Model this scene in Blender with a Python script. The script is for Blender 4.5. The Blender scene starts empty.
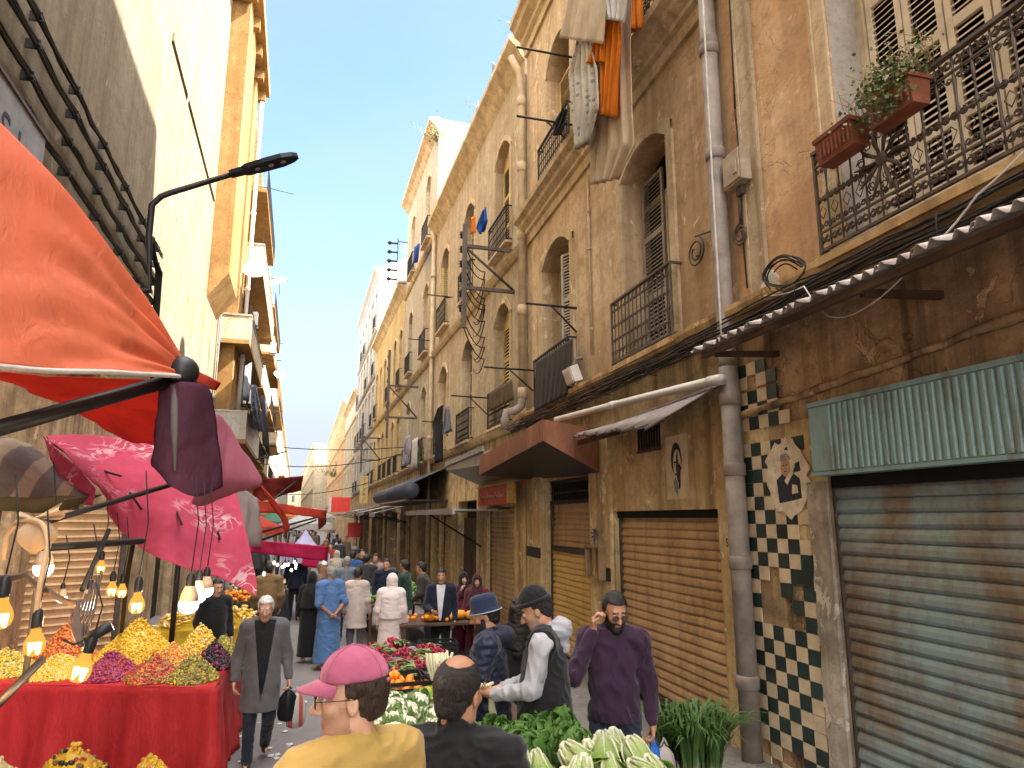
import bpy, bmesh, math, random
import numpy as np
from mathutils import Vector, Matrix, Euler
random.seed(7); np.random.seed(7)
R = math.radians
PI = math.pi
sc = bpy.context.scene
col = sc.collection
# ------------------------------------------------------------------ camera model (same numbers as the real camera below)
CF, CCX, CCY, CH = 688.0, 512.0, 384.0, 2.6
PITCH, YAW = R(11.021), R(-17.127)
def ray(px, py):
    r, u = (px-CCX)/CF, -(py-CCY)/CF
    x, y, z = r, math.cos(PITCH)-u*math.sin(PITCH), math.sin(PITCH)+u*math.cos(PITCH)
    c, s = math.cos(YAW), math.sin(YAW)
    return Vector((c*x-s*y, s*x+c*y, z))
CAM = Vector((0, 0, CH))
def P(px, py, Y):                       # point of the street at distance Y
    r = ray(px, py); return CAM + r*(Y/r.y)
def PZ(px, py, Z):
    r = ray(px, py); return CAM + r*((Z-CH)/r.z)
def PX(px, py, X):
    r = ray(px, py); return CAM + r*(X/r.x)
def gz(y):                              # the street falls gently away from the viewer
    return max(0.0, min(0.5, 0.5*(8.5-y)/7.0))
# ------------------------------------------------------------------ mesh builder
class MB:
    def __init__(s): s.v = []; s.f = []; s.m = []; s.cur = 0; s.sm = []; s.smooth = False
    def mat(s, i): s.cur = i; return s
    def add(s, vs, fs, smooth=None):
        o = len(s.v); s.v.extend([tuple(p) for p in vs])
        for f in fs:
            s.f.append(tuple(i+o for i in f)); s.m.append(s.cur); s.sm.append(s.smooth if smooth is None else smooth)
        return s
    def box(s, x0, x1, y0, y1, z0, z1, M=None):
        vs = [Vector(p) for p in ((x0,y0,z0),(x1,y0,z0),(x1,y1,z0),(x0,y1,z0),(x0,y0,z1),(x1,y0,z1),(x1,y1,z1),(x0,y1,z1))]
        if M is not None: vs = [M @ p for p in vs]
        return s.add(vs, [(0,3,2,1),(4,5,6,7),(0,1,5,4),(1,2,6,5),(2,3,7,6),(3,0,4,7)], False)
    def prism(s, poly, a0, a1, axis='z', M=None):
        n = len(poly)
        def mk(p, a):
            v = {'z': (p[0], p[1], a), 'y': (p[0], a, p[1]), 'x': (a, p[0], p[1])}[axis]
            v = Vector(v); return M @ v if M is not None else v
        vs = [mk(p, a0) for p in poly] + [mk(p, a1) for p in poly]
        fs = [tuple(range(n))[::-1], tuple(range(n, 2*n))] + [(i, (i+1) % n, (i+1) % n+n, i+n) for i in range(n)]
        return s.add(vs, fs, False)
    def tube(s, pts, r, n=6, cap=True, closed=False):
        pts = [Vector(p) for p in pts]; k = len(pts)
        rs = r if isinstance(r, (list, tuple)) else [r]*k
        vs, fs = [], []; nrm = None
        for i, p in enumerate(pts):
            if closed: t = pts[(i+1) % k]-pts[i-1]
            else: t = pts[min(i+1, k-1)]-pts[max(i-1, 0)]
            if t.length < 1e-9: t = Vector((0, 0, 1))
            t.normalize()
            if nrm is None:
                ref = Vector((0, 0, 1)) if abs(t.z) < .9 else Vector((1, 0, 0)); nrm = t.cross(ref).normalized()
            else:
                nrm = nrm-t*nrm.dot(t)
                nrm = nrm.normalized() if nrm.length > 1e-6 else t.orthogonal().normalized()
            b = t.cross(nrm)
            for j in range(n):
                a = 2*PI*j/n; vs.append(p+(nrm*math.cos(a)+b*math.sin(a))*rs[i])
        m = k if closed else k-1
        for i in range(m):
            for j in range(n):
                a, b2 = i*n+j, i*n+(j+1) % n; c, d = ((i+1) % k)*n+(j+1) % n, ((i+1) % k)*n+j
                fs.append((a, b2, c, d))
        if cap and not closed: fs.append(tuple(range(n))[::-1]); fs.append(tuple(range((k-1)*n, k*n)))
        return s.add(vs, fs, True)
    def lathe(s, prof, n=12, M=None, cap=True):
        vs, fs = [], []
        for (r, z) in prof:
            for j in range(n):
                a = 2*PI*j/n; p = Vector((r*math.cos(a), r*math.sin(a), z)); vs.append(M @ p if M is not None else p)
        k = len(prof)
        for i in range(k-1):
            for j in range(n):
                fs.append((i*n+j, i*n+(j+1) % n, (i+1)*n+(j+1) % n, (i+1)*n+j))
        if cap: fs.append(tuple(range(n))[::-1]); fs.append(tuple(range((k-1)*n, k*n)))
        return s.add(vs, fs, True)
    def ell(s, c, r, nu=10, nv=7, M=None):
        vs, fs = [], []
        c = Vector(c)
        for i in range(nv+1):
            t = PI*i/nv
            for j in range(nu):
                a = 2*PI*j/nu; p = Vector((r[0]*math.sin(t)*math.cos(a), r[1]*math.sin(t)*math.sin(a), r[2]*math.cos(t)))
                vs.append((M @ p if M is not None else p)+c)
        for i in range(nv):
            for j in range(nu):
                fs.append((i*nu+j, (i+1)*nu+j, (i+1)*nu+(j+1) % nu, i*nu+(j+1) % nu))
        return s.add(vs, fs, True)
    def grid(s, fn, nu, nv, smooth=True):
        vs = [fn(i/nu, j/nv) for j in range(nv+1) for i in range(nu+1)]
        fs = [(j*(nu+1)+i, j*(nu+1)+i+1, (j+1)*(nu+1)+i+1, (j+1)*(nu+1)+i) for j in range(nv) for i in range(nu)]
        return s.add(vs, fs, smooth)
    def quad(s, a, b, c, d): return s.add([a, b, c, d], [(0, 1, 2, 3)], False)
    def build(s, name, mats, parent=None, loc=None, rot=None, solid=0, bevel=0):
        me = bpy.data.meshes.new(name); me.from_pydata(s.v, [], s.f)
        if not isinstance(mats, (list, tuple)): mats = [mats]
        for m in mats: me.materials.append(m)
        if len(mats) > 1: me.polygons.foreach_set('material_index', s.m)
        me.polygons.foreach_set('use_smooth', s.sm); me.update()
        o = bpy.data.objects.new(name, me); col.objects.link(o)
        if parent is not None: o.parent = parent
        if loc is not None: o.location = loc
        if rot is not None: o.rotation_euler = rot
        if solid:
            md = o.modifiers.new('thick', 'SOLIDIFY'); md.thickness = solid; md.offset = 0
        if bevel:
            md = o.modifiers.new('bev', 'BEVEL'); md.width = bevel; md.segments = 2; md.limit_method = 'ANGLE'
        return o
def tag(o, label=None, cat=None, group=None, kind=None):
    if label: o['label'] = label
    if cat: o['category'] = cat
    if group: o['group'] = group
    if kind: o['kind'] = kind
    return o
def thing(name, label, cat, loc=(0, 0, 0), rz=0, group=None):
    o = bpy.data.objects.new(name, None); col.objects.link(o); o.empty_display_size = .1
    o.location = loc; o.rotation_euler = (0, 0, rz); return tag(o, label, cat, group)
KIDS = {}
def copy_tree(o, parent=None):
    c = o.copy(); col.objects.link(c)
    if parent is not None: c.parent = parent
    for ch in list(o.children): copy_tree(ch, c)
    return c
class Frame:                            # a wall's own axes: u along the wall, o out into the street, z up
    def __init__(s, x, y, ang): s.x, s.y, s.rz = x, y, ang
    def pt(s, u, o, z):
        c, n = math.cos(s.rz), math.sin(s.rz); return Vector((s.x+c*u-n*o, s.y+n*u+c*o, z))
    def inv(s, p):
        c, n = math.cos(s.rz), math.sin(s.rz); dx, dy = p[0]-s.x, p[1]-s.y; return Vector((c*dx+n*dy, -n*dx+c*dy, p[2]))
    def px(s, x, y, o=0):               # where a sight line meets the wall's plane (offset o): (u, o, z)
        r = ray(x, y); c, n = math.cos(s.rz), math.sin(s.rz)
        nx, ny = -n, c; q = s.pt(0, o, 0); t = ((q.x-CAM.x)*nx+(q.y-CAM.y)*ny)/(r.x*nx+r.y*ny); return s.inv(CAM+r*t)
aA = R(1.88)
FA = Frame(4.3*math.cos(aA), -4.3*math.sin(aA), PI/2-aA)
aB = R(0.3)
FB = Frame(4.77, 14.4, PI/2-aB)
FL = Frame(-3.2, 0, -PI/2)              # left wall: u = -y
# ------------------------------------------------------------------ materials
def lin(c): return tuple(((x/255+.055)/1.055)**2.4 if x/255 > .04045 else x/255/12.92 for x in c)
class NT:
    def __init__(s, name):
        s.m = bpy.data.materials.new(name); s.m.use_nodes = True; s.t = s.m.node_tree
        for n in list(s.t.nodes): s.t.nodes.remove(n)
        s.out = s.n('ShaderNodeOutputMaterial')
    def n(s, typ, **kw):
        d = s.t.nodes.new(typ)
        for k, v in kw.items(): setattr(d, k, v)
        return d
    def l(s, a, b): s.t.links.new(a, b)
    def coord(s, kind='Object', scale=(1, 1, 1), loc=(0, 0, 0)):
        tc = s.n('ShaderNodeTexCoord'); mp = s.n('ShaderNodeMapping'); s.l(tc.outputs[kind], mp.inputs[0])
        mp.inputs['Scale'].default_value = scale; mp.inputs['Location'].default_value = loc; return mp.outputs[0]
    def noise(s, vec, scale, detail=4, rough=.55, dist=0):
        t = s.n('ShaderNodeTexNoise'); s.l(vec, t.inputs['Vector'])
        t.inputs['Scale'].default_value = scale; t.inputs['Detail'].default_value = detail
        t.inputs['Roughness'].default_value = rough; t.inputs['Distortion'].default_value = dist; return t.outputs['Fac']
    def ramp(s, fac, a, b, c0=(0, 0, 0, 1), c1=(1, 1, 1, 1)):
        r = s.n('ShaderNodeValToRGB'); s.l(fac, r.inputs[0]); e = r.color_ramp.elements
        e[0].position, e[1].position = a, b; e[0].color, e[1].color = c0, c1; return r.outputs[0]
    def mix(s, fac, a, b, mode='MIX'):
        m = s.n('ShaderNodeMix', data_type='RGBA', blend_type=mode)
        for inp, v in ((m.inputs[0], fac), (m.inputs[6], a), (m.inputs[7], b)):
            if hasattr(v, 'links') or isinstance(v, bpy.types.NodeSocket): s.l(v, inp)
            elif isinstance(v, (int, float)): inp.default_value = v
            else: inp.default_value = (*v[:3], 1)
        return m.outputs[2]
    def math(s, op, a, b=None):
        m = s.n('ShaderNodeMath', operation=op)
        for i, v in enumerate((a, b)):
            if v is None: continue
            if isinstance(v, (int, float)): m.inputs[i].default_value = v
            else: s.l(v, m.inputs[i])
        return m.outputs[0]
    def bump(s, h, strength=.3, dist=.01):
        b = s.n('ShaderNodeBump'); s.l(h, b.inputs['Height']); b.inputs['Strength'].default_value = strength; b.inputs['Distance'].default_value = dist; return b.outputs[0]
    def bsdf(s, color, rough=.8, metal=0, normal=None, spec=.3, **kw):
        b = s.n('ShaderNodeBsdfPrincipled')
        for k, v in (('Base Color', color), ('Roughness', rough), ('Metallic', metal)):
            if isinstance(v, bpy.types.NodeSocket): s.l(v, b.inputs[k])
            elif isinstance(v, (int, float)): b.inputs[k].default_value = v
            else: b.inputs[k].default_value = (*v[:3], 1)
        b.inputs['Specular IOR Level'].default_value = spec
        for k, v in kw.items(): b.inputs[k].default_value = v
        if normal is not None: s.l(normal, b.inputs['Normal'])
        return b.outputs[0]
    def done(s, sh): s.l(sh, s.out.inputs[0]); return s.m
_simple = {}
def simple(name, c, rough=.7, metal=0, var=.25, scale=6, bump=.15, bscale=None, spec=.3, bd=.004):
    """a plain colour broken up by soft noise and a little bump"""
    if name in _simple: return _simple[name]
    t = NT(name); v = t.coord()
    f = t.noise(v, scale, 5, .6); a = tuple(x*(1-var) for x in c); b = tuple(min(1, x*(1+var)) for x in c)
    cc = t.mix(t.ramp(f, .3, .7), a, b)
    n = t.bump(t.noise(v, bscale or scale*6, 4), bump, bd)
    _simple[name] = t.done(t.bsdf(cc, rough, metal, n, spec)); return _simple[name]
def plaster(name, base, light, dark, streak=.5, peel=.25, wscale=.35, grime=None, bump=.5):
    """old street plaster: blotches, runs of dirt down the wall, peeled flakes of a lighter undercoat"""
    t = NT(name); v = t.coord('Object')
    big = t.noise(v, wscale, 6, .6, .6); c = t.mix(t.ramp(big, .38, .62), base, light)
    mid = t.noise(v, 2.2, 7, .65, .3); c = t.mix(t.math('MULTIPLY', t.ramp(mid, .47, .70), .62), c, dark)
    vs = t.coord('Object', (3.2, 3.2, .16)); st = t.noise(vs, 1.0, 6, .65)
    c = t.mix(t.math('MULTIPLY', t.ramp(st, .47, .68), min(1, streak*1.25)), c, dark)
    vs2 = t.coord('Object', (9, 9, .3), (3, 1, 0)); st2 = t.noise(vs2, 1.0, 5, .6)
    c = t.mix(t.math('MULTIPLY', t.ramp(st2, .55, .85), streak*.7), c, tuple(x*.6 for x in dark))
    pn = t.noise(t.coord('Object', (1, 1, .7), (5, 2, 9)), 3.1, 8, .68, .4); pm = t.ramp(pn, .64-peel*.1, .655-peel*.1)
    c = t.mix(t.math('MULTIPLY', pm, .8), c, tuple(min(1, x*1.25) for x in light))
    fine = t.noise(t.coord('Object', (1, 1, 1), (4, 7, 2)), 9.5, 8, .72); c = t.mix(t.math('MULTIPLY', t.ramp(fine, .50, .66), .6), c, tuple(x*.62 for x in base)); c = t.mix(t.math('MULTIPLY', t.ramp(fine, .46, .30, (0, 0, 0, 1), (1, 1, 1, 1)), .0), c, light)
    vo = t.n('ShaderNodeTexVoronoi', feature='DISTANCE_TO_EDGE'); wv = t.n('ShaderNodeVectorMath', operation='ADD'); nz_ = t.n('ShaderNodeTexNoise'); nz_.inputs['Scale'].default_value = 3; nz_.inputs['Detail'].default_value = 5; t.l(v, nz_.inputs['Vector']); t.l(v, wv.inputs[0]); t.l(nz_.outputs['Color'], wv.inputs[1]); t.l(wv.outputs[0], vo.inputs['Vector']); vo.inputs['Scale'].default_value = .8
    ck = t.math('MULTIPLY', t.ramp(vo.outputs['Distance'], .0, .012, (1, 1, 1, 1), (0, 0, 0, 1)), t.ramp(big, .48, .6)); c = t.mix(t.math('MULTIPLY', ck, .38), c, tuple(x*.35 for x in dark))
    if grime is not None:                # soot and damp creeping down to a given height
        g0, g1 = grime[:2]; sx = t.n('ShaderNodeSeparateXYZ'); s_in = t.coord('Object'); t.l(s_in, sx.inputs[0])
        h = t.math('ADD', sx.outputs[2], t.math('MULTIPLY', t.math('SUBTRACT', mid, .5), 1.6))
        mr = t.n('ShaderNodeMapRange'); t.l(h, mr.inputs[0]); mr.inputs[1].default_value = g0; mr.inputs[2].default_value = g1
        gm = t.math('MULTIPLY', mr.outputs[0], t.math('ADD', t.math('MULTIPLY', t.ramp(st, .25, .7), .6), .35))
        c = t.mix(gm, c, grime[2])
    h = t.math('ADD', t.math('MULTIPLY', t.noise(v, 14, 6, .7), .6), t.math('ADD', t.math('MULTIPLY', pm, -.6), t.math('ADD', t.math('MULTIPLY', fine, .9), t.math('MULTIPLY', ck, -.6))))
    n = t.bump(t.math('ADD', h, t.math('MULTIPLY', mid, .8)), bump, .02)
    return t.done(t.bsdf(c, .93, 0, n, .15))
def rusty(name, base, rust, amt=.5, rough=.6, vstretch=1.0, metal=.2, scale=2.0):
    t = NT(name); v = t.coord('Object', (1, 1, vstretch)); f = t.noise(v, scale, 7, .7, .3)
    c = t.mix(t.ramp(f, .62-amt*.3, .82-amt*.3), base, rust)
    f2 = t.noise(t.coord('Object', (6, 6, .4)), 1.3, 5); c = t.mix(t.math('MULTIPLY', t.ramp(f2, .5, .8), .5), c, tuple(x*.45 for x in rust))
    f3 = t.noise(v, scale*9, 6, .7); c = t.mix(t.math('MULTIPLY', t.ramp(f3, .55, .7), .35), c, tuple(x*.4 for x in base))
    n = t.bump(f3, .25, .004); return t.done(t.bsdf(c, rough, metal, n, .3))
def cloth(name, c, trans=.35, var=.18, rough=.85, pattern=None, scale=3, c2=None, pscale=6):
    t = NT(name); v = t.coord(); f = t.noise(v, scale, 6, .6, .5)
    cc = t.mix(t.ramp(f, .3, .75), tuple(x*(1-var) for x in c), tuple(min(1, x*(1+var)) for x in c))
    if pattern == 'flower':              # sprays of pale flowers and curling stems
        vo = t.n('ShaderNodeTexVoronoi', feature='F1'); t.l(t.coord('Object', (1, 1, 1), (2, 3, 1)), vo.inputs['Vector']); vo.inputs['Scale'].default_value = pscale*2.2
        zone = t.ramp(t.noise(v, pscale*.5, 3, .5), .46, .53)
        wv = t.noise(v, pscale*1.6, 2, .5, 2.2); line = t.ramp(t.math('ABSOLUTE', t.math('SUBTRACT', wv, .5)), 0.012, .045, (1, 1, 1, 1), (0, 0, 0, 1))
        pet = t.ramp(vo.outputs['Distance'], .16, .24, (1, 1, 1, 1), (0, 0, 0, 1))
        m = t.math('MULTIPLY', t.math('MAXIMUM', pet, line), zone)
        cc = t.mix(t.math('MULTIPLY', m, .85), cc, c2)
    elif pattern == 'dots':
        vo = t.n('ShaderNodeTexVoronoi', feature='F1'); t.l(v, vo.inputs['Vector']); vo.inputs['Scale'].default_value = pscale; vo.inputs['Randomness'].default_value = .5
        cc = t.mix(t.ramp(vo.outputs['Distance'], .22, .34, (1, 1, 1, 1), (0, 0, 0, 1)), cc, c2)
    elif pattern == 'stripe':
        w = t.n('ShaderNodeTexWave'); t.l(v, w.inputs['Vector']); w.inputs['Scale'].default_value = pscale; w.inputs['Distortion'].default_value = 1.5; w.inputs['Detail'].default_value = 2
        cc = t.mix(t.ramp(w.outputs['Fac'], .6, .72), cc, c2)
    elif pattern == 'camo':
        cc = t.mix(t.ramp(t.noise(v, pscale, 2, .5), .5, .53), cc, c2)
    st = t.noise(t.coord('Object', (1, 1, .6), (3, 5, 8)), 2.6, 8, .7, .4); cc = t.mix(t.math('MULTIPLY', t.ramp(st, .52, .74), .42), cc, tuple(x*.45 for x in c))
    wr_ = t.noise(t.coord('Object', (1.3, 1, .55)), 7, 5, .6, 1.6)
    n = t.bump(t.math('ADD', t.math('MULTIPLY', wr_, 1.0), t.math('MULTIPLY', t.noise(v, 160, 2), .06)), .5, .03)
    d = t.bsdf(cc, rough, 0, n, .2)
    if trans > 0:
        tr = t.n('ShaderNodeBsdfTranslucent'); t.l(cc, tr.inputs[0]); ms = t.n('ShaderNodeMixShader'); ms.inputs[0].default_value = trans
        t.l(d, ms.inputs[1]); t.l(tr.outputs[0], ms.inputs[2]); d = ms.outputs[0]
    return t.done(d)
def glow(name, c, s):
    t = NT(name); e = t.n('ShaderNodeEmission'); e.inputs[0].default_value = (*c, 1); e.inputs[1].default_value = s; return t.done(e.outputs[0])
def glass(name, c=(.02, .025, .03), rough=.08):
    t = NT(name); v = t.coord(); f = t.noise(v, 1.2, 3)
    return t.done(t.bsdf(t.mix(f, tuple(x*.5 for x in c), tuple(x*1.8 for x in c)), rough, 0, None, .6))
M = {}
M['ochre'] = plaster('ochre_plaster', (0.485, 0.347, 0.205), (0.640, 0.485, 0.314), (0.276, 0.182, 0.105), .5, .3, .3, (5.6, 4.5, (.17, .12, .075)))
M['orange'] = plaster('orange_plaster', (0.521, 0.315, 0.165), (0.618, 0.420, 0.251), (0.298, 0.175, 0.091), .5, .35, .45)
M['cream'] = plaster('cream_plaster', (0.422, 0.333, 0.216), (0.501, 0.418, 0.297), (0.258, 0.191, 0.117), .55, .25, .4)
M['cream2'] = plaster('pale_plaster', (0.423, 0.364, 0.262), (0.496, 0.437, 0.335), (0.262, 0.211, 0.146), .5, .2, .5)
M['yellow'] = plaster('yellow_plaster', (0.447, 0.320, 0.136), (0.527, 0.407, 0.216), (0.303, 0.193, 0.072), .4, .15, .5)
M['white'] = plaster('white_plaster', (0.447, 0.424, 0.373), (0.522, 0.499, 0.447), (0.284, 0.254, 0.209), .45, .15, .5)
M['greyw'] = plaster('grey_plaster', (0.357, 0.357, 0.357), (0.425, 0.425, 0.425), (0.238, 0.230, 0.221), .3, .15, .5)
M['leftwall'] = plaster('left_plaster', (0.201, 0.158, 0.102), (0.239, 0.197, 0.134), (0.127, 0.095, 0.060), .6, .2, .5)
M['leftgrey'] = plaster('left_grey_plaster', (.40, .36, .325), (.46, .42, .38), (.27, .235, .21), .5, .1, .5)
M['shadebrown'] = plaster('shade_brown_plaster', (.25, .135, .045), (.32, .19, .075), (.16, .085, .03), .5, .1, .6)  # brown of the shaded pier sides put into the plaster colour itself
M['shopwall'] = plaster('shop_plaster', (0.658, 0.478, 0.243), (0.820, 0.674, 0.391), (0.297, 0.204, 0.109), .75, .4, .8, (3.3, 4.4, (.13, .09, .055)), .8)
M['shopdark'] = plaster('sooty_plaster', (0.382, 0.263, 0.162), (0.653, 0.472, 0.273), (0.128, 0.087, 0.058), .8, .25, .9, None, .9)
M['trim'] = plaster('trim_plaster', (0.526, 0.394, 0.232), (0.627, 0.505, 0.333), (0.303, 0.213, 0.122), .6, .2, .6)
M['trimdark'] = plaster('ledge_plaster', (0.483, 0.322, 0.149), (0.621, 0.448, 0.241), (0.184, 0.115, 0.057), .7, .3, .9)
M['reveal'] = plaster('reveal_plaster', (.40, .36, .31), (.48, .43, .38), (.25, .21, .18), .3, .1, .7)
M['iron'] = simple('black_iron', (.028, .025, .024), .55, .5, .4, 9)
M['iron2'] = simple('brown_iron', (.095, .075, .063), .6, .4, .4, 9)
M['dark'] = simple('dark_interior', (.012, .011, .010), .95)
M['shutter_wood'] = simple('cream_louvre_paint', (.66, .57, .44), .7, 0, .2, 5)
M['shutter_yellow'] = simple('yellow_louvre_paint', (.56, .40, .17), .7, 0, .2, 5)
M['shutter_grey'] = simple('grey_louvre_paint', (.36, .33, .28), .75, 0, .25, 5)
M['frame'] = simple('window_frame_paint', (.48, .40, .27), .7, 0, .25, 7)
M['glass'] = glass('window_glass')
M['tinplate'] = simple('zinc_sheet', (.30, .29, .28), .5, .6, .35, 3, .2)
M['pipe'] = simple('grey_drainpipe', (.255, .215, .185), .65, .1, .4, 3)
M['pipe2'] = simple('cream_drainpipe', (.45, .35, .22), .7, 0, .25, 3)
M['pipew'] = simple('white_plastic_pipe', (.62, .60, .56), .4, 0, .12, 3)
M['blackp'] = simple('black_plastic', (.016, .016, .018), .45, 0, .3, 9)
M['cable'] = simple('black_cable', (.014, .013, .013), .6, 0, .3, 9)
M['cablew'] = simple('white_cable', (.55, .53, .50), .6, 0, .2, 9)
M['asphalt'] = None
M['roll_blue'] = rusty('blue_roller_paint', (.29, .41, .44), (.24, .175, .115), .72, .55, .5, .25, 1.3)
M['box_blue'] = rusty('turquoise_sheet', (.28, .44, .46), (.18, .15, .11), .36, .6, .35, .1, 2.2)
M['roll_brown'] = rusty('brown_roller_paint', (0.578, 0.393, 0.210), (0.332, 0.210, 0.113), .45, .55, .5, .2, 1.5)
M['roll_yellow'] = rusty('yellow_roller_paint', (0.784, 0.557, 0.202), (0.430, 0.266, 0.095), .25, .55, .5, .1, 1.5)
M['roll_tan'] = rusty('tan_roller_paint', (0.574, 0.397, 0.220), (0.320, 0.203, 0.101), .4, .55, .5, .2, 1.5)
M['canopy_brown'] = rusty('brown_canopy_sheet', (0.242, 0.102, 0.062), (0.406, 0.187, 0.094), .4, .5, .4, .1, 1.5)
M['canopy_grey'] = rusty('grey_canopy_sheet', (.27, .25, .225), (.14, .12, .10), .3, .5, .4, .1, 1.5)
M['corr'] = rusty('corrugated_tin', (0.375, 0.331, 0.312), (0.188, 0.125, 0.100), .45, .5, 1, .35, 2.0)
M['corr_dark'] = rusty('dark_corrugated_tin', (.20, .165, .15), (.12, .08, .06), .45, .5, 1, .35, 2.0)
M['tile_dark'] = simple('dark_green_tile', (.016, .038, .036), .3, 0, .6, 3, .1, None, .5)
M['tile_light'] = simple('cream_tile', (0.667, 0.552, 0.380), .35, 0, .22, 4, .1, None, .5)
M['wood'] = simple('dark_wood', (.085, .048, .030), .7, 0, .4, 4)
M['wood2'] = simple('pale_wood', (.30, .20, .11), .7, 0, .3, 4)
# ------------------------------------------------------------------ building pieces, all in wall axes (u, o, z)
def arch_z(a, b, zt, rise, u):
    if rise <= 0: return zt
    h = (b-a)/2; r = (h*h+rise*rise)/(2*rise); x = u-(a+b)/2
    return zt-r+math.sqrt(max(0, r*r-x*x))
def wall(mb, u0, u1, z0, z1, ops=(), o=0.0, depth=.4, seg=10, reveal_mat=None):
    us = sorted({u0, u1, *[x for q in ops for x in (q[0], q[1])]}); zs = sorted({z0, z1, *[x for q in ops for x in (q[2], q[3])]})
    m0 = mb.cur
    for i in range(len(us)-1):
        for j in range(len(zs)-1):
            uc, zc = (us[i]+us[i+1])/2, (zs[j]+zs[j+1])/2
            if any(q[0] < uc < q[1] and q[2] < zc < q[3] for q in ops): continue
            a, b, c, d = us[i], us[i+1], zs[j], zs[j+1]
            mb.quad((b, o, c), (a, o, c), (a, o, d), (b, o, d))
    for q in ops:
        a, b, zb, zt = q[:4]; rise = q[4] if len(q) > 4 else 0; dp = q[5] if len(q) > 5 else depth
        n = seg if rise > 0 else 1; pts = [(a+(b-a)*k/n, arch_z(a, b, zt, rise, a+(b-a)*k/n)) for k in range(n+1)]
        if rise > 0:
            for k in range(n):
                (p, zp), (r, zr) = pts[k], pts[k+1]
                mb.add([(r, o, zr), (p, o, zp), (p, o, zt), (r, o, zt)], [(0, 1, 2, 3)], False)
        if reveal_mat is not None: mb.mat(reveal_mat)
        lp = [(a, zb)]+pts+[(b, zb)]
        for k in range(len(lp)-1):
            (p, zp), (r, zr) = lp[k], lp[k+1]
            mb.quad((p, o, zp), (p, o-dp, zp), (r, o-dp, zr), (r, o, zr))
        mb.quad((b, o, zb), (b, o-dp, zb), (a, o-dp, zb), (a, o, zb))
        mb.mat(m0)
def back(mb, q, depth=.4):              # the dark room seen through an opening
    dp = q[5] if len(q) > 5 else depth
    mb.box(q[0]-.05, q[1]+.05, -dp-.06, -dp-.004, q[2]-.02, q[3]+.03)
def leaf(mb, u0, u1, z0, z1, y, pitch=.05, t=.035, panels=3):
    w = .06
    mb.box(u0, u0+w, y, y+t, z0, z1); mb.box(u1-w, u1, y, y+t, z0, z1)
    zz = [z0+(z1-z0)*k/panels for k in range(panels+1)]
    for k, z in enumerate(zz):
        mb.box(u0+w, u1-w, y+.002, y+t-.002, z-.045 if k else z, z+.045 if k < panels else z)
    for k in range(panels):
        n = max(2, int((zz[k+1]-zz[k]-.1)/pitch))
        for i in range(n):
            z = zz[k]+.06+(zz[k+1]-zz[k]-.12)*(i+.5)/n; h = pitch*.42
            mb.add([(u0+w, y+.004, z+h*.8), (u1-w, y+.004, z+h*.8), (u1-w, y+t-.004, z-h*.5), (u0+w, y+t-.004, z-h*.5),
                    (u0+w, y+.004, z+h*.8-.008), (u1-w, y+.004, z+h*.8-.008), (u1-w, y+t-.004, z-h*.5-.008), (u0+w, y+t-.004, z-h*.5-.008)],
                   [(0, 1, 2, 3), (7, 6, 5, 4), (0, 3, 7, 4), (1, 5, 6, 2), (3, 2, 6, 7), (0, 4, 5, 1)], False)
def glazing(par, u0, u1, z0, z1, y, ncol=2, nrow=3, mat='frame'):
    f = MB(); w = .05
    f.box(u0, u0+w, y, y+.06, z0, z1); f.box(u1-w, u1, y, y+.06, z0, z1); f.box(u0+w, u1-w, y, y+.06, z1-w, z1); f.box(u0+w, u1-w, y, y+.06, z0, z0+.25)
    for k in range(1, ncol):
        u = u0+(u1-u0)*k/ncol; f.box(u-.03, u+.03, y+.003, y+.05, z0+.25, z1-w)
    for k in range(1, nrow):
        z = z0+.25+(z1-z0-.25)*k/nrow; f.box(u0+w, u1-w, y+.005, y+.045, z-.018, z+.018)
    fo = f.build('window_frame', M[mat], par)
    g = MB().box(u0+w-.01, u1-w+.01, y+.018, y+.024, z0+.2, z1-w+.01); g.build('pane', M['glass'], fo); return fo
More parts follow.
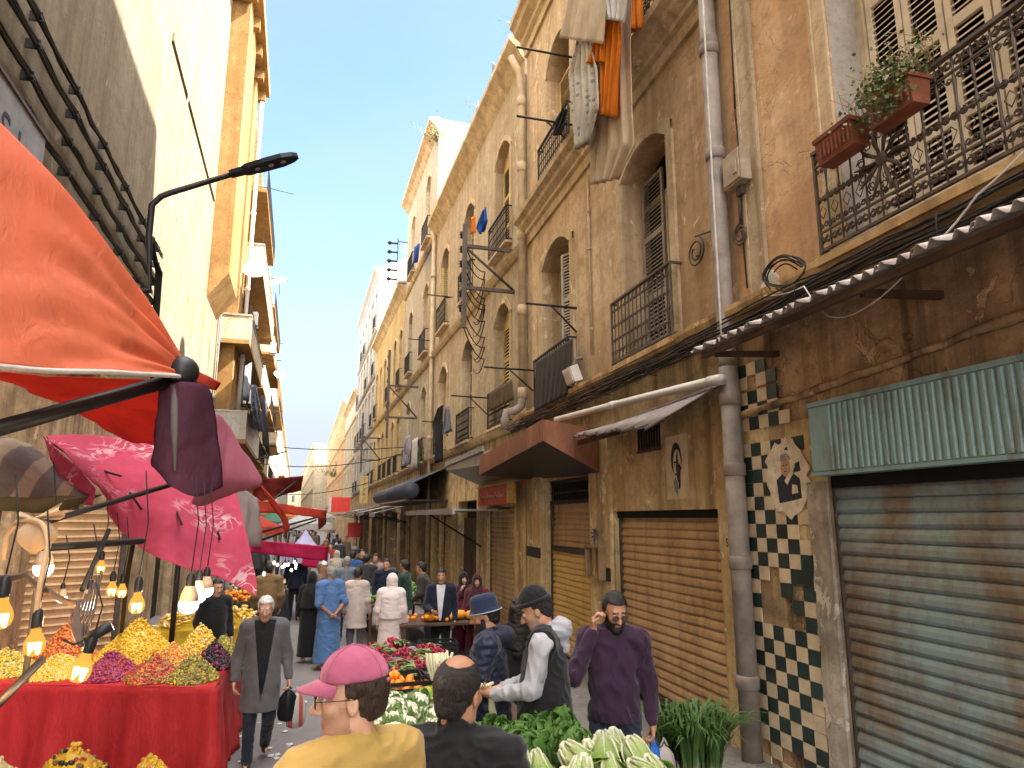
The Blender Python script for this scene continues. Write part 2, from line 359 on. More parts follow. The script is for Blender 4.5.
def window(par, q, kind, lm='shutter_wood', pitch=.05, depth=.4):
    """what fills an arched opening: louvred leaves, a glazed door, a fanlight"""
    a, b, zb, zt = q[:4]; rise = q[4] if len(q) > 4 else 0; dp = q[5] if len(q) > 5 else depth
    zs = zt-rise-.02; y = -dp+.06
    bk = MB(); back(bk, q, dp); bk.build('room_darkness', M['dark'], par)
    if kind == 'closed':
        n = 2 if b-a < 1.8 else 4; w = (b-a)/n
        for k in range(n):
            m = MB(); leaf(m, a+w*k+.006, a+w*(k+1)-.006, zb+.03, zs, y, pitch); m.build('louvred_shutter', M[lm], par)
        if rise > 0:
            m = MB(); m.box(a, b, y-.01, y+.03, zs, zt); m.build('arch_panel', M[lm], par)
    elif kind == 'half':                # far leaf shut, near half glazed
        m = MB(); leaf(m, a+(b-a)*.52, b-.02, zb+.03, zs, y+.05, pitch); m.build('louvred_shutter', M[lm], par)
        glazing(par, a+.01, a+(b-a)*.5, zb+.02, zs-.45, y, 1, 3); m = MB(); m.box(a, b, y-.02, y+.04, zs-.45, zs-.36); m.build('transom', M['frame'], par)
    elif kind == 'open':
        glazing(par, a+.01, b-.01, zb+.02, zs, y-.02, 2, 4)
        for s_, u in ((0, a), (1, b)):  # leaves folded back against the reveals
            m = MB(); leaf(m, 0, dp*.85, zb+.03, zs, 0, pitch); o = m.build('louvred_shutter', M[lm], par)
            o.location = (u+.045 if s_ == 0 else u-.01, -dp*.92, 0); o.rotation_euler = (0, 0, PI/2)
    elif kind == 'ajar':                # the near leaf half turned out of the opening
        glazing(par, a+.01, b-.01, zb+.02, zs, y-.02, 2, 4)
        m = MB(); leaf(m, 0, (b-a)*.42, zb+.03, zs, 0, pitch); o = m.build('louvred_shutter', M[lm], par); o.location = (a+.03, -dp*.75, 0); o.rotation_euler = (0, 0, R(22))
    elif kind == 'dark':
        glazing(par, a+.01, b-.01, zb+.02, zs+rise*.5, y-.02, 2, 4)
def trim_arch(mb, q, w=.16, t=.035, n=10):
    a, b, zb, zt = q[:4]; rise = q[4] if len(q) > 4 else 0
    mb.box(a-w, a-.002, -.01, t, zb, zt-rise); mb.box(b+.002, b+w, -.01, t, zb, zt-rise)
    zo = lambda u: arch_z(a-w, b+w, zt+w, rise+(w*.2 if rise else 0), u)
    us = [a-w+(b-a+2*w)*k/n for k in range(n+1)]
    for k in range(n):
        p, r = us[k], us[k+1]
        li = lambda u: arch_z(a, b, zt, rise, min(max(u, a), b)) if a <= u <= b else zt-rise
        vs = []
        for (u) in (p, r):
            vs += [(u, -.01, li(u)), (u, t, li(u)), (u, t, zo(u)), (u, -.01, zo(u))]
        mb.add(vs, [(1, 2, 6, 5), (2, 3, 7, 6), (0, 1, 5, 4)], False)
    mb.box(a-w-.02, b+w+.02, -.01, t+.03, zt+w+.02, zt+w+.07) if rise <= 0 else None
def scroll(mb, c, r, plane='uz', turns=1.0, a0=0, n=12, rad=.006, sgn=1, sides=4):
    pts = []
    for i in range(n+1):
        t = i/n; a = a0+sgn*2*PI*turns*t; rr = r*(1-.62*t*(turns > 1))
        pts.append((c[0]+rr*math.cos(a), c[1], c[2]+rr*math.sin(a)))
    mb.tube(pts, rad, sides)
def railing(par, u0, u1, z0, z1, o, style='scroll', mat='iron', sides=True, pitch=.13, name='railing'):
    r = MB(); w = u1-u0
    r.box(u0, u1, o-.022, o+.022, z1-.03, z1); r.box(u0, u1, o-.014, o+.014, z0+.05, z0+.075)
    if sides and o > .06:
        for u in (u0, u1-.028): r.box(u, u+.028, .002, o-.022, z1-.03, z1); r.box(u, u+.028, .002, o-.014, z0+.05, z0+.075)
    for u in (u0+.002, u1-.028): r.box(u, u+.026, o-.013, o+.013, z0, z1-.03)
    n = max(2, int(w/pitch)); p = w/n; zt, zb = z1-.03, z0+.075
    hz = zt-zb
    if style in ('scroll', 'rich'):
        r.box(u0, u1, o-.01, o+.01, zt-.14*hz-.008, zt-.14*hz+.008); r.box(u0, u1, o-.01, o+.01, zb+.17*hz-.008, zb+.17*hz+.008)
        if style == 'rich': r.box(u0, u1, o-.009, o+.009, zb+.5*hz-.006, zb+.5*hz+.006)
    for k in range(n+1):
        u = min(max(u0+p*k, u0+.01), u1-.01)
        if style == 'plain': r.box(u-.009, u+.009, o-.008, o+.008, zb, zt); continue
        if style == 'rich':
            r.tube([(u, o, zb), (u, o, zb+.17*hz), (u, o, zb+.2*hz), (u, o, zb+.25*hz), (u, o, zb+.3*hz), (u, o, zb+.48*hz), (u, o, zb+.53*hz), (u, o, zb+.58*hz), (u, o, zt-.3*hz), (u, o, zt-.22*hz), (u, o, zt-.17*hz), (u, o, zt)],
                   [.008, .008, .018, .011, .009, .008, .017, .008, .009, .016, .009, .008], 6)
        else: r.box(u-.007, u+.007, o-.007, o+.007, zb, zt)
        if k < n:
            uc = u+p/2
            if style == 'rich':
                for (zc, rr) in ((zb+.085*hz, .07*hz), (zt-.07*hz, .055*hz)):
                    for sg in (-1, 1): scroll(r, (uc+sg*p*.23, o, zc), min(rr, p*.24), 'uz', 1.6, PI/2, 12, .0088, sg)
                for sg in (-1, 1):
                    scroll(r, (uc+sg*p*.22, o, zb+.5*hz), p*.22, 'uz', 1.5, PI/2*sg, 11, .0088, sg)
                    scroll(r, (uc+sg*p*.2, o, zb+.235*hz), p*.19, 'uz', 1.3, PI, 9, .008, sg)
                    scroll(r, (uc+sg*p*.2, o, zt-.2*hz), p*.17, 'uz', 1.3, 0, 9, .008, sg)
                    r.tube([(uc, o, zb+.3*hz), (uc+sg*p*.3, o, zb+.37*hz), (uc, o, zb+.43*hz)], .005, 4)
            elif style == 'scroll':
                scroll(r, (uc, o, zb+.085*hz), min(.08*hz, p*.45), 'uz', 1, 0, 8, .006, 1); scroll(r, (uc, o, zt-.07*hz), min(.06*hz, p*.4), 'uz', 1, 0, 8, .006, 1)
                for sg in (-1, 1):
                    scroll(r, (uc+sg*p*.2, o, zb+.36*hz), p*.22, 'uz', 1.4, PI/2, 8, .0055, sg); scroll(r, (uc+sg*p*.2, o, zb+.6*hz), p*.22, 'uz', 1.4, -PI/2, 8, .0055, sg)
    if style == 'rich':                 # the rosette in the middle of the panel
        uc, zc = u0+w*.62, zb+.52*hz
        for k in range(10):
            a = 2*PI*k/10; r.tube([(uc+.05*math.cos(a), o+.012, zc+.05*math.sin(a)), (uc+.17*math.cos(a), o+.02, zc+.17*math.sin(a)), (uc+.29*math.cos(a+.1), o+.012, zc+.29*math.sin(a+.1))], [.012, .02, .006], 5)
            scroll(r, (uc+.22*math.cos(a+.3), o+.012, zc+.22*math.sin(a+.3)), .05, 'uz', 1.4, a, 8, .007)
        r.ell((uc, o+.012, zc), (.06, .03, .06), 10, 6)
    return r.build(name, M[mat], par)
def roller(par, u0, u1, z0, z1, o, mat, pitch=.115, amp=.03, name='roller_shutter'):
    m = MB(); n = int((z1-z0)/pitch); pr = []
    for i in range(n):
        z = z0+i*pitch; pr += [(0, z), (amp*.55, z+.006), (amp, z+pitch*.25), (amp*.85, z+pitch*.6), (amp*.35, z+pitch*.9), (0, z+pitch*.97)]
    pr.append((0, z1)); N = 6
    N = 26; rr = random.Random(int(abs(u0*100+z0*10))); tl = [rr.gauss(0, .0035) for _ in range(n+2)]; dn = [(rr.uniform(u0, u1), rr.uniform(z0, z1), rr.uniform(.08, .3), rr.uniform(-.045, .02)) for _ in range(int(9*(u1-u0)))]
    def fn(a, b):
        q = pr[round(b*(len(pr)-1))]; u = u0+(u1-u0)*(1-a); i = round(b*(len(pr)-1))//6; d = sum(k*math.exp(-((u-x)**2+(q[1]-y)**2)/r**2) for x, y, r, k in dn)
        return (u, o+q[0]+d+.004*math.sin(7*a+3*q[1]), q[1]+tl[i]*(2*a-1)+.0035*math.sin(5*a+i*1.7))
    m.grid(fn, N, len(pr)-1, False)
    s = m.build(name, M[mat], par)
    MB().box(u0-.05, u0+.012, o-.03, o+.05, z0, z1).build('guide_rail', M['iron2'], s); MB().box(u1-.012, u1+.05, o-.03, o+.05, z0, z1).build('guide_rail', M['iron2'], s)
    b = MB().box(u0, u1, o-.02, o+.055, z0-.09, z0); b.build('bottom_bar', M['iron2'], s)
    return s
def corrugated(mb, A, B, C, D, waves, amp=.025, sub=8, nv=3, rag=0.0):
    """a corrugated sheet over the four corners; the waves run from AB to DC"""
    A, B, C, D = map(Vector, (A, B, C, D)); nrm = (B-A).cross(D-A).normalized(); n = waves*sub
    rg = [random.uniform(-rag, rag) for _ in range(waves+1)]
    def fn(a, b):
        p = A.lerp(B, a).lerp(D.lerp(C, a), b); e = rg[int(a*waves)]*b
        return p+nrm*(amp*math.sin(2*PI*waves*a))+(D-A).normalized()*e
    mb.grid(fn, n, nv)
def ledge(mb, u0, u1, z, prof, e=0.0):
    """a moulded string course: prof is a list of (o, dz) from the bottom up"""
    poly = [(-.05, prof[0][1])]+[(a, b) for a, b in prof]+[(-.05, prof[-1][1])]
    mb.prism([(a, z+b) for a, b in poly], u0, u1, 'x')
def cable(pts, r=.008, sag=0, n=12, sides=5, mb=None):
    mb = mb or MB(); out = []
    pts = [Vector(p) for p in pts]
    for i in range(len(pts)-1):
        for k in range(n):
            t = k/n; p = pts[i].lerp(pts[i+1], t); p.z -= sag*4*t*(1-t); out.append(p)
    out.append(pts[-1]); return mb.tube(out, r, sides)
# ------------------------------------------------------------------ setting: street and sky
t = NT('street_asphalt'); v = t.coord('Object')
f = t.noise(v, .6, 6, .6); c = t.mix(t.ramp(f, .35, .7), (.15, .14, .14), (.22, .205, .20))
f2 = t.noise(v, 40, 5, .7); c = t.mix(t.math('MULTIPLY', t.ramp(f2, .5, .7), .4), c, (.20, .19, .19))
f3 = t.noise(t.coord('Object', (1, 1, 1), (7, 1, 0)), 1.6, 7, .7, .5); c = t.mix(t.math('MULTIPLY', t.ramp(f3, .6, .72), .6), c, (.045, .042, .045))
n = t.bump(t.math('ADD', f2, f3), .35, .01); M['asphalt'] = t.done(t.bsdf(c, t.ramp(f3, .3, .75, (.85, .85, .85, 1), (.45, .45, .45, 1)), 0, n, .35))
g = MB()
ys = [-60, -10, 1.5]+[1.5+.5*k for k in range(1, 15)]+[12, 20, 40, 80, 160, 900]
xs = [-600, -40, -8, -4, -2, 0, 2, 4, 8, 40, 600]
g.grid(lambda a, b: (xs[round(a*(len(xs)-1))], ys[round(b*(len(ys)-1))], gz(ys[round(b*(len(ys)-1))])), len(xs)-1, len(ys)-1)
tag(g.build('street', M['asphalt']), kind='structure')
# right-hand pavement with its kerb
kb = MB()
yy = [1.0+.5*k for k in range(16)]+[14.4, 30, 60, 90]
xr = lambda y: 4.3+.0328*y if y < 14.4 else 4.77+.0052*(y-14.4)
for i in range(len(yy)-1):
    a, b = yy[i], yy[i+1]; h0, h1 = gz(a)+.12, gz(b)+.12; w = 1.15
    A0, A1, B0, B1 = xr(a)-w, xr(a)+.3, xr(b)-w, xr(b)+.3
    kb.add([(A0, a, h0), (A1, a, h0), (B1, b, h1), (B0, b, h1), (A0, a, h0-.2), (B0, b, h1-.2)], [(0, 1, 2, 3), (4, 0, 3, 5)], False)
M['paving'] = plaster('pavement_concrete', (.17, .155, .14), (.23, .21, .19), (.08, .07, .06), .1, .2, .8)
tag(kb.build('pavement', M['paving']), kind='structure')
# scraps trodden into the roadway
M['scrap'] = simple('paper_scrap', (.55, .53, .5), .8)
sg = MB()
for k in range(46):
    p = PZ(random.uniform(238, 330), random.uniform(676, 766), 0.006); s = random.uniform(.015, .05); a = random.uniform(0, 6)
    z = gz(p.y)+.006
    sg.add([(p.x+s*math.cos(a+q), p.y+s*1.3*math.sin(a+q), z+random.uniform(0, .008)) for q in (0, 1.3, 2.9, 4.3)], [(0, 1, 2, 3)], False)
tag(sg.build('litter', M['scrap']), 'scraps of pale paper and leaves trodden into the roadway', 'litter', kind='stuff')
w = bpy.data.worlds.new('World'); sc.world = w; w.use_nodes = True; nt = w.node_tree
for n_ in list(nt.nodes): nt.nodes.remove(n_)
SUN = Vector((1.0, -.30, 1.05)).normalized()
el = math.asin(SUN.z); az = math.atan2(SUN.x, SUN.y)
sky = nt.nodes.new('ShaderNodeTexSky'); sky.sky_type = 'NISHITA'; sky.sun_disc = False
sky.sun_elevation = el; sky.sun_rotation = az; sky.altitude = 3000; sky.air_density = 1.0; sky.dust_density = .4; sky.ozone_density = 3.5
bg = nt.nodes.new('ShaderNodeBackground'); bg.inputs[1].default_value = .05
tc = nt.nodes.new('ShaderNodeTexCoord'); mp = nt.nodes.new('ShaderNodeMapping'); mp.inputs['Scale'].default_value = (1.2, 1.2, 2.6)
nz = nt.nodes.new('ShaderNodeTexNoise'); nz.inputs['Scale'].default_value = 1.6; nz.inputs['Detail'].default_value = 6; nz.inputs['Distortion'].default_value = .6
rp = nt.nodes.new('ShaderNodeValToRGB'); rp.color_ramp.elements[0].position = .30; rp.color_ramp.elements[1].position = .78
rp.color_ramp.elements[1].color = (.75, .75, .75, 1)
mx = nt.nodes.new('ShaderNodeMix'); mx.data_type = 'RGBA'; mx.inputs[7].default_value = (1.12, 1.24, 1.42, 1)
L = nt.links.new
L(tc.outputs['Generated'], mp.inputs[0]); L(mp.outputs[0], nz.inputs['Vector']); L(nz.outputs['Fac'], rp.inputs[0]); 
sz_ = nt.nodes.new('ShaderNodeSeparateXYZ'); L(tc.outputs['Generated'], sz_.inputs[0]); hz_ = nt.nodes.new('ShaderNodeMapRange'); hz_.interpolation_type = 'SMOOTHSTEP'; hz_.inputs[1].default_value = .46; hz_.inputs[2].default_value = .10; L(sz_.outputs[2], hz_.inputs[0])
hm_ = nt.nodes.new('ShaderNodeMath'); hm_.operation = 'MAXIMUM'; L(rp.outputs[0], hm_.inputs[0]); L(hz_.outputs[0], hm_.inputs[1]); L(hm_.outputs[0], mx.inputs[0])
L(sky.outputs[0], mx.inputs[6]); 
# bright cloud added out of view, overhead and behind, as fill light; clear blue ahead down the street
sx_ = nt.nodes.new('ShaderNodeSeparateXYZ'); L(tc.outputs['Generated'], sx_.inputs[0]); mr_ = nt.nodes.new('ShaderNodeMapRange'); mr_.interpolation_type = 'SMOOTHSTEP'
mr_.inputs[1].default_value = .66; mr_.inputs[2].default_value = .25; L(sx_.outputs[1], mr_.inputs[0])
n2 = nt.nodes.new('ShaderNodeTexNoise'); n2.inputs['Scale'].default_value = 2.2; n2.inputs['Detail'].default_value = 6; L(mp.outputs[0], n2.inputs['Vector'])
r2 = nt.nodes.new('ShaderNodeValToRGB'); r2.color_ramp.elements[0].position = .30; r2.color_ramp.elements[1].position = .52; L(n2.outputs['Fac'], r2.inputs[0])
mm = nt.nodes.new('ShaderNodeMath'); mm.operation = 'MULTIPLY'; L(mr_.outputs[0], mm.inputs[0]); L(r2.outputs[0], mm.inputs[1])
m2 = nt.nodes.new('ShaderNodeMix'); m2.data_type = 'RGBA'; m2.inputs[7].default_value = (14.2, 13.8, 13.3, 1); L(mm.outputs[0], m2.inputs[0]); L(mx.outputs[2], m2.inputs[6]); L(m2.outputs[2], bg.inputs[0])
wo = nt.nodes.new('ShaderNodeOutputWorld'); L(bg.outputs[0], wo.inputs[0])
sd = bpy.data.lights.new('sun', 'SUN'); sd.energy = 2.0; sd.angle = R(.53); sd.color = (1, .95, .87)
so = bpy.data.objects.new('sun', sd); col.objects.link(so); so.rotation_euler = SUN.to_track_quat('Z', 'Y').to_euler(); so.location = (20, -6, 30)
cd = bpy.data.cameras.new('camera'); cam = bpy.data.objects.new('camera', cd); col.objects.link(cam); sc.camera = cam
cd.sensor_width = 36; cd.lens = 36*CF/1024; cd.clip_start = .05; cd.clip_end = 3000
cam.location = CAM; cam.rotation_euler = (PI/2+PITCH, 0, YAW)
sc.view_settings.view_transform = 'Standard'; sc.view_settings.look = 'None'; sc.view_settings.gamma = 1; sc.view_settings.exposure = 3.85
sc.render.engine = 'CYCLES'; cy = sc.cycles
cy.max_bounces = 9; cy.diffuse_bounces = 7; cy.glossy_bounces = 3; cy.transmission_bounces = 4; cy.transparent_max_bounces = 6
cy.use_denoising = True; cy.sample_clamp_indirect = 6; cy.caustics_reflective = False; cy.caustics_refractive = False
try: cy.denoiser = 'OPENIMAGEDENOISE'
except Exception: pass
# ------------------------------------------------------------------ right side, nearest house: orange plaster, blue roller shop, tiled pier
def house(name, label, fr, group=None):
    return thing(name, label, 'building', (fr.x, fr.y, 0), fr.rz, group)
SILL = [(.0, -.12), (.05, -.12), (.07, -.06), (.15, -.03), (.17, .03), (.17, .08), (.0, .1)]
CORN = [(.0, -.1), (.05, -.1), (.06, .08), (.12, .12), (.12, .2), (.22, .28), (.24, .36), (.34, .42), (.36, .52), (.0, .55)]
h1 = house('orange_house', 'orange plastered house over the blue roller shutter and green tiled pier', FA)
w = MB(); A1W = [(2.95, 4.66, 4.87, 8.1, 0, .45), (-1.2, .5, 4.87, 8.1, 0, .45), (2.95, 4.66, 9.4, 12.4, 0, .4), (-1.2, .5, 9.4, 12.4, 0, .4)]
wall(w, -14, 6.3, 4.6, 17.4, A1W, 0, .45)
w.box(-14, 6.28, -9, -.5, 0, 17.3); w.box(-14, 6.3, -.5, -.001, 17, 17.4)
w.build('wall', M['orange'], h1); m = MB(); m.box(-14, 6.29, -8, -2.3, 17.3, 21.2); m.build('shading_attic', M['orange'], h1)  # unseen block added above the roof to keep sun off the left wall
w = MB(); wall(w, -14, 5.2, -.1, 4.6, [(1.4, 5.17, -.2, 2.97, 0, .18)], 0, .3); wall(w, 5.2, 6.3, -.1, 4.6, [], 0)
w.build('shop_front', M['shopdark'], h1)
w = MB(); wall(w, 5.16, 6.3, 2.2, 3.5, [], .012); w.build('flaking_render', M['shopwall'], h1)
m = MB()
for z in (4.72, ): ledge(m, -14, 6.3, z, [(0, -.14), (.06, -.13), (.1, -.05), (.17, 0), (.19, .07), (.19, .12), (.0, .14)])
ledge(m, -14, 6.3, 8.85, CORN); m.build('string_course', M['trimdark'], h1)
for q in A1W[:3]:
    m = MB(); a, b, zb, zt = q[:4]
    m.box(a-.16, a-.01, -.01, .03, zb, zt+.1); m.box(a-.2, a-.16, -.01, .05, zb, zt+.1); m.box(b+.01, b+.16, -.01, .03, zb, zt+.1); m.box(b+.16, b+.2, -.01, .05, zb, zt+.1); m.box(a-.2, b+.2, -.01, .06, zt+.101, zt+.3); m.build('window_surround', M['trim'], h1)
m = MB(); m.box(5.80, 6.02, -.01, .03, 4.88, 8.7); m.box(5.76, 5.80, -.01, .045, 4.88, 8.7); m.box(6.02, 6.06, -.01, .045, 4.88, 8.7); m.build('pilaster', M['cream'], h1)
for q in A1W:
    
    for e_ in (q[0]-.009, q[1]+.009): m = MB(); m.box(e_-.011, e_+.011, -.449, -.003, q[2], q[3]); m.build('reveal', M['reveal'], h1)
    bk = MB(); back(bk, q, .45); bk.build('room_darkness', M['dark'], h1)
    n = 4; wd = (q[1]-q[0]-.16)/n
    for k in range(n):
        m = MB(); u = q[0]+.08+wd*k; leaf(m, u+.008, u+wd-.008, q[2]+.03, q[3]-.04, -.40, .062, .04, 4); m.build('louvred_shutter', M['shutter_wood'], h1)
    m = MB(); m.box(q[0]+.005, q[0]+.075, -.43, -.33, q[2], q[3]); m.box(q[1]-.075, q[1]-.005, -.43, -.33, q[2], q[3]); m.build('window_frame', M['frame'], h1)
for (a, b, z) in ((2.75, 4.84, 4.82), (-1.4, .7, 4.82), (2.75, 4.84, 9.38)):
    bal = MB(); bal.box(a, b, .0, .22, z-.06, z+.015); bo = bal.build('balcony', M['trimdark'], h1)
    railing(bo, a+.03, b-.03, z+.015, z+1.02, .17, 'rich', 'iron2', True, .145)
# tiled pier: each course of tiles is laid, with a patch knocked off
tl = MB(); random.seed(11)
def in_patch(u, z):
    if 1.62 < z < 2.12 and u < 6.22-.25*(z-1.62): return random.random() < .9 and u > 5.5
    return False
rows = 27; tw, th = .163, .1365
for rI in range(rows):
    for cI in range(6):
        u0 = 5.43+cI*tw; z0 = .22+rI*th; uc, zc = u0+tw/2, z0+th/2
        if zc > 3.62 and cI < 2: continue
        if rI == 23: continue
        if zc > 3.0 and cI == 0 and random.random() < .6: continue
        if zc > 2.45 and cI < 1 and random.random() < .5: continue
        if 1.5 < zc < 2.1 and 1 <= cI <= 4 and random.random() < (.8 if 1.55 < zc < 2.02 else .4): continue
        if zc < .5 and random.random() < .25: continue
        tl.mat((rI+cI) % 2 if random.random() > .03 else (rI+cI+1) % 2); dz = random.uniform(0, .004)
        b = MB(); g_ = .003
        tl.box(u0+g_, u0+tw-g_, .013, .022+dz, z0+g_, z0+th-g_)
for k in range(6):
    for rI in range(4):
        if rI < 2 and k < 2: continue
        u0 = 5.43+k*tw; z0 = .22+27*th+.03+rI*th
        if random.random() < .12 or z0 > 4.2: continue
        tl.mat((rI+k) % 2); tl.box(u0+.003, u0+tw-.003, .013, .022, z0, z0+th-.004)
tl.build('pier_tiling', [M['tile_dark'], M['tile_light']], h1)
m = MB(); random.seed(3)
zz = [.2+.16*k for k in range(18)]
for i in range(17):
    e0, e1 = random.uniform(0, .03), random.uniform(0, .03)
    m.add([(5.17, .035, zz[i]), (5.40+e0, .035, zz[i]), (5.40+e1, .035, zz[i+1]), (5.17, .035, zz[i+1]), (5.17, -.2, zz[i]), (5.43+e0, .001, zz[i]), (5.43+e1, .001, zz[i+1]), (5.17, -.2, zz[i+1])], [(1, 0, 3, 2), (0, 4, 7, 3), (5, 1, 2, 6)], False)
m.build('door_jamb', plaster('jamb_plaster', (.34, .28, .22), (.58, .52, .44), (.10, .08, .06), .4, .7, 1.6), h1)
roller(h1, 1.4, 5.16, .42, 2.93, -.08, 'roll_blue', .117, .032, 'roller_shutter')
m = MB(); m.box(1.4, 5.16, -.17, -.02, 2.86, 2.99); m.build('shutter_slot', M['dark'], h1)
# ribbed sheet-metal fascia over the blue roller
m = MB(); m.box(1.3, 5.17, .002, .14, 2.99, 3.56); m.box(1.28, 5.19, .002, .16, 3.561, 3.60); m.box(1.28, 5.19, .002, .155, 2.96, 2.989)
m.box(4.93, 5.165, .141, .152, 3.0, 3.55)
u = 1.4
while u < 4.9:
    m.prism([(u, .141), (u+.012, .158), (u+.034, .158), (u+.046, .141)], 3.0, 3.55, 'z'); u += .066
m.build('fascia_box', M['box_blue'], h1)
# a rotten timber and old conduit along the wall under the awning
m = MB(); random.seed(5)
pts = [(6.35-.18*k, .03+random.uniform(0, .02), 3.66+.012*k+random.uniform(-.012, .012)) for k in range(40)]
m.tube(pts, [random.uniform(.028, .045) for _ in pts], 6); m.build('rotten_lath', M['shopdark'], h1)
# writing on the tiles
M['inkb'] = simple('dark_blue_paint', (.02, .06, .09), .6, 0, .3)
M['ink'] = simple('black_stencil_paint', (.05, .05, .045), .8, 0, .4)
def text(s, size, name, mat, parent, u, o, z, rot=(PI/2, 0, PI), ext=.001, sx=1.0):
    c = bpy.data.curves.new(name, 'FONT'); c.body = s; c.size = size; c.extrude = ext; c.align_x = 'CENTER'; c.align_y = 'CENTER'
    tmp = bpy.data.objects.new(name+'_tmp', c); col.objects.link(tmp); dg = bpy.context.evaluated_depsgraph_get()
    me = bpy.data.meshes.new_from_object(tmp.evaluated_get(dg)); bpy.data.objects.remove(tmp, do_unlink=True)
    ob = bpy.data.objects.new(name, me); col.objects.link(ob); me.materials.clear(); me.materials.append(mat)
    ob.parent = parent; ob.location = (u, o, z); ob.rotation_euler = rot; ob.scale = (sx, 1, 1); return ob
text('1', .09, 'painted_number', M['inkb'], h1, 5.60, .0285, 2.30); text('15', .10, 'painted_number', M['inkb'], h1, 5.52, .0285, 2.16)
# ------------------------------------------------------------------ second house: ochre, three storeys, three roller shops
h2 = house('ochre_house', 'ochre plastered house of arched windows above the brown and yellow roller shutters', FA)
A2W = [(7.72, 9.2, 4.87, 8.02, .28, .45), (11.55, 13.25, 4.87, 8.1, .36, .45)]
A2T = [(7.72, 9.2, 9.45, 12.6, .5, .42), (11.35, 12.85, 9.45, 12.55, .55, .42)]
w = MB(); wall(w, 6.3, 14.4, 4.6, 14.05, A2W+A2T, 0, .45); w.box(6.3, 14.38, -9, -.5, 0, 14.1); w.box(6.3, 14.38, -.5, -.002, 13.8, 14.04)
w.build('wall', M['ochre'], h2)
w = MB(); S2 = [(6.98, 9.86, -.2, 2.70, 0, .22), (10.75, 13.27, -.2, 3.32, 0, .28)]
wall(w, 6.3, 14.4, -.1, 4.6, S2, 0, .3); w.build('shop_front', M['shopwall'], h2)
m = MB(); m.box(6.3, 11.7, -8, -2.3, 14.1, 21.2); m.build('shading_attic', M['ochre'], h2)  # unseen roof block added, sized so its shadow falls across the street
m = MB(); ledge(m, 6.3, 14.4, 4.72, [(0, -.14), (.06, -.13), (.1, -.05), (.17, 0), (.19, .07), (.19, .12), (.0, .14)]); m.build('sill_course', M['trimdark'], h2)
m = MB(); ledge(m, 6.3, 14.4, 8.85, CORN); m.build('string_course', M['trim'], h2)
m = MB(); ledge(m, 6.3, 14.4, 13.75, [(.0, -.1), (.06, -.1), (.08, .1), (.16, .16), (.17, .3), (.32, .42), (.36, .55), (.44, .6), (.45, .72), (.0, .76)]); m.build('cornice', M['trim'], h2)
for q in A2W+A2T: m = MB(); trim_arch(m, q, .17, .04); m.build('window_surround', M['trim'], h2)
for k, q in enumerate(A2W): window(h2, q, ('half', 'ajar')[k], 'shutter_grey', .06)
for k, q in enumerate(A2T): window(h2, q, ('half', 'half')[k], 'shutter_yellow', .06)
for q, st, mt in ((A2W[0], 'scroll', 'iron2'), (A2W[1], 'plain', 'iron'), (A2T[0], 'scroll', 'iron'), (A2T[1], 'scroll', 'iron')):
    z = q[2]-.06; a, b = q[0]-.22, q[1]+.2
    bal = MB(); bal.box(a-.04, b+.04, .0, .2, z-.05, z+.012); bo = bal.build('balcony', M['trimdark'], h2)
    railing(bo, a, b, z+.012, z+1.02, .16, st, mt, True, .125)
# roller shutters
roller(h2, 6.98, 9.84, .32, 2.66, -.12, 'roll_brown', .112, .03)
m = MB(); m.box(6.98, 9.86, -.21, -.05, 2.6, 2.71); m.build('shutter_slot', M['dark'], h2)
rs = roller(h2, 10.78, 13.24, .12, 2.05, -.16, 'roll_yellow', .105, .028); roller(h2, 10.78, 13.24, 2.06, 2.88, -.162, 'roll_brown', .105, .024)
gr = MB(); gr.box(10.78, 13.24, -.2, -.17, 2.9, 3.3); bk = gr.build('fanlight_darkness', M['dark'], h2)
gr = MB(); gr.box(10.77, 13.25, -.17, -.1, 2.86, 2.93); gr.box(10.77, 13.25, -.16, -.12, 3.25, 3.31); gr.box(10.77, 13.25, -.155, -.125, 3.06, 3.09)
for k in range(24): u = 10.8+.105*k; gr.box(u, u+.016, -.15, -.13, 2.93, 3.26)
gr.build('fanlight_grille', M['iron'], h2)
for a, b, o_ in ((9.9, 10.72, .07), (13.3, 13.82, .09), (13.9, 14.38, .05)): m = MB(); m.box(a, b, .002, o_, -.1, 3.9); m.build('shop_pier', M['shopwall'], h2)
for a, b, o_, z in ((9.89, 10.3, .071, 1.66), (13.29, 13.83, .091, 1.82), (13.9, 14.39, .051, 1.82)): m = MB(); m.box(a, b, o_, o_+.012, z, z+.2); m.build('black_painted_band', M['blackp'], h2)
m = MB(); m.box(8.27, 8.93, .001, .004, 3.52, 3.97); m.build('vent_darkness', M['dark'], h2)
gr = MB(); gr.box(8.25, 8.95, .002, .03, 3.49, 3.53); gr.box(8.25, 8.95, .002, .03, 3.96, 4.0)
for k in range(9): u = 8.3+.077*k; gr.box(u, u+.014, .006, .02, 3.53, 3.96)
gr.build('vent_grille', M['iron2'], h2)
text('SB', .13, 'stencilled_letters', M['ink'], h2, 6.79, .004, 2.33, sx=.8); text('BRS', .15, 'stencilled_letters', M['ink'], h2, 6.70, .004, 2.13, sx=.8)
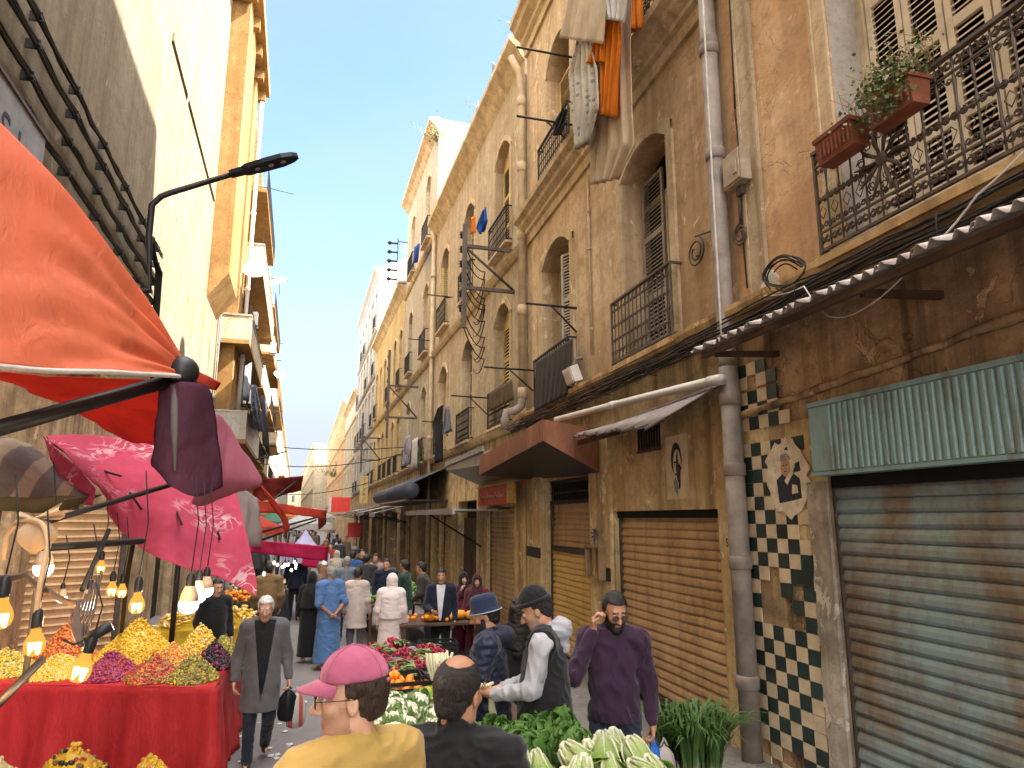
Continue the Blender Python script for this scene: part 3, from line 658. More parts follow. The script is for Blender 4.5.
# ------------------------------------------------------------------ houses farther along the right side
def facade(name, label, fr, u0, u1, ztop, floors, bays, wm, tm='trim', bw=1.35, shut='shutter_wood', kinds=('closed', 'half', 'dark', 'open'), zl=(4.72, 8.85), rise=.4, rail='plain', ground=None, depth=.32, corn=.4, deep=9, par=0, seed=1, pitch=.09, shopm='shopwall'):
    rnd = random.Random(seed); h = house(name, label, fr)
    ops = []; n = max(1, int((u1-u0)/bays)); st = (u1-u0)/n
    for (zb, zt) in floors:
        for k in range(n):
            uc = u0+st*(k+.5); ops.append((uc-bw/2, uc+bw/2, zb, zt, rise, depth))
    zs = zl[0]-.12
    w = MB(); wall(w, u0, u1, zs, ztop, ops, 0, depth, 6); w.box(u0+.01, u1-.01, -deep, -depth-.08, 0, ztop-.02); w.box(u0+.005, u1-.005, -depth-.08, -.002, ztop-.3, ztop-.01)
    w.box(u0+.002, u0+.2, -depth-.3, -.003, zs, ztop-.31); w.box(u1-.2, u1-.002, -depth-.3, -.003, zs, ztop-.31)
    w.build('wall', M[wm], h)
    for z in zl: m = MB(); ledge(m, u0, u1, z, [(0, -.12), (.06, -.1), (.12, -.02), (.16, .08), (.0, .12)]); m.build('string_course', M[tm], h)
    m = MB(); ledge(m, u0, u1, ztop-.5, [(.0, -.1), (.08, 0), (corn*.5, .2), (corn, .38), (corn, .52), (.0, .56)]); m.build('cornice', M[tm], h)
    for q in ops: m = MB(); trim_arch(m, q, .13, .03, 6); m.build('window_surround', M[tm], h)
    for q in ops:
        window(h, q, rnd.choice(kinds), shut, pitch, depth)
        if rail and rnd.random() < .8:
            bal = MB(); bal.box(q[0]-.2, q[1]+.2, 0, .2, q[2]-.1, q[2]-.04); bo = bal.build('balcony', M[tm], h)
            railing(bo, q[0]-.16, q[1]+.16, q[2]-.04, q[2]+.92, .15, rail, 'iron', True, .13)
    gops = []
    if ground:
        for (a, b, zt, *_r) in ground: gops.append((a, b, -.2, zt, 0, .3))
    w = MB(); wall(w, u0, u1, -.1, zs, gops, 0, .3); w.build('shop_front', M[shopm], h)
    if ground:
        for (a, b, zt, knd, *rest) in ground:
            if knd in M: roller(h, a, b, .1, zt-.05, -.14, knd, .12, .025)
            else:
                d = MB(); d.box(a-.02, b+.02, -.4, -.32, -.1, zt+.02); d.build('shop_darkness', M['dark'], h)
                if knd == 'door':
                    d = MB(); d.box(a, (a+b)/2-.01, -.28, -.2, 0, zt-.5); d.box((a+b)/2+.01, b, -.28, -.2, 0, zt-.5)
                    for (p, q2) in ((a, (a+b)/2), ((a+b)/2, b)):
                        for zc in (.5, 1.3): d.box(p+.15, q2-.15, -.2, -.18, zc-.3, zc+.3)
                    d.build('door', M['wood'], h)
    return h
F2, F3 = (4.87, 8.02), (9.45, 12.55)
h3 = facade('arched_house', 'cream house with grey arched windows beyond the long drainpipe', FB, .02, 11.65, 14.35, (F2, F3), 3.72, 'cream', 'trim', 1.42, 'shutter_yellow', ('open', 'dark', 'closed'), rise=.5, rail='scroll', ground=((.95, 3.35, 2.86, 'roll_tan'), (4.5, 6.9, 3.1, 'door'), (7.9, 9.5, 2.7, 'roll_tan'), (9.9, 11.3, 2.7, 'open')), seed=5)
h4 = facade('tall_cream_house', 'tall cream house with a weathered bare side wall above its neighbour', FB, 11.75, 20.4, 19.2, (F2, F3, (14.5, 17.6)), 3.0, 'cream2', 'trim', 1.25, 'shutter_wood', ('dark', 'open', 'closed'), (4.72, 8.85, 13.9), .45, 'plain', ground=((12.4, 14.6, 2.9, 'open'), (15.4, 17.4, 2.7, 'roll_tan'), (18, 20, 2.8, 'open')), seed=8, shopm='shopdark')
h5 = facade('yellow_house', 'yellow house of narrow windows below the grey gable', FB, 20.5, 35.2, 14.9, ((4.9, 7.9), (9.4, 12.6)), 2.45, 'yellow', 'trim', 1.1, 'shutter_wood', ('dark', 'closed', 'half'), rise=.35, rail='plain', ground=((21, 23.5, 2.9, 'open'), (24.2, 26.5, 2.9, 'roll_tan'), (27.4, 30, 2.9, 'open'), (31, 34, 2.9, 'open')), seed=4, pitch=.14, shopm='shopdark')
h6 = facade('grey_gable_house', 'white house with a blank grey gable rising over the yellow house', FB, 35.3, 53.0, 21.1, ((4.9, 7.8), (9.2, 12), (13, 15.6), (16.6, 19.4)), 2.9, 'white', 'greyw', 1.2, 'shutter_grey', ('dark', 'closed'), (4.72, 8.8, 12.8, 16.3), .0, 'plain', seed=9, pitch=.2, deep=12, shopm='shopdark', ground=((36, 39, 2.9, 'open'), (41, 44, 2.9, 'open'), (46, 51, 2.9, 'open')))
w = MB(); w.add([(35.29, .0, 21.05), (35.29, -6, 24.0), (35.29, -12, 21.05), (35.29, -12, 12), (35.29, 0, 12), (35.6, .0, 21.05), (35.6, -6, 24), (35.6, -12, 21.05)], [(0, 1, 2, 3, 4), (0, 5, 6, 1), (1, 6, 7, 2), (7, 6, 5)], False); w.build('gable', M['greyw'], h6)
h7 = facade('pale_house', 'pale house with flat parapet farther down the right side', FB, 53.1, 71, 14.9, ((4.9, 7.6), (8.8, 11.6)), 2.6, 'white', 'trim', 1.2, 'shutter_grey', ('dark', 'closed'), (4.5, 8.3, 12.2), 0, None, seed=10, pitch=.3, shopm='shopdark')
h8 = facade('far_orange_house', 'orange tinted corner house far down the right side', FB, 71.1, 128, 16.9, ((4.9, 7.6), (8.6, 11.4), (12.4, 15)), 3.4, 'orange', 'trim', 1.4, 'shutter_grey', ('dark', 'closed'), (4.5, 8.2, 12), 0, None, seed=11, pitch=.4, shopm='shopdark')
h9 = facade('farthest_house', 'farthest pale house closing the right side of the street', Frame(4.6, 14.4, PI/2-R(-.75)), 129, 290, 17.4, ((4.9, 7.6), (8.6, 11.4), (12.4, 15)), 6, 'cream2', 'trim', 2.0, 'shutter_grey', ('dark',), (4.5, 8.2, 12), 0, None, seed=12, shopm='shopdark')
# ------------------------------------------------------------------ left side of the street
hl = house('left_house', 'tall beige plastered house at the left with cables along its shaded wall', FL)
w = MB(); ops = [(-9.6, -7.6, -.2, 3.0, 0, .3), (-12.6, -10.4, -.2, 3.0, 0, .3), (-6.4, -3.4, -.2, 3.0, 0, .3), (-17, -14, -.2, 3, 0, .3), (-21.5, -19, -.2, 3, 0, .3)]
wall(w, -30, 12, 4.6, 22.4, [(-5.4, -4.2, 8.6, 11.2, 0, .3)], 0, .3); w.box(-29.98, 12, -9, -.45, 0, 22.3); w.box(-29.97, 12, -.45, -.003, 22, 22.38)
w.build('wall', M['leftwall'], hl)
w = MB(); wall(w, -30, 12, -.1, 4.6, ops, 0, .3); w.build('shop_front', M['shopdark'], hl)
m = MB(); ledge(m, -30, 12, 4.75, SILL); m.build('string_course', M['trimdark'], hl)
for q in ops:
    d = MB(); back(d, q, .3); d.build('shop_darkness', M['dark'], hl)
roller(hl, -9.55, -7.65, .1, 2.9, -.15, 'roll_tan', .12, .028)
roller(hl, -12.55, -10.45, .1, 2.9, -.15, 'roll_brown', .12, .028)
d = MB(); back(d, (-5.4, -4.2, 8.6, 11.2), .3); d.build('room_darkness', M['dark'], hl)
m = MB(); leaf(m, -5.38, -4.82, 8.62, 11.15, -.22, .09); m.build('louvred_shutter', M['shutter_wood'], hl); m = MB(); leaf(m, -4.78, -4.22, 8.62, 11.15, -.22, .09); m.build('louvred_shutter', M['shutter_wood'], hl)
# plastered piers standing out of the wall high up, and the deep eaves
m = MB(); m.box(-26.4, -23.5, .002, .62, 10.6, 21.2); m.add([(-26.4, .002, 9.7), (-23.5, .002, 9.7), (-23.5, .62, 10.6), (-26.4, .62, 10.6), (-23.5, .002, 10.6), (-26.4, .002, 10.6)], [(0, 1, 2, 3), (1, 4, 2), (0, 3, 5)], False); m.build('wall_pier', M['shadebrown'], hl)
m = MB(); m.box(-29.9, -28.0, .002, .55, 6.6, 21.2); m.build('wall_pier', M['shadebrown'], hl)
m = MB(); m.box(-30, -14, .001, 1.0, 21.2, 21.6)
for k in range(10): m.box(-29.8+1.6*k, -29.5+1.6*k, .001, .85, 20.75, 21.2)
m.build('eaves', M['shadebrown'], hl)
m = MB(); m.box(-23.2, -15, .0005, .05, 12.9, 13.1); m.build('string_course', M['leftwall'], hl)
def left_balcony(par, y0, y1, z0, z1, o, mat, solid=True, seed=0):
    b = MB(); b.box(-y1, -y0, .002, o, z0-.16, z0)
    bo = b.build('balcony', M['shadebrown'], par)
    if solid:
        p = MB(); p.box(-y1, -y0, o-.1, o-.002, z0, z1); p.box(-y0-.1, -y0-.001, .004, o-.1, z0, z1); p.box(-y1+.001, -y1+.1, .004, o-.1, z0, z1); p.box(-y1-.03, -y0+.03, o-.13, o+.03, z1, z1+.06); p.box(-y0-.13, -y0+.03, .004, o-.13, z1, z1+.06)
        rr = random.Random(seed)
        for k in range(14):
            u, z = -y0+.002, z0+.15+rr.random()*(z1-z0-.35); a = rr.uniform(.1, o-.4)
        p.build('parapet', mat, bo)
        railing(bo, -y1, -y0, z1+.06, z1+.45, o-.05, 'plain', 'iron', False, .3)
    else: railing(bo, -y1, -y0, z0, z1, o, 'plain', 'iron', True, .14)
    return bo
def left_house(name, label, y0, y1, ztop, wm, bal, seed, extra=None, o0=0):
    h = house(name, label, Frame(-3.2+o0, 0, -PI/2)); rr = random.Random(seed)
    ops = []; n = int((y1-y0)/3.2); st = (y1-y0)/n
    for k in range(n):
        for zb in (5.6, 9.5, 13.4, 17):
            if zb+2.4 < ztop: u = -y1+st*(k+.5); ops.append((u-.6, u+.6, zb, zb+2.4, 0, .3))
    w = MB(); wall(w, -y1, -y0, 3.6, ztop, ops, 0, .3); w.box(-y1+.01, -y0-.01, -8, -.45, 0, ztop-.02); w.box(-y1+.01, -y0-.01, -.45, -.002, ztop-.3, ztop-.01); w.box(-y0-.2, -y0-.003, -.45, -.003, 3.6, ztop-.31)
    w.build('wall', M[wm], h); w = MB(); wall(w, -y1, -y0, -.1, 3.6, [(-y1+st*k+.4, -y1+st*(k+1)-.4, -.2, 2.9, 0, .3) for k in range(n)], 0, .3); w.build('shop_front', M['shopdark'], h)
    for k in range(n):
        d = MB(); back(d, (-y1+st*k+.4, -y1+st*(k+1)-.4, -.2, 2.9), .3); d.build('shop_darkness', M['dark'], h)
    for q in ops: window(h, q, rr.choice(('closed', 'dark', 'dark')), 'shutter_wood', .16, .3)
    m = MB(); ledge(m, -y1, -y0, ztop-.5, [(.0, -.1), (.1, 0), (.3, .25), (.5, .4), (.5, .52), (.0, .56)]); m.build('cornice', M['trimdark'], h)
    for b in bal: left_balcony(h, *b, seed=seed)
    return h
hl2 = left_house('balcony_house', 'left house of stacked deep balconies, air conditioners and rods past the white pipe', 30.05, 46, 20.2, 'cream', [(27.0, 36.2, 5.45, 6.45, 1.25, M['white'], True), (27.6, 37, 9.35, 10.3, 1.1, M['cream'], True), (30.3, 44, 13.3, 14.3, 1.2, M['cream2'], True), (30.4, 40, 17.0, 18.0, 1.15, M['cream'], False), (37.5, 45.8, 5.7, 6.7, 1.1, M['cream2'], False), (38, 45.6, 9.5, 10.5, 1.15, M['white'], True)], 3)
hl3 = left_house('yellowed_house', 'left house with railed balconies, seen beyond the stacked deep balconies', 46.05, 66, 19.3, 'yellow', [(46.4, 54, 5.6, 6.6, 1.0, M['cream'], True), (55, 65, 5.6, 6.6, 1.0, M['cream'], False), (46.4, 58, 9.5, 10.5, 1.2, M['cream2'], False), (47, 60, 13.4, 14.4, 1.15, M['cream'], True), (48, 62, 16.9, 17.8, 1.0, M['cream'], False)], 4)
hl4 = left_house('far_left_house', 'pale house farther down the left side of the street', 66.05, 110, 18.5, 'cream2', [(68, 80, 9.5, 10.5, 1.0, M['cream'], True), (84, 100, 5.6, 6.5, 1.0, M['cream'], True), (70, 90, 13.4, 14.3, 1.0, M['white'], False)], 6)
hl5 = left_house('farthest_left_house', 'last pale house closing the left side of the street', 110.1, 260, 17.5, 'white', [(120, 150, 9.5, 10.5, 1.0, M['cream'], True)], 7)
def rodpipe(name, label, fr, u, o, z0, z1, r, mat, collars=(), cat='drainpipe', elbow=None):
    t_ = thing(name, label, cat, fr.pt(u, o, z0), fr.rz)
    m = MB(); pts = [(0, 0, 0), (0, 0, z1-z0)]
    if elbow: pts = [Vector(p) for p in elbow]+[Vector((0, 0, z1-z0))]
    m.tube(pts, r, 12); m.build('pipe', mat, t_)
    for z in collars:
        c = MB(); c.tube([(0, 0, z-z0-.09), (0, 0, z-z0-.07), (0, 0, z-z0+.07), (0, 0, z-z0+.09)], [r*1.0, r*1.22, r*1.28, r*1.05], 12)
        c.box(-.02, .02, -o+.004, -r*.9, z-z0-.02, z-z0+.02); c.build('collar', mat, t_)
    return t_
rodpipe('drainpipe', 'white drainpipe running down the left wall above the pale balcony', FL, -29.6, .72, 6.6, 20.7, .085, M['pipew'], (9, 12, 15.4, 18.6))
rodpipe('drainpipe', 'thin grey conduit beside the white drainpipe on the left wall', FL, -27.2, .06, 5.6, 11.2, .03, M['pipe'], (7, 9))
rodpipe('drainpipe', 'thin dark conduit low on the sunlit left wall', FL, -26.6, .05, 5.4, 10.4, .025, M['iron2'], (7.4,))
# black cable runs with their clips along the shaded wall
cb = thing('cable_bundle', 'black cables clipped in parallel runs along the shaded left wall', 'cables', FL.pt(-1, 0, 7.4), FL.rz)
random.seed(21)
for i, (zc, oc) in enumerate(((.75, .1), (.40, .12), (.0, .1), (-.42, .12))):
    m = MB()
    for j in range(4):
        pts = []
        for k in range(46):
            u = 1.5-.36*k*1.0
            pts.append((u, oc+random.uniform(-.015, .015), zc+.022*j+random.uniform(-.010, .010)-.035*abs(math.sin(k*PI/4))))
        m.tube(pts, .021, 5)
    m.build('cable', M['cable'], cb)
    for k in range(0, 45, 4):
        c = MB(); u = 1.5-.36*k; c.box(u-.01, u+.01, .0, oc+.03, zc-.03, zc+.09); c.box(u-.05, u+.05, oc+.02, oc+.035, zc+.0, zc+.03); c.build('clip', M['cable'], cb)
m = MB(); pts = []
for i in range(7):
    pts = [(-13.6+.02*i, .1+.03*(i % 3), .8-.03*i), (-14.1, .14+.02*i, .2), (-14.5, .1+.02*i, -.8-.05*i), (-14.9-.03*i, .12, -2.2), (-19, .12+.01*i, -2.4-.05*i), (-25, .1, -2.35-.06*i)]
    cable(pts, .014, .06, 6, 5, m)
m.build('cable', M['cable'], cb)
# a white wire down the sunny wall
cable([FL.pt(-17, .05, 16), FL.pt(-17.2, .05, 9.6)], .008, 0, 10).build('wire', M['cablew']); tag(bpy.data.objects['wire'], 'thin pale wire hanging down the sunlit left wall', 'wire')
# street lamp on a bracket
sl = thing('street_lamp', 'curved arm street lamp with a flat black head over the street', 'street lamp', FL.pt(-7.4, .0, 0), FL.rz)
p0 = FL.inv(P(150, 290, 7.4)); p1 = FL.inv(P(149, 235, 7.4)); p2 = FL.inv(P(152, 205, 7.4)); p3 = FL.inv(P(170, 193, 7.4)); p4 = FL.inv(P(236, 173, 7.3)); p5 = FL.inv(P(298, 156, 7.2))
B_ = Vector((-7.4, 0, 0)); m = MB(); m.tube([Vector(q)-B_ for q in (Vector((p0.x, .04, p0.z-.3)), p0, p1, p2, (p2+p3)/2+Vector((0, 0, .03)), p3, p4)], [.035, .035, .033, .032, .03, .03, .028], 10)
m.box(-.08, .08, 0, .03, p0.z-.55, p0.z-.15); m.build('arm', M['iron'], sl)
d_ = (p5-p4); L_ = d_.length; xa = d_.normalized(); ya = Vector((0, 0, 1)).cross(xa).normalized(); za = xa.cross(ya)
MM = Matrix((( xa.x, ya.x, za.x, p4.x+7.4), (xa.y, ya.y, za.y, p4.y), (xa.z, ya.z, za.z, p4.z), (0, 0, 0, 1)))
m = MB()
prof = [(-.06, .045), (.0, .05), (.08, .055), (.12, .085), (.3, .10), (.5, .10), (L_-.06, .07), (L_, .02)]
m.add([MM @ Vector((x, s_*wd, zz)) for (x, wd) in prof for (s_, zz) in ((1, .028), (-1, .028), (-1, -.022), (1, -.022))],
      [(4*i+j, 4*i+(j+1) % 4, 4*i+4+(j+1) % 4, 4*i+4+j) for i in range(len(prof)-1) for j in range(4)]+[(0, 3, 2, 1), (28, 29, 30, 31)], False)
m.build('lamp_head', simple('lamp_casing', (.012, .014, .022), .4, .3), sl)
for x in (.22, .37, .50):
    m = MB(); m.lathe([(.028, -.026), (.030, -.022), (.030, -.0215)], 12, MM @ Matrix.Translation((x, 0, 0))); m.build('lens', simple('lamp_lens', (.30, .26, .24), .3), sl)
# air conditioners, dishes, rods on the left balconies
def aircon(label, fr, u, o, z):
    t_ = thing('air_conditioner', label, 'air conditioner', fr.pt(u, o, z), fr.rz)
    m = MB(); m.box(-.42, .42, 0, .3, 0, .62); m.build('casing', M['pipew'], t_, bevel=.012)
    g_ = MB()
    for k in range(9): g_.box(-.36, .12, .301, .312, .08+.055*k, .10+.055*k)
    g_.build('grille', M['iron2'], t_); f_ = MB(); f_.lathe([(.22, 0), (.22, .006)], 18, Matrix.Translation((-.12, .302, .31)) @ Matrix.Rotation(-PI/2, 4, 'X')); f_.build('fan_opening', M['dark'], t_)
    b = MB(); b.box(-.36, -.32, -.1, .32, -.04, -.002); b.box(.32, .36, -.1, .32, -.04, -.002); b.build('bracket', M['iron'], t_)
def dish(label, loc, rz, tilt, r=.42, mat='pipew', bracket=True):
    t_ = thing('satellite_dish', label, 'satellite dish', loc, rz)
    Mx = Matrix.Rotation(tilt, 4, 'X'); m = MB(); m.lathe([(.01, 0), (r*.35, .012), (r*.7, .05), (r, .11), (r, .118), (r*.7, .062), (r*.35, .024), (.01, .014)], 20, Mx, False); m.build('reflector', M[mat], t_)
    a = MB(); a.tube([Mx @ Vector((0, -r*.9, .1)), Mx @ Vector((0, -r*.3, r*1.1))], .012, 5); a.build('feed_arm', M['pipe'], t_); b = MB(); b.tube([Mx @ Vector((0, -r*.32, r*1.06)), Mx @ Vector((0, -r*.2, r*1.18))], .03, 8); b.build('receiver', M['pipew'], t_)
    q = MB(); q.tube([(0, 0, 0), (0, .12, -.1), (0, .12, -.6)], .02, 6); q.build('mast', M['iron2'], t_)
FLb = Frame(-3.2, 0, -PI/2)
aircon('white air conditioner hung low beside the white drainpipe on the left', FL, -31.5, .75, 7.4)
aircon('white air conditioner hung below the upper left balconies', FL, -33, .7, 11.3)
aircon('small air conditioner high on the far left balconies', FL, -42, 1.2, 12.1)
dish('large white satellite dish tilted on the left balcony at second floor', FL.pt(-29.0, 1.0, 12.6), 0, 1.0, .5)
dish('white satellite dish poking out past the left balconies against the sky', FL.pt(-35, 1.7, 14.2), -.5, .8, .42)
dish('small satellite dish farthest out on the left balconies', FL.pt(-47, 1.6, 11.8), .4, .9, .38)
def rod(label, a, b, r=.014, mat='iron', brace=None):
    t_ = thing('clothes_rod', label, 'clothes rod', a); A_ = Vector(a); m = MB(); m.tube([(0, 0, 0), Vector(b)-A_], r, 6); m.build('bar', M[mat], t_)
    if brace: m = MB(); m.tube([Vector(brace[0])-A_, Vector(brace[1])-A_], r*.8, 6); m.build('strut', M[mat], t_)
for i, (u, z, o1, s_) in enumerate(((-33, 18.3, 2.2, 'topmost thin clothes rod over the left balconies'), (-36, 14.8, 2.1, 'clothes rod sticking out above the white dish on the left'), (-38, 11.9, 2.0, 'clothes rod at middle height among the left balconies'), (-36.5, 10.6, 2.0, 'clothes rod over the cream left parapet'), (-48, 9.6, 1.9, 'upper one of two thin rods against the sky at left'), (-48.3, 8.5, 1.9, 'lower one of two thin rods against the sky at left'))):
    rod(s_, FL.pt(u, .9, z), FL.pt(u-.4, o1, z+.03), .02)
rod('long dark pole pointing out over the street from the left house', FL.pt(-30, .9, 4.75), FL.pt(-30.5, 2.65, 5.35), .035)
# ------------------------------------------------------------------ things fixed to the right-hand houses
def at(fr, name, label, cat, u, o, z, group=None): return thing(name, label, cat, fr.pt(u, o, z), fr.rz, group)
def one(mb, name, mat, label, cat, fr, u, o, z, group=None, solid=0, bevel=0):
    return tag(mb.build(name, mat, None, fr.pt(u, o, z), (0, 0, fr.rz), solid, bevel), label, cat, group)
# rusty corrugated awning over the blue shop
t_ = at(FA, 'corrugated_awning', 'long rusty corrugated awning over the blue roller shop', 'awning', 2.4, 0, 4.45)
m = MB(); corrugated(m, (-6.4, .02, .02), (3.55, .02, .02), (3.55, .82, -.22), (-6.4, .82, -.22), 96, .026, 6, 4, .05); m.build('tin_sheet', M['corr'], t_, solid=.006)
m = MB(); m.box(-6.3, 3.5, .70, .75, -.30, -.25)
m.build('timber_edge', M['wood'], t_)
for u in (-3, -.5, 1.4, 3.3):
    m = MB(); m.prism([(.0, -.28), (.0, -.22), (.7, -.27), (.7, -.32)], u, u+.05, 'x'); m.build('bracket', M['wood'], t_)
t_ = at(FA, 'corrugated_awning', 'short sagging corrugated awning over the brown roller shutter', 'awning', 8.2, 0, 3.9)
m = MB(); corrugated(m, (-1.75, .02, .22), (1.7, .02, .10), (1.75, .62, -.06), (-1.25, .80, -.30), 26, .022, 6, 4, .06); m.build('tin_sheet', M['corr_dark'], t_, solid=.006)
m = MB(); m.box(-1.0, 1.75, .5, .54, -.2, -.13); m.build('timber_edge', M['wood'], t_)
# drainpipes
t_ = at(FA, 'drainpipe', 'thick grey drainpipe beside the green and cream tiled pier', 'drainpipe', 6.40, .13, .1)
m = MB(); m.tube([(0, 0, 0), (0, 0, 4.1)], .102, 14); m.tube([(0, .0, 4.1), (0, 0, 4.2), (0, 0, 13.6)], [.102, .095, .095], 14); m.build('pipe', M['pipe'], t_)
for z in (.9, 2.05, 3.0, 3.75, 6.6, 7.95, 8.05, 10.2):
    m = MB(); m.tube([(0, 0, z-.07), (0, 0, z-.05), (0, 0, z+.05), (0, 0, z+.07)], [.102, .118, .118, .102], 14); m.box(-.03, .03, -.12, -.1, z-.03, z+.03); m.build('collar', M['pipe'], t_)
t_ = at(FA, 'drainpipe', 'long cream drainpipe with an elbow between the two arched houses', 'drainpipe', 14.33, .16, 4.6)
m = MB(); m.tube([(0, 0, .55), (0, 0, 8.0), (.02, .05, 8.6), (.05, .25, 9.0)], .085, 12); m.build('pipe', M['pipe2'], t_)
m = MB(); m.tube([(0, 0, .62), (0, .02, .42), (.02, .16, .3), (.1, .32, .28), (.14, .36, .1), (.14, .36, -.1)], .095, 10)
m.build('elbow', M['pipe'], t_)
for z in (.7, 2.6, 4.4, 6.1, 7.8):
    m = MB(); m.tube([(0, 0, z-.12), (0, 0, z-.1), (0, 0, z+.1), (0, 0, z+.12)], [.085, .11, .11, .085], 12); m.build('collar', M['pipe2'], t_)
t_ = at(FA, 'drainpipe', 'thin conduit running down the ochre wall between two arched windows', 'drainpipe', 10.55, .03, 5.0)
m = MB(); m.tube([(0, 0, .3), (0, 0, 3.6)], .022, 6); m.build('pipe', M['pipe2'], t_)
for z in (.75, 2.2, 2.9): m = MB(); m.box(-.035, .035, -.02, .03, z-.02, z+.02); m.build('collar', M['pipe2'], t_)
t_ = at(FB, 'drainpipe', 'pale drainpipe at the far edge of the cream arched house', 'drainpipe', 11.55, .12, 4.6)
m = MB(); m.tube([(0, 0, -4.4), (0, 0, 9.3)], .08, 10); m.build('pipe', M['pipe2'], t_)
for z in (1, 4.2, 7.5): m = MB(); m.tube([(0, 0, z-.08), (0, 0, z+.08)], .1, 10); m.build('collar', M['pipe2'], t_)
t_ = at(FA, 'waste_pipe', 'slanting white plastic pipe above the brown rusty canopy', 'pipe', 6.35, .26, 4.0)
m = MB(); m.tube([(0, 0, .05), (.12, .02, .06), (2.0, .06, .16), (5.3, .04, .34)], .05, 12); m.build('pipe', M['pipew'], t_)
MB().tube([(-.02, 0, .045), (.2, .02, .065)], .06, 12).build('coupling', M['pipew'], t_); MB().tube([(2.6, .055, .19), (2.8, .055, .205)], .06, 12).build('coupling', M['pipew'], t_)
# cable bundle lying on the ledge
t_ = at(FA, 'cable_bundle', 'tangle of black cables running along the ledge of the right houses', 'cables', 8, .1, 4.6)
random.seed(31); m = MB()
for j in range(11):
    pts = []; oc, zc = random.uniform(.08, .17), random.uniform(-.13, .08)
    for k in range(70):
        u = -10+.25*k; pts.append((u, oc+.02*math.sin(k*.7+j), zc+random.uniform(-.012, .012)+.03*math.sin(k*.21+j*1.3)-(.08*max(0, math.sin(k*.13+j)) if j > 6 else 0)))
    m.tube(pts, random.choice((.009, .012, .015)), 5)
m.build('cable', M['cable'], t_)
for k in range(9):
    c = MB(); u = -6+1.5*k; c.tube([(u, .04, .09), (u+.02, .2, .06), (u+.04, .21, -.15), (u+.02, .04, -.17)], .008, 4); c.build('tie', M['cable'], t_)
t_ = at(FA, 'cable_coil', 'loops of spare black cable sticking up above the corrugated awning', 'cables', 5.35, .12, 4.75)
m = MB()
for i in range(6):
    r_ = .15+.02*(i % 3); cx = -.03*i; ph = .5*i; m.tube([(cx+r_*1.25*math.cos(a)+.02*math.sin(3*a+ph), .03*i+.06*math.sin(a+ph), .10+r_*(.8+.12*(i % 4))*math.sin(a+.15*ph)) for a in [-.5+(PI*1.3+.6*i)*k/20 for k in range(21)]], .008, 5)
m.build('cable', M['cable'], t_)
m = cable([FA.pt(5.6, .2, 4.75), FA.pt(4.9, .3, 4.6), FA.pt(4.4, .5, 4.17), FA.pt(4.0, .55, 4.1), FA.pt(3.5, .55, 4.28), FA.pt(3.05, .5, 4.55), FA.pt(2.5, .4, 4.9)], .007, .03, 6)
tag(m.build('sagging_cable', M['cablew']), 'single white cable sagging in front of the dark wall over the blue fascia', 'cable')
m = cable([FA.pt(6.28, .27, 4.4), FA.pt(6.26, .27, 7), FA.pt(6.22, .27, 10.5)], .011, 0, 8); tag(m.build('white_cable', M['cablew']), 'white cable running straight up the thick grey drainpipe', 'cable')
m = cable([FA.pt(6.1, .04, 7.1), FA.pt(6.05, .05, 6.3), FA.pt(6.12, .04, 5.7), FA.pt(6.08, .05, 5.0)], .01, -.02, 6); m = cable([FA.pt(6.02, .04, 9.6), FA.pt(6.08, .05, 7.1)], .012, 0.03, 8, mb=m)
tag(m.build('black_cable', M['cable']), 'thin black cable down the plaster beside the electric junction box', 'cable')
m = MB(); m.box(-.17, .17, 0, .13, -.19, .19); m.box(-.15, .15, .131, .145, -.17, .17); m.box(-.12, -.05, .146, .16, -.1, .06)
t_ = at(FA, 'junction_box', 'beige electric junction box on the wall next to the grey drainpipe', 'junction box', 6.06, .03, 6.35); m.build('casing', simple('beige_box', (.34, .28, .21), .6), t_, bevel=.008)
m = MB(); m.box(-.05, .05, 0, .06, -.3, -.19); m.build('terminal', M['iron2'], t_)
for k, (u, sg, lab) in enumerate(((7.05, 1, 'larger iron scroll bracket left of the drainpipe'), (6.12, -1, 'small iron scroll bracket right of the drainpipe'))):
    m = MB(); scroll(m, (0, 0, 0), .20 if k == 0 else .13, 'uz', 1.9, PI*.5, 26, .012, sg, 5)
    m.tube([(0, 0, .2 if k == 0 else .13), (-.35*sg, 0, .12), (-.62*sg, 0, .02)], .012, 5) if k == 0 else m.tube([(0, 0, .13), (0, 0, .4)], .012, 5); m.tube([(0, 0, -.05), (0, -.06, -.05)], .012, 5)
    one(m, 'scroll_bracket', M['iron2'], lab, 'iron bracket', FA, u, .06, 5.78 if k == 0 else 5.62)
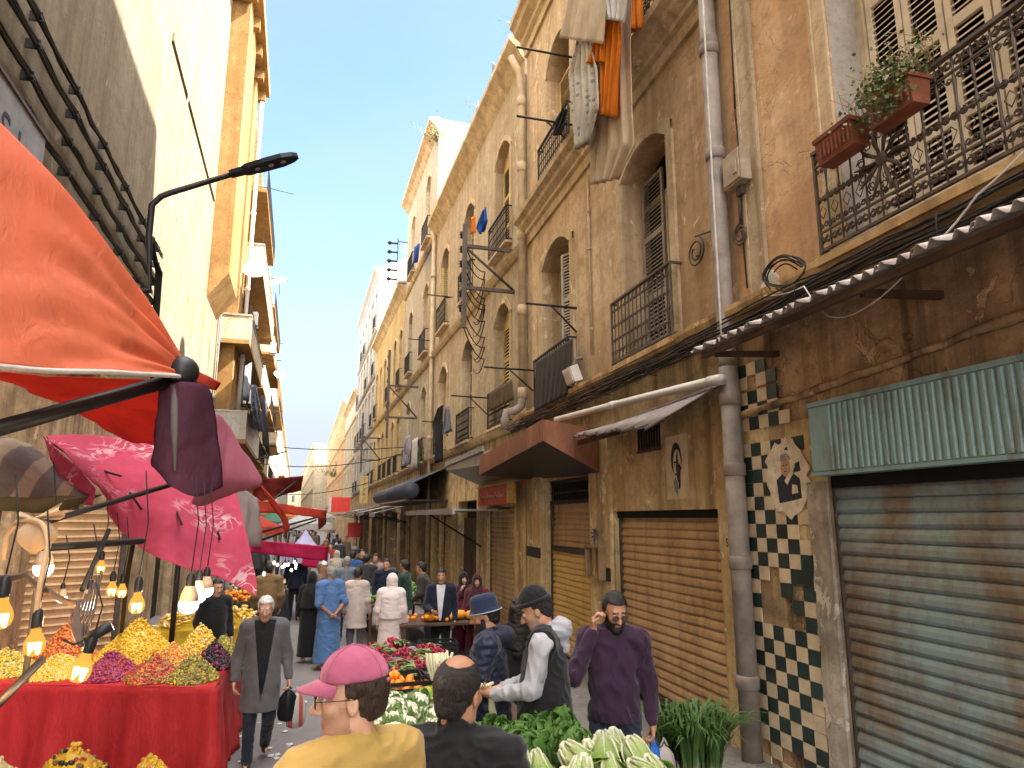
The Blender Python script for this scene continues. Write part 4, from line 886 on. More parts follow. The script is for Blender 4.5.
# planters on the ornate balcony
M['terra'] = simple('terracotta_plastic', (.20, .065, .035), .65, 0, .3, 5); M['leafy'] = simple('planter_leaf', (.075, .11, .03), .6, 0, .5, 30); M['leafy2'] = simple('planter_leaf_pale', (.16, .17, .06), .6, 0, .4, 30)
def planter(u, lab, plant):
    t_ = at(FA, 'planter', lab, 'planter box', u, .30, 5.52); m = MB()
    m.prism([(-.075, 0), (.075, 0), (.10, .2), (-.10, .2)], -.20, .20, 'x'); m.prism([(-.11, .2), (.11, .2), (.115, .235), (-.115, .235)], -.215, .215, 'x')
    for k in range(8): m.box(-.18+.045*k, -.168+.045*k, .088, .102, .04, .18)
    m.build('box', M['terra'], t_); s = MB(); s.box(-.19, .19, -.08, .08, .2365, .245); s.build('soil', simple('potting_soil', (.03, .022, .016), .9), t_)
    if plant:
        rr = random.Random(2); f = MB(); st = MB()
        for k in range(900):
            a = rr.gauss(.0, .17); b = rr.gauss(.03, .10); h = .24+abs(rr.gauss(.0, .13)) if rr.random() < .7 else rr.uniform(-.02, .24)
            if h < .24: b = .12+abs(rr.gauss(0, .05))
            l = rr.uniform(.018, .042); d = Vector((rr.gauss(0, 1), rr.gauss(0, 1), rr.gauss(.3, .7))).normalized(); n = d.orthogonal().normalized()*l*.42; c = Vector((a, b, h))
            f.mat(rr.random() < .3); f.add([c-d*l*.2, c+d*l*.35+n, c+d*l, c+d*l*.35-n], [(0, 1, 2, 3)], False)
        for k in range(60):
            a = rr.uniform(-.4, .45); st.tube([(a, 0, .24), (a+rr.gauss(0, .05), rr.gauss(.03, .05), .34), (a+rr.gauss(0, .09), rr.gauss(.05, .09), .46+rr.gauss(0, .05))], .003, 3)
        f.build('foliage', [M['leafy'], M['leafy2']], t_); st.build('stems', M['wood2'], t_)
planter(4.30, 'empty terracotta planter at the end of the ornate balcony', False); planter(3.72, 'terracotta planter full of bushy green plants on the ornate balcony', True)
# pasted posters (each a flat sheet of paper)
M['paper'] = simple('old_poster_paper', (.72, .60, .40), .9, 0, .2, 5); M['paper2'] = simple('torn_poster_paper', (.70, .61, .47), .9, 0, .25, 9); M['skinp'] = simple('printed_face', (.50, .30, .18), .8, 0, .2, 20); M['inkn'] = simple('printed_navy', (.03, .035, .05), .8, 0, .5, 25); M['inkg'] = simple('printed_grey', (.28, .27, .25), .8, 0, .4, 25)
t_ = at(FA, 'poster', 'tall pasted poster with a black stencilled face on the ochre wall', 'poster', 7.86, .004, 3.23)
m = MB(); m.box(-.29, .28, 0, .003, -.40, .40); m.build('paper', M['paper'], t_)
def flat(name, pts, mat, par, y=.004): m = MB(); m.prism(pts, y, y+.0015, 'y'); return m.build(name, mat, par)
ov = lambda cx, cz, rx, rz, a0=0, a1=360, n=24: [(cx+rx*math.cos(R(a0+(a1-a0)*k/n)), cz+rz*math.sin(R(a0+(a1-a0)*k/n))) for k in range(n if a1-a0 == 360 else n+1)]
flat('hair', ov(-.0, .10, .135, .21), M['ink'], t_); flat('face', ov(-.02, .03, .10, .19), M['paper'], t_, .0056); flat('shaded_cheek', ov(-.05, .0, .055, .2, -90, 90)+[(-.05, -.2)], M['ink'], t_, .0072)
flat('eye', ov(.035, .06, .03, .012), M['ink'], t_, .0072); flat('mouth', ov(.01, -.09, .035, .012), M['ink'], t_, .0072); flat('moustache', [(-.14, -.02), (-.08, .04), (-.02, .0), (-.05, -.06), (-.06, -.16), (-.03, -.28), (-.09, -.26), (-.1, -.05)], M['ink'], t_, .0088)
flat('beard', [(.03, -.13), (.09, -.18), (.06, -.3), (-.01, -.36), (-.02, -.2)], M['inkg'], t_, .0072)
t_ = at(FA, 'poster', 'torn poster of a man in a cap pasted over the checkered tiles', 'poster', 5.70, .032, 2.98)
random.seed(8); out = [(.33*math.cos(a)*(1+random.uniform(-.16, .12))*1.0, .36*math.sin(a)*(1+random.uniform(-.14, .12))) for a in [2*PI*k/34 for k in range(34)]]
m = MB(); m.prism([(x, z) for x, z in out], 0, .003, 'y'); m.build('paper', M['paper2'], t_)
fl = lambda pts: [(-x, z) for x, z in pts]
flat('jacket', fl([(-.12, -.24), (-.14, -.02), (-.04, .04), (.05, -.03), (.12, .03), (.2, -.02), (.21, -.2), (.08, -.22)]), M['inkn'], t_); flat('printed_face', fl(ov(.005, .10, .068, .092)), M['skinp'], t_, .0056); flat('cap', fl([(-.07, .155), (-.05, .22), (.03, .23), (.085, .19), (.09, .165)]), M['inkg'], t_, .0072); flat('hand', fl([(-.02, -.03), (.1, .08), (.13, .14), (.15, .1), (.1, .02), (.02, -.07)]), M['paper2'], t_, .0072)
flat('dark_scrap', fl([(.12, .04), (.22, .05), (.21, .14), (.14, .12)]), M['inkn'], t_); flat('logo', fl([(.08, -.16), (.17, -.15), (.16, -.08), (.09, -.07)]), M['paper2'], t_, .0072); flat('dark_scrap', fl([(.0, .27), (.05, .29), (.06, .25)]), M['inkn'], t_)
flat('jawline', fl(ov(.03, .09, .045, .075, -90, 90, 10)), M['skinp'], t_, .0062); flat('eye', fl(ov(-.018, .115, .012, .006)), M['inkn'], t_, .0072); flat('eye', fl(ov(.028, .118, .012, .006)), M['inkn'], t_, .0072); flat('mouth', fl(ov(.005, .055, .02, .006)), M['terra'], t_, .0072)
# purple ribbon and the broken meter box on the pier
m = MB(); random.seed(4)
for k in range(7):
    a = 2*PI*k/7; m.tube([(0, 0, 0), (.07*math.cos(a), .03, .06*math.sin(a)+.01), (.11*math.cos(a+.3), .05, .09*math.sin(a+.3)-.02), (.05*math.cos(a+.5), .02, .04*math.sin(a+.5))], .014, 5)
m.tube([(0, .02, 0), (.02, .03, -.12), (-.01, .03, -.22)], .014, 5); one(m, 'ribbon', simple('purple_cloth', (.17, .12, .22), .8), 'purple rag bow tied to a nail above the meter box', 'ribbon', FA, 10.36, .09, 2.36)
t_ = at(FA, 'meter_box', 'broken wooden meter box on the pier beside the brown roller shutter', 'meter box', 10.35, .072, 1.95); m = MB(); m.box(-.3, -.26, 0, .12, -.28, .22); m.box(.26, .3, 0, .12, -.28, .22); m.box(-.26, .26, 0, .12, .19, .22); m.box(-.26, .26, 0, .1, -.28, -.25); m.box(-.08, -.05, 0, .11, -.25, .19); m.build('case', M['wood2'], t_); m = MB(); m.box(-.26, .26, .001, .01, -.25, .19); m.build('back_board', M['shopwall'], t_)
# canopies over the shops
t_ = at(FA, 'shop_canopy', 'boxy brown metal canopy over the yellow roller shutter', 'canopy', 12, 0, 3.9)
o1 = 1.15; m = MB()
m.add([(-2.2, o1, .16), (2.15, o1, -.04), (2.15, o1, -.42), (-2.2, o1, -.16), (-1.75, .01, .1), (2.15, .01, .14), (-1.75, .01, -.62), (2.15, .01, -.5)], [(1, 0, 3, 2), (0, 1, 5, 4), (0, 4, 6, 3), (1, 2, 7, 5)], False)
for k in range(40):
    u = -2.15+.108*k; zt, zb = .16-.2*(u+2.2)/4.35, -.16-.26*(u+2.2)/4.35; m.box(u, u+.012, o1+.001, o1+.008, zb, zt)
m.build('fascia', M['canopy_brown'], t_); m = MB(); m.add([(-2.18, o1-.02, -.155), (2.13, o1-.02, -.415), (2.13, .02, -.49), (-1.74, .02, -.61)], [(0, 1, 2, 3)], False); m.build('soffit', M['blackp'], t_, solid=.01)
t_ = at(FA, 'shop_canopy', 'shallow grey metal canopy beside the brown one', 'canopy', 16.5, 0, 3.8)
m = MB(); m.add([(-2.3, 1.05, .18), (2.3, 1.05, .26), (2.3, 1.05, .08), (-2.3, 1.05, -.10), (-2.3, .15, .42), (2.3, .15, .5), (-2.3, .15, -.32), (2.3, .15, -.3)], [(1, 0, 3, 2), (0, 1, 5, 4), (0, 4, 6, 3), (1, 2, 7, 5), (2, 3, 6, 7)], False); m.build('fascia', M['canopy_grey'], t_)
m = MB(); m.box(-2.32, 2.32, 1.04, 1.09, .185, .30); m.build('edge_strip', M['tinplate'], t_)
m = MB(); m.lathe([(.12, 0), (.13, .03), (.05, .05)], 14); m2 = one(m, 'round_lamp', M['tinplate'], 'round metal lamp under the brown canopy', 'lamp', FA, 13.75, .5, 3.34)
# red shop sign with worn white lettering and a yellow end
t_ = at(FA, 'shop_sign', 'red box sign with worn pale lettering and a yellow flap roof', 'sign', 16.1, .30, 3.15)
M['signred'] = rusty('faded_red_sign', (.45, .07, .045), (.35, .16, .10), .3, .6, 1, 0); M['signyel'] = simple('sign_yellow', (.58, .33, .06), .6); M['signcr'] = simple('sign_cream', (.56, .42, .18), .7); M['signlet'] = simple('worn_white_lettering', (.58, .38, .30), .7, 0, .4, 12)
m = MB(); m.box(-1.15, 1.75, 0, .05, -.25, .2); m.build('red_board', M['signred'], t_); m = MB(); m.box(-1.75, -1.151, 0, .052, -.23, .21); m.build('yellow_panel', M['signyel'], t_)
m = MB(); m.add([(-1.78, .1, .215), (1.8, .1, .215), (1.72, -.28, .46), (-1.7, -.28, .46)], [(0, 1, 2, 3)], False); m.build('flap', M['signcr'], t_, solid=.02)
m = MB(); r9 = random.Random(3)
for k in range(13):                     # the worn lettering can no longer be read: only strokes are left
    x = 1.45-.19*k; hh = .09+.07*(k in (0, 4, 8, 10)); m.tube([(x, .054, -.1), (x-.02, .054, -.1+hh), (x-.07, .054, -.1+hh*r9.uniform(.6, 1)), (x-.09, .054, -.1+hh*r9.uniform(0, .5))], .014, 4)
m.build('lettering', M['signlet'], t_); m = MB(); m.tube([(-1.45+.2*math.cos(a), .056, .0+.13*math.sin(a)) for a in [PI*.15+1.7*PI*k/14 for k in range(15)]], .02, 4); m.tube([(-1.62, .056, .0), (-1.3, .056, .0)], .016, 4); m.build('emblem', M['signcr'], t_)
# iron racks with insulators
def rack(label, fr, u, z0, z1, o, zs, dark=True):
    t_ = at(fr, 'insulator_rack', label, 'iron rack', u, 0, z0); m = MB(); h = z1-z0
    m.box(-.05, .05, o-.05, o+.05, 0, h)
    for z in zs: m.box(-.035, .035, 0, o-.05, z-z0-.04, z-z0+.04)
    m.tube([(0, .03, zs[0]-z0+.05), (0, o-.06, zs[-1]-z0-.06)], .035, 5); m.build('frame', M['iron2'], t_)
    for k in range(6):
        z = h*(.22+.145*k); i_ = MB(); i_.tube([(0, o, z), (.28, o, z)], .012, 5); i_.lathe([(.02, -.09), (.06, -.07), (.035, -.03), (.075, 0), (.04, .04), (.06, .07), (.02, .09)], 8, Matrix.Translation((.32, o, z))); i_.build('insulator', M['blackp'], t_)
rack('big iron rack carrying black insulators beside the cream drainpipe', FB, .9, 7.0, 9.6, 1.25, (8.0, 9.05))
rack('second iron rack of insulators farther down above the dark canopy', FB, 15.5, 6.0, 9.9, 1.3, (6.9, 8.3))
rack('third iron rack against the white houses far down', FB, 30, 5.4, 9.2, 1.2, (6.2, 7.6))
t_ = at(FB, 'insulator_rack', 'small bracket of five insulators high on the edge of the tall cream house', 'iron rack', 20.3, 0, 14.6); m = MB(); m.box(-.02, .02, .5, .54, 0, 2.6); m.box(-.02, .02, 0, .5, 0.1, .14); m.box(-.02, .02, 0, .5, 2.4, 2.44); m.build('frame', M['iron'], t_)
for k in range(5): i_ = MB(); i_.tube([(0, .54, .3+.5*k), (0, .9, .3+.5*k)], .05, 6); i_.lathe([(.05, -.1), (.14, 0), (.05, .1)], 8, Matrix.Translation((0, .95, .3+.5*k))); i_.build('insulator', M['blackp'], t_)
random.seed(12)
m = MB()
for k in range(9):
    z = 9.4-.28*k; cable([FB.pt(1.2, 1.25, min(9.4, max(7.3, z))), FB.pt(2.6, .3, z-.3+random.uniform(-.2, .2)), FB.pt(4.6, .12, z-.5+random.uniform(-.3, .3))], .016, .25, 8, 4, m)
tag(m.build('cable_bundle', M['cable']), 'black cables fanning from the big iron rack to the wall', 'cables')
# clothes rods out of the right-hand windows
def rod2(label, u, z, o1=.95, fr=FA, brace=True, du=.02): rod(label, fr.pt(u, .0, z), fr.pt(u+du, o1, z+.02), .022, 'iron', (fr.pt(u+.01, o1*.5, z), fr.pt(u, .01, z-.45)) if brace else None)
rod2('clothes rod with a strut beside the second arched window', 11.3, 6.35); rod2('clothes rod with a strut left of the cream drainpipe', 14.0, 5.75, 1.1)
rod2('clothes rod with a strut at the first window past the cream drainpipe', 3.4, 5.8, 1.0, FB); rod2('topmost iron bar out of the second floor window', 11.2, 11.4, 1.15, FA, False); rod2('iron bar with black cloth over the second floor balcony', 11.2, 9.95, 1.15)
rod2('clothes rod of the white laundry farther along', 8.6, 5.8, .9, FB); rod2('clothes rod at second floor of the far arched windows', 8.3, 10.2, .9, FB, False); rod2('clothes rod at second floor of the tall cream house', 12.6, 9.7, .9, FB, False)
# white floodlight on a bracket
t_ = at(FA, 'floodlight', 'white floodlight box by the second arched window', 'floodlight', 11.0, .2, 5.05); MM = Matrix.Rotation(-.35, 4, 'X'); m = MB(); m.box(-.2, .2, -.06, .10, -.15, .13, MM); m.box(-.17, .17, .10, .115, -.12, .1, MM); m.build('casing', M['pipew'], t_, bevel=.01); m = MB(); m.tube([(0, 0, .1), (.03, -.05, .28), (0, -.18, .3)], .03, 6); m.build('bracket', M['pipe'], t_)
t_ = at(FA, 'wall_lamp', 'small white flood lamp on the ledge above the tiled pier', 'wall lamp', 5.55, .16, 4.87); m = MB(); m.box(-.11, .11, -.02, .02, -.06, .06, Matrix.Rotation(.6, 4, 'Y')); m.box(-.05, .05, -.1, -.02, -.03, .03); m.build('casing', M['pipew'], t_, bevel=.005); m = MB(); m.tube([(0, -.1, 0), (0, -.16, -.08)], .015, 5); m.build('bracket', M['pipe'], t_)
# laundry
def drape(name, label, cat, fr, top, width_dir, w, drop, mat, nu=26, nv=24, folds=5, amp=.05, seed=0, hem=0, pinch=.0, lean=0, outward=0, group=None, wav=.0):
    """a hung cloth: top corner, sideways direction, width, drop; folds deepen towards the hem"""
    rr = random.Random(seed); ph = [rr.uniform(0, 6) for _ in range(4)]; A = Vector(top); W = Vector(width_dir).normalized(); N = W.cross(Vector((0, 0, 1))).normalized(); m = MB()
    def fn(a, b):
        ww = w*(1-pinch*b); x = (a-.5)*ww+w*.5+lean*b
        f = amp*(.35+.9*b)*(math.sin(2*PI*folds*a+ph[0]+.8*b)+.5*math.sin(2*PI*folds*1.9*a+ph[1]))
        z = -b*drop*(1+hem*math.sin(3*a+ph[2])+.03*math.sin(9*a+ph[3]))-wav*math.sin(PI*a)*(1-b)
        return A+W*x+N*(f+outward*b)+Vector((0, 0, z))
    m.grid(fn, nu, nv); o = m.build(name, mat, None, solid=.004); return tag(o, label, cat, group)
lu = lambda fr: fr.pt(1, 0, 0)-fr.pt(0, 0, 0)
M['sheet'] = cloth('cream_sheet', (.66, .56, .42), .35); M['sheetw'] = cloth('white_sheet', (.66, .63, .60), .4); M['orangec'] = cloth('orange_cloth', (.70, .22, .02), .35); M['lace'] = cloth('patterned_lace', (.56, .52, .45), .25, .2, .9, 'dots', 4, (.26, .25, .25), 9); M['blackc'] = cloth('black_cloth', (.018, .018, .022), .1); M['bluec'] = cloth('blue_cloth', (.02, .09, .40), .3); M['pinkc'] = cloth('pink_cloth', (.4, .1, .2), .3); M['lilac'] = cloth('lilac_cloth', (.5, .45, .55), .4); M['camo'] = cloth('camouflage_cloth', (.20, .24, .32), .2, .2, .85, 'camo', 4, (.06, .08, .13), 7)
Q = lambda px, py, o: FA.pt(*FA.px(px, py, o))
def patch(name, label, cat, o, rows, mat, nv=8, folds=6, amp=.035, seed=0, fr=FA, group=None):
    """cloth hung in the plane o in front of a wall, its left and right edge followed at several heights"""
    rr = random.Random(seed); p1, p2 = rr.uniform(0, 6), rr.uniform(0, 6); K = len(rows)-1; L_ = [Vector(fr.px(*r[0], o)) for r in rows]; R_ = [Vector(fr.px(*r[1], o)) for r in rows]; m = MB()
    def fn(a, b):
        t_ = b*K; i = min(int(t_), K-1); f = t_-i; l, r = L_[i].lerp(L_[i+1], f), R_[i].lerp(R_[i+1], f); q = l.lerp(r, a)
        q.y += amp*(.4+.8*b)*(math.sin(2*PI*folds*a+p1+b)+.6*math.sin(2*PI*folds*2.1*a+p2-b)); return fr.pt(*q)
    m.grid(fn, 40, nv*K); return tag(m.build(name, mat, None, solid=.004), label, cat, group)
patch('bed_sheet', 'long cream bed sheet hanging down over the arched window', 'sheet', .75, [((582, -40), (634, -40)), ((588, 40), (632, 40)), ((592, 110), (634, 110)), ((591, 150), (637, 145)), ((592, 185), (620, 178))], M['sheet'], 8, 4, .03, 1)
patch('bed_sheet', 'thin cream cloth flaring out to a point at the top of the laundry', 'sheet', .98, [((572, -30), (606, -30)), ((566, 8), (606, 14)), ((560, 38), (604, 44))], M['sheet'], 8, 3, .03, 2)
patch('bed_sheet', 'white sheet bundled above the orange cloth', 'sheet', .92, [((596, -40), (630, -40)), ((602, -5), (628, 0)), ((610, 20), (624, 22))], M['sheetw'], 8, 4, .035, 3)
patch('orange_cloth', 'bright orange cloth hanging in front of the cream sheet', 'laundry', .86, [((606, 10), (621, 14)), ((604, 40), (622, 45)), ((603, 80), (618, 88)), ((602, 115), (615, 117))], M['orangec'], 8, 3, .05, 4)
patch('orange_cloth', 'small orange cloth bunched beside the patterned curtain', 'laundry', .9, [((592, 42), (605, 40)), ((588, 64), (605, 62))], M['orangec'], 8, 3, .04, 5)
patch('orange_cloth', 'orange cloth hung over the railing right of the sheet', 'laundry', .45, [((627, -20), (641, -20)), ((627, 36), (639, 26))], M['orangec'], 8, 2, .04, 6)
patch('patterned_curtain', 'grey spotted lace curtain hung out left of the orange cloth', 'curtain', .9, [((578, 40), (590, 38)), ((570, 75), (599, 70)), ((573, 110), (601, 108)), ((575, 150), (592, 140))], M['lace'], 8, 4, .04, 7)
patch('black_cloth', 'small black cloth slung on the railing below the iron bar', 'laundry', .5, [((563, 108), (568, 110)), ((556, 126), (566, 122)), ((553, 136), (561, 134))], M['blackc'], 6, 2, .03, 8)
patch('railing_screen', 'dark mesh screen tied over the second balcony railing', 'screen', .22, [((536, 362), (573, 338)), ((535, 385), (572, 362)), ((534, 412), (566, 395))], cloth('dark_mesh', (.075, .07, .068), .3), 8, 7, .012, 9)
patch('railing_screen', 'brown reed screen tied over the railing left of the cream drainpipe', 'screen', .22, [((489, 393), (512, 379)), ((489, 412), (513, 400))], cloth('brown_reed', (.13, .085, .05), .2), 6, 6, .01, 10, FB)
patch('blue_cloth', 'blue cloth drying on the big iron rack', 'laundry', .7, [((482, 212), (486, 207)), ((476, 228), (487, 221)), ((479, 234), (484, 230))], M['bluec'], 6, 2, .04, 11, FB)
patch('orange_rag', 'small orange rag beside the blue cloth on the iron rack', 'laundry', .7, [((471, 217), (475, 216)), ((470, 234), (475, 233))], M['orangec'], 6, 1, .03, 12, FB)
patch('black_trousers', 'black trousers and jacket hanging from a clothes rod', 'laundry', .75, [((438, 408), (444, 404)), ((433, 424), (443, 422)), ((436, 440), (442, 440)), ((436, 463), (442, 461))], M['blackc'], 6, 2, .06, 13, FB)
patch('grey_shirt', 'blue grey shirt hanging right of the black trousers', 'laundry', .7, [((446, 408), (449, 406)), ((443, 430), (451, 428)), ((444, 434), (450, 431))], cloth('grey_blue_cloth', (.16, .18, .22), .2), 6, 2, .06, 14, FB)
patch('lilac_laundry', 'pale lilac laundry hanging farther along the right side', 'laundry', .7, [((406, 437), (410, 435)), ((404, 452), (411, 450)), ((404, 466), (409, 464))], M['lilac'], 6, 2, .06, 15, FB)
patch('white_laundry', 'white laundry beside the lilac one', 'laundry', .65, [((413, 440), (418, 437)), ((412, 470), (417, 467))], M['sheetw'], 6, 2, .06, 16, FB)
patch('blue_cloth', 'blue and pink cloths hung at the top railing of the tall cream house', 'laundry', .6, [((414, 247), (420, 243)), ((411, 268), (416, 262))], M['bluec'], 6, 1, .05, 17, FB)
def lpatch(*a, **k): return patch(*a, fr=FLb, **k)
lpatch('camouflage_cloth', 'blue grey camouflage cloth hung over the left balcony', 'laundry', 1.45, [((251, 384), (256, 385)), ((250, 405), (260, 408)), ((254, 428), (262, 432))], M['camo'], 6, 2, .05, 18)
lpatch('grey_curtain', 'pale grey curtain at the end of the left balcony', 'laundry', 1.2, [((246, 366), (252, 362)), ((244, 400), (249, 402))], cloth('grey_curtain_cloth', (.30, .30, .36), .3), 6, 2, .04, 19)
lpatch('dark_curtain', 'dark blue cloths hung along the farther left balcony', 'laundry', 1.3, [((262, 395), (267, 402)), ((262, 440), (270, 460))], cloth('dark_blue_cloth', (.05, .06, .09), .2), 6, 3, .05, 20)
# roof clutter
def antenna(label, loc, h, seed=0):
    rr = random.Random(seed); t_ = thing('antenna', label, 'antenna', loc); m = MB(); m.tube([(0, 0, 0), (.03, 0, h)], .022, 5); m.build('mast', M['pipe'], t_); e = MB()
    for z, l in ((h-.1, 1.0), (h-.7, .8)):
        e.tube([(-l*.5, -.2, z), (l*.5, .2, z)], .01, 4)
        for k in range(6): x = -l*.45+l*.18*k; e.tube([(x, x*.4-.3, z), (x, x*.4+.3, z)], .006, 4)
    e.build('elements', M['pipe'], t_)
antenna('tall television antenna on the roof of the cream arched house', FB.pt(8.2, -.8, 14.2), 3.6); antenna('shorter antenna on the cream arched house roof', FB.pt(6.3, -.7, 14.2), 2.2, 2); antenna('thin antenna on the grey gable house', FB.pt(37, -2, 21.5), 2.4, 3); antenna('thin antenna far down the right roofs', FB.pt(72, -2, 16.5), 4, 4)
FRd = PI/2
dish('grey dish antenna on the roof edge left of the roof railing', FB.pt(3.2, -.1, 15.3), 1.2, 1.2, .5, 'tinplate'); dish('second grey dish antenna lower along the same roof edge', FB.pt(5.2, -.1, 15.1), 1.2, 1.2, .5, 'tinplate')
t_ = at(FB, 'roof_railing', 'thin iron railing along the roof terrace of the cream arched house', 'railing', 3, 0, 14.3); railing(t_, -3.0, 3, 0, .95, -.1, 'plain', 'iron', False, .16, 'rails')
def shrub(label, loc, s, n, seed, mats=('leafy', 'leafy2'), name='plant', droop=0):
    rr = random.Random(seed); t_ = thing(name, label, 'plant', loc); f, st = MB(), MB()
    for k in range(n):
        d = Vector((rr.gauss(0, .5), rr.gauss(0, .5), abs(rr.gauss(.5, .35)))); e = d*s; st.tube([(0, 0, 0), e*.5+Vector((0, 0, s*.1)), e], .006, 3)
        for q in range(9):
            c = e*(.4+.075*q)+Vector((rr.gauss(0, .09), rr.gauss(0, .09), rr.gauss(0, .09)))*s; l = s*rr.uniform(.08, .16); dv = Vector((rr.gauss(0, 1), rr.gauss(0, 1), rr.gauss(0, 1))).normalized(); n_ = dv.orthogonal()*l*.35
            f.mat(rr.random() < .3); f.add([c, c+dv*l*.5+n_, c+dv*l, c+dv*l*.5-n_], [(0, 1, 2, 3)], False)
    f.build('foliage', [M[x] for x in mats], t_); st.build('stems', M['wood2'], t_)
shrub('weed growing out of the corner of the tall cream house roof', FB.pt(11.9, .1, 18.2), .7, 26, 1); shrub('green plant on the roof edge behind the iron railing', FB.pt(.3, -.3, 14.6), .7, 30, 2); shrub('green pot plant on the ledge above the dark canopy', FB.pt(13.5, .35, 4.85), .75, 40, 3); shrub('green plants growing on the far orange tinted house', FB.pt(90, .3, 8.6), 1.6, 40, 4)
# dark canopies and awnings farther along
t_ = at(FB, 'shop_canopy', 'dark grey rolled canopy over the green shop', 'canopy', 14, 0, 3.4); m = MB(); m.tube([(-5.6, 1.25, .1), (4.4, 1.25, .12)], .26, 10); m.add([(-5.6, 1.3, .3), (4.4, 1.3, .32), (4.4, 0, .9), (-5.6, 0, .9)], [(0, 1, 2, 3)], False); m.build('cover', simple('dark_blue_canvas', (.05, .055, .075), .6, 0, .3, 2), t_, solid=.03)
m = MB(); m.box(-5.5, 4.3, 0, 1.2, -.25, -.2); m.build('soffit', M['blackp'], t_)
t_ = at(FB, 'awning', 'thin pale awning held out on a strut before the arched house', 'awning', 5.4, 0, 2.75); m = MB(); m.box(-3.6, 4.2, .02, 1.25, .02, .06); m.box(-3.6, 4.2, 1.2, 1.26, -.06, .08); m.build('sheet', M['tinplate'], t_); m = MB(); m.tube([(-1.5, .02, -.9), (.3, 1.2, .0)], .025, 5); m.build('strut', M['iron'], t_)
for i, (u0, u1, z, o, mt, lab) in enumerate(((22, 27, 2.9, 1.6, 'canopy_grey', 'pale grey shop awning under the yellow house'), (28, 34, 3.0, 1.7, 'tinplate', 'tin awning under the far end of the yellow house'), (17.5, 20, 2.8, 1.5, 'canopy_grey', 'small dirty awning next to the green shop'), (36, 44, 2.9, 1.9, 'tinplate', 'long tin awning below the grey gable house'))):
    t_ = at(FB, 'awning', lab, 'awning', (u0+u1)/2, 0, z); w_ = (u1-u0)/2; m = MB(); m.add([(-w_, .02, .35), (w_, .02, .35), (w_, o, 0), (-w_, o, 0), (w_, o, -.16), (-w_, o, -.16)], [(0, 1, 2, 3), (3, 2, 4, 5)], False); m.build('sheet', M[mt], t_, solid=.02)
    
    for e_ in (-w_, w_): m = MB(); m.tube([(e_, .02, -.4), (e_, o-.05, -.02)], .03, 5); m.build('strut', M['iron'], t_)
t_ = at(FB, 'shop_sign', 'tall cream sign with dark lettering hung edge out above the dark canopy', 'sign', 35.2, .1, 3.6); m = MB(); m.box(-.06, .06, .15, .70, 0, 1.9); m.build('board', M['signcr'], t_)
for k, ch in enumerate('TABAC'): text(ch, .32, 'lettering', M['ink'], t_, -.062, .42, 1.66-.35*k, (PI/2, 0, -PI/2))
for k, (u, o, z, w_, h_, lab) in enumerate(((40, 1.9, 3.05, 1.6, 1.1, 'bright red sign over the far awnings'), (33, 1.2, 1.35, .9, .95, 'small red hanging sign below the far awnings'))):
    t_ = at(FB, 'red_sign', lab, 'sign', u, o, z); m = MB(); m.box(-.06, .06, -w_/2, w_/2, 0, h_); m.build('board', simple('bright_red_sign', (.72, .06, .04), .5, 0, .1), t_); m = MB(); m.box(-.02, .02, -.02, .02, h_, h_+.5) if k else m.box(-.075, -.061, w_/2-.2, w_/2, 0, h_); m.build('hanger' if k else 'white_end', M['pipew'], t_)
# wires across the street
for k, (y, z0, z1, sg, lab) in enumerate(((38, 6.4, 5.7, .25, 'upper wire strung across the street'), (40, 5.6, 5.6, .45, 'lower wire strung across the street'), (52, 4.4, 5.0, .5, 'far thin wire strung across the street'))):
    tag(cable([(-2.6, y, z0), (4.9, y-8, z1)], .022, sg, 24, 5).build('street_wire', M['cable']), lab, 'wire')
# ------------------------------------------------------------------ market on the left: tarpaulins, parasol, lamps, stalls
M['tarp_o'] = cloth('orange_tarpaulin', (.86, .27, .14), .55, .10, .5, None, 1.2); M['tarp_r'] = cloth('red_tarpaulin', (.66, .085, .05), .5, .2, .6, None, 2); M['purple'] = cloth('dark_purple_cloth', (.085, .03, .055), .22, .25, .85, None, 3)
M['mauve'] = cloth('mauve_sheet', (.50, .17, .24), .45, .15, .6, None, 2); M['floral'] = cloth('pink_flowered_canvas', (.66, .10, .18), .5, .15, .75, 'flower', 1.5, (.86, .70, .72), 2.6); M['striped'] = cloth('grey_brown_striped_tarp', (.17, .14, .11), .3, .3, .5, 'stripe', 2, (.45, .36, .24), 1.6)
M['olivetarp'] = cloth('olive_tarp', (.17, .13, .06), .3, .25, .6); M['clearsheet'] = cloth('milky_plastic_sheet', (.56, .50, .50), .5, .12, .4); M['magenta'] = cloth('bright_magenta_canvas', (.72, .04, .16), .5, .12, .7); M['lavender'] = cloth('lavender_canvas', (.50, .47, .68), .4); M['darkred'] = cloth('dark_red_canvas', (.28, .035, .03), .35, .25, .8)
M['redcloth'] = cloth('red_oilcloth', (.62, .04, .045), .12, .18, .38, None, 1.5); M['yellowcloth'] = cloth('yellow_cloth', (.62, .40, .03), .2)
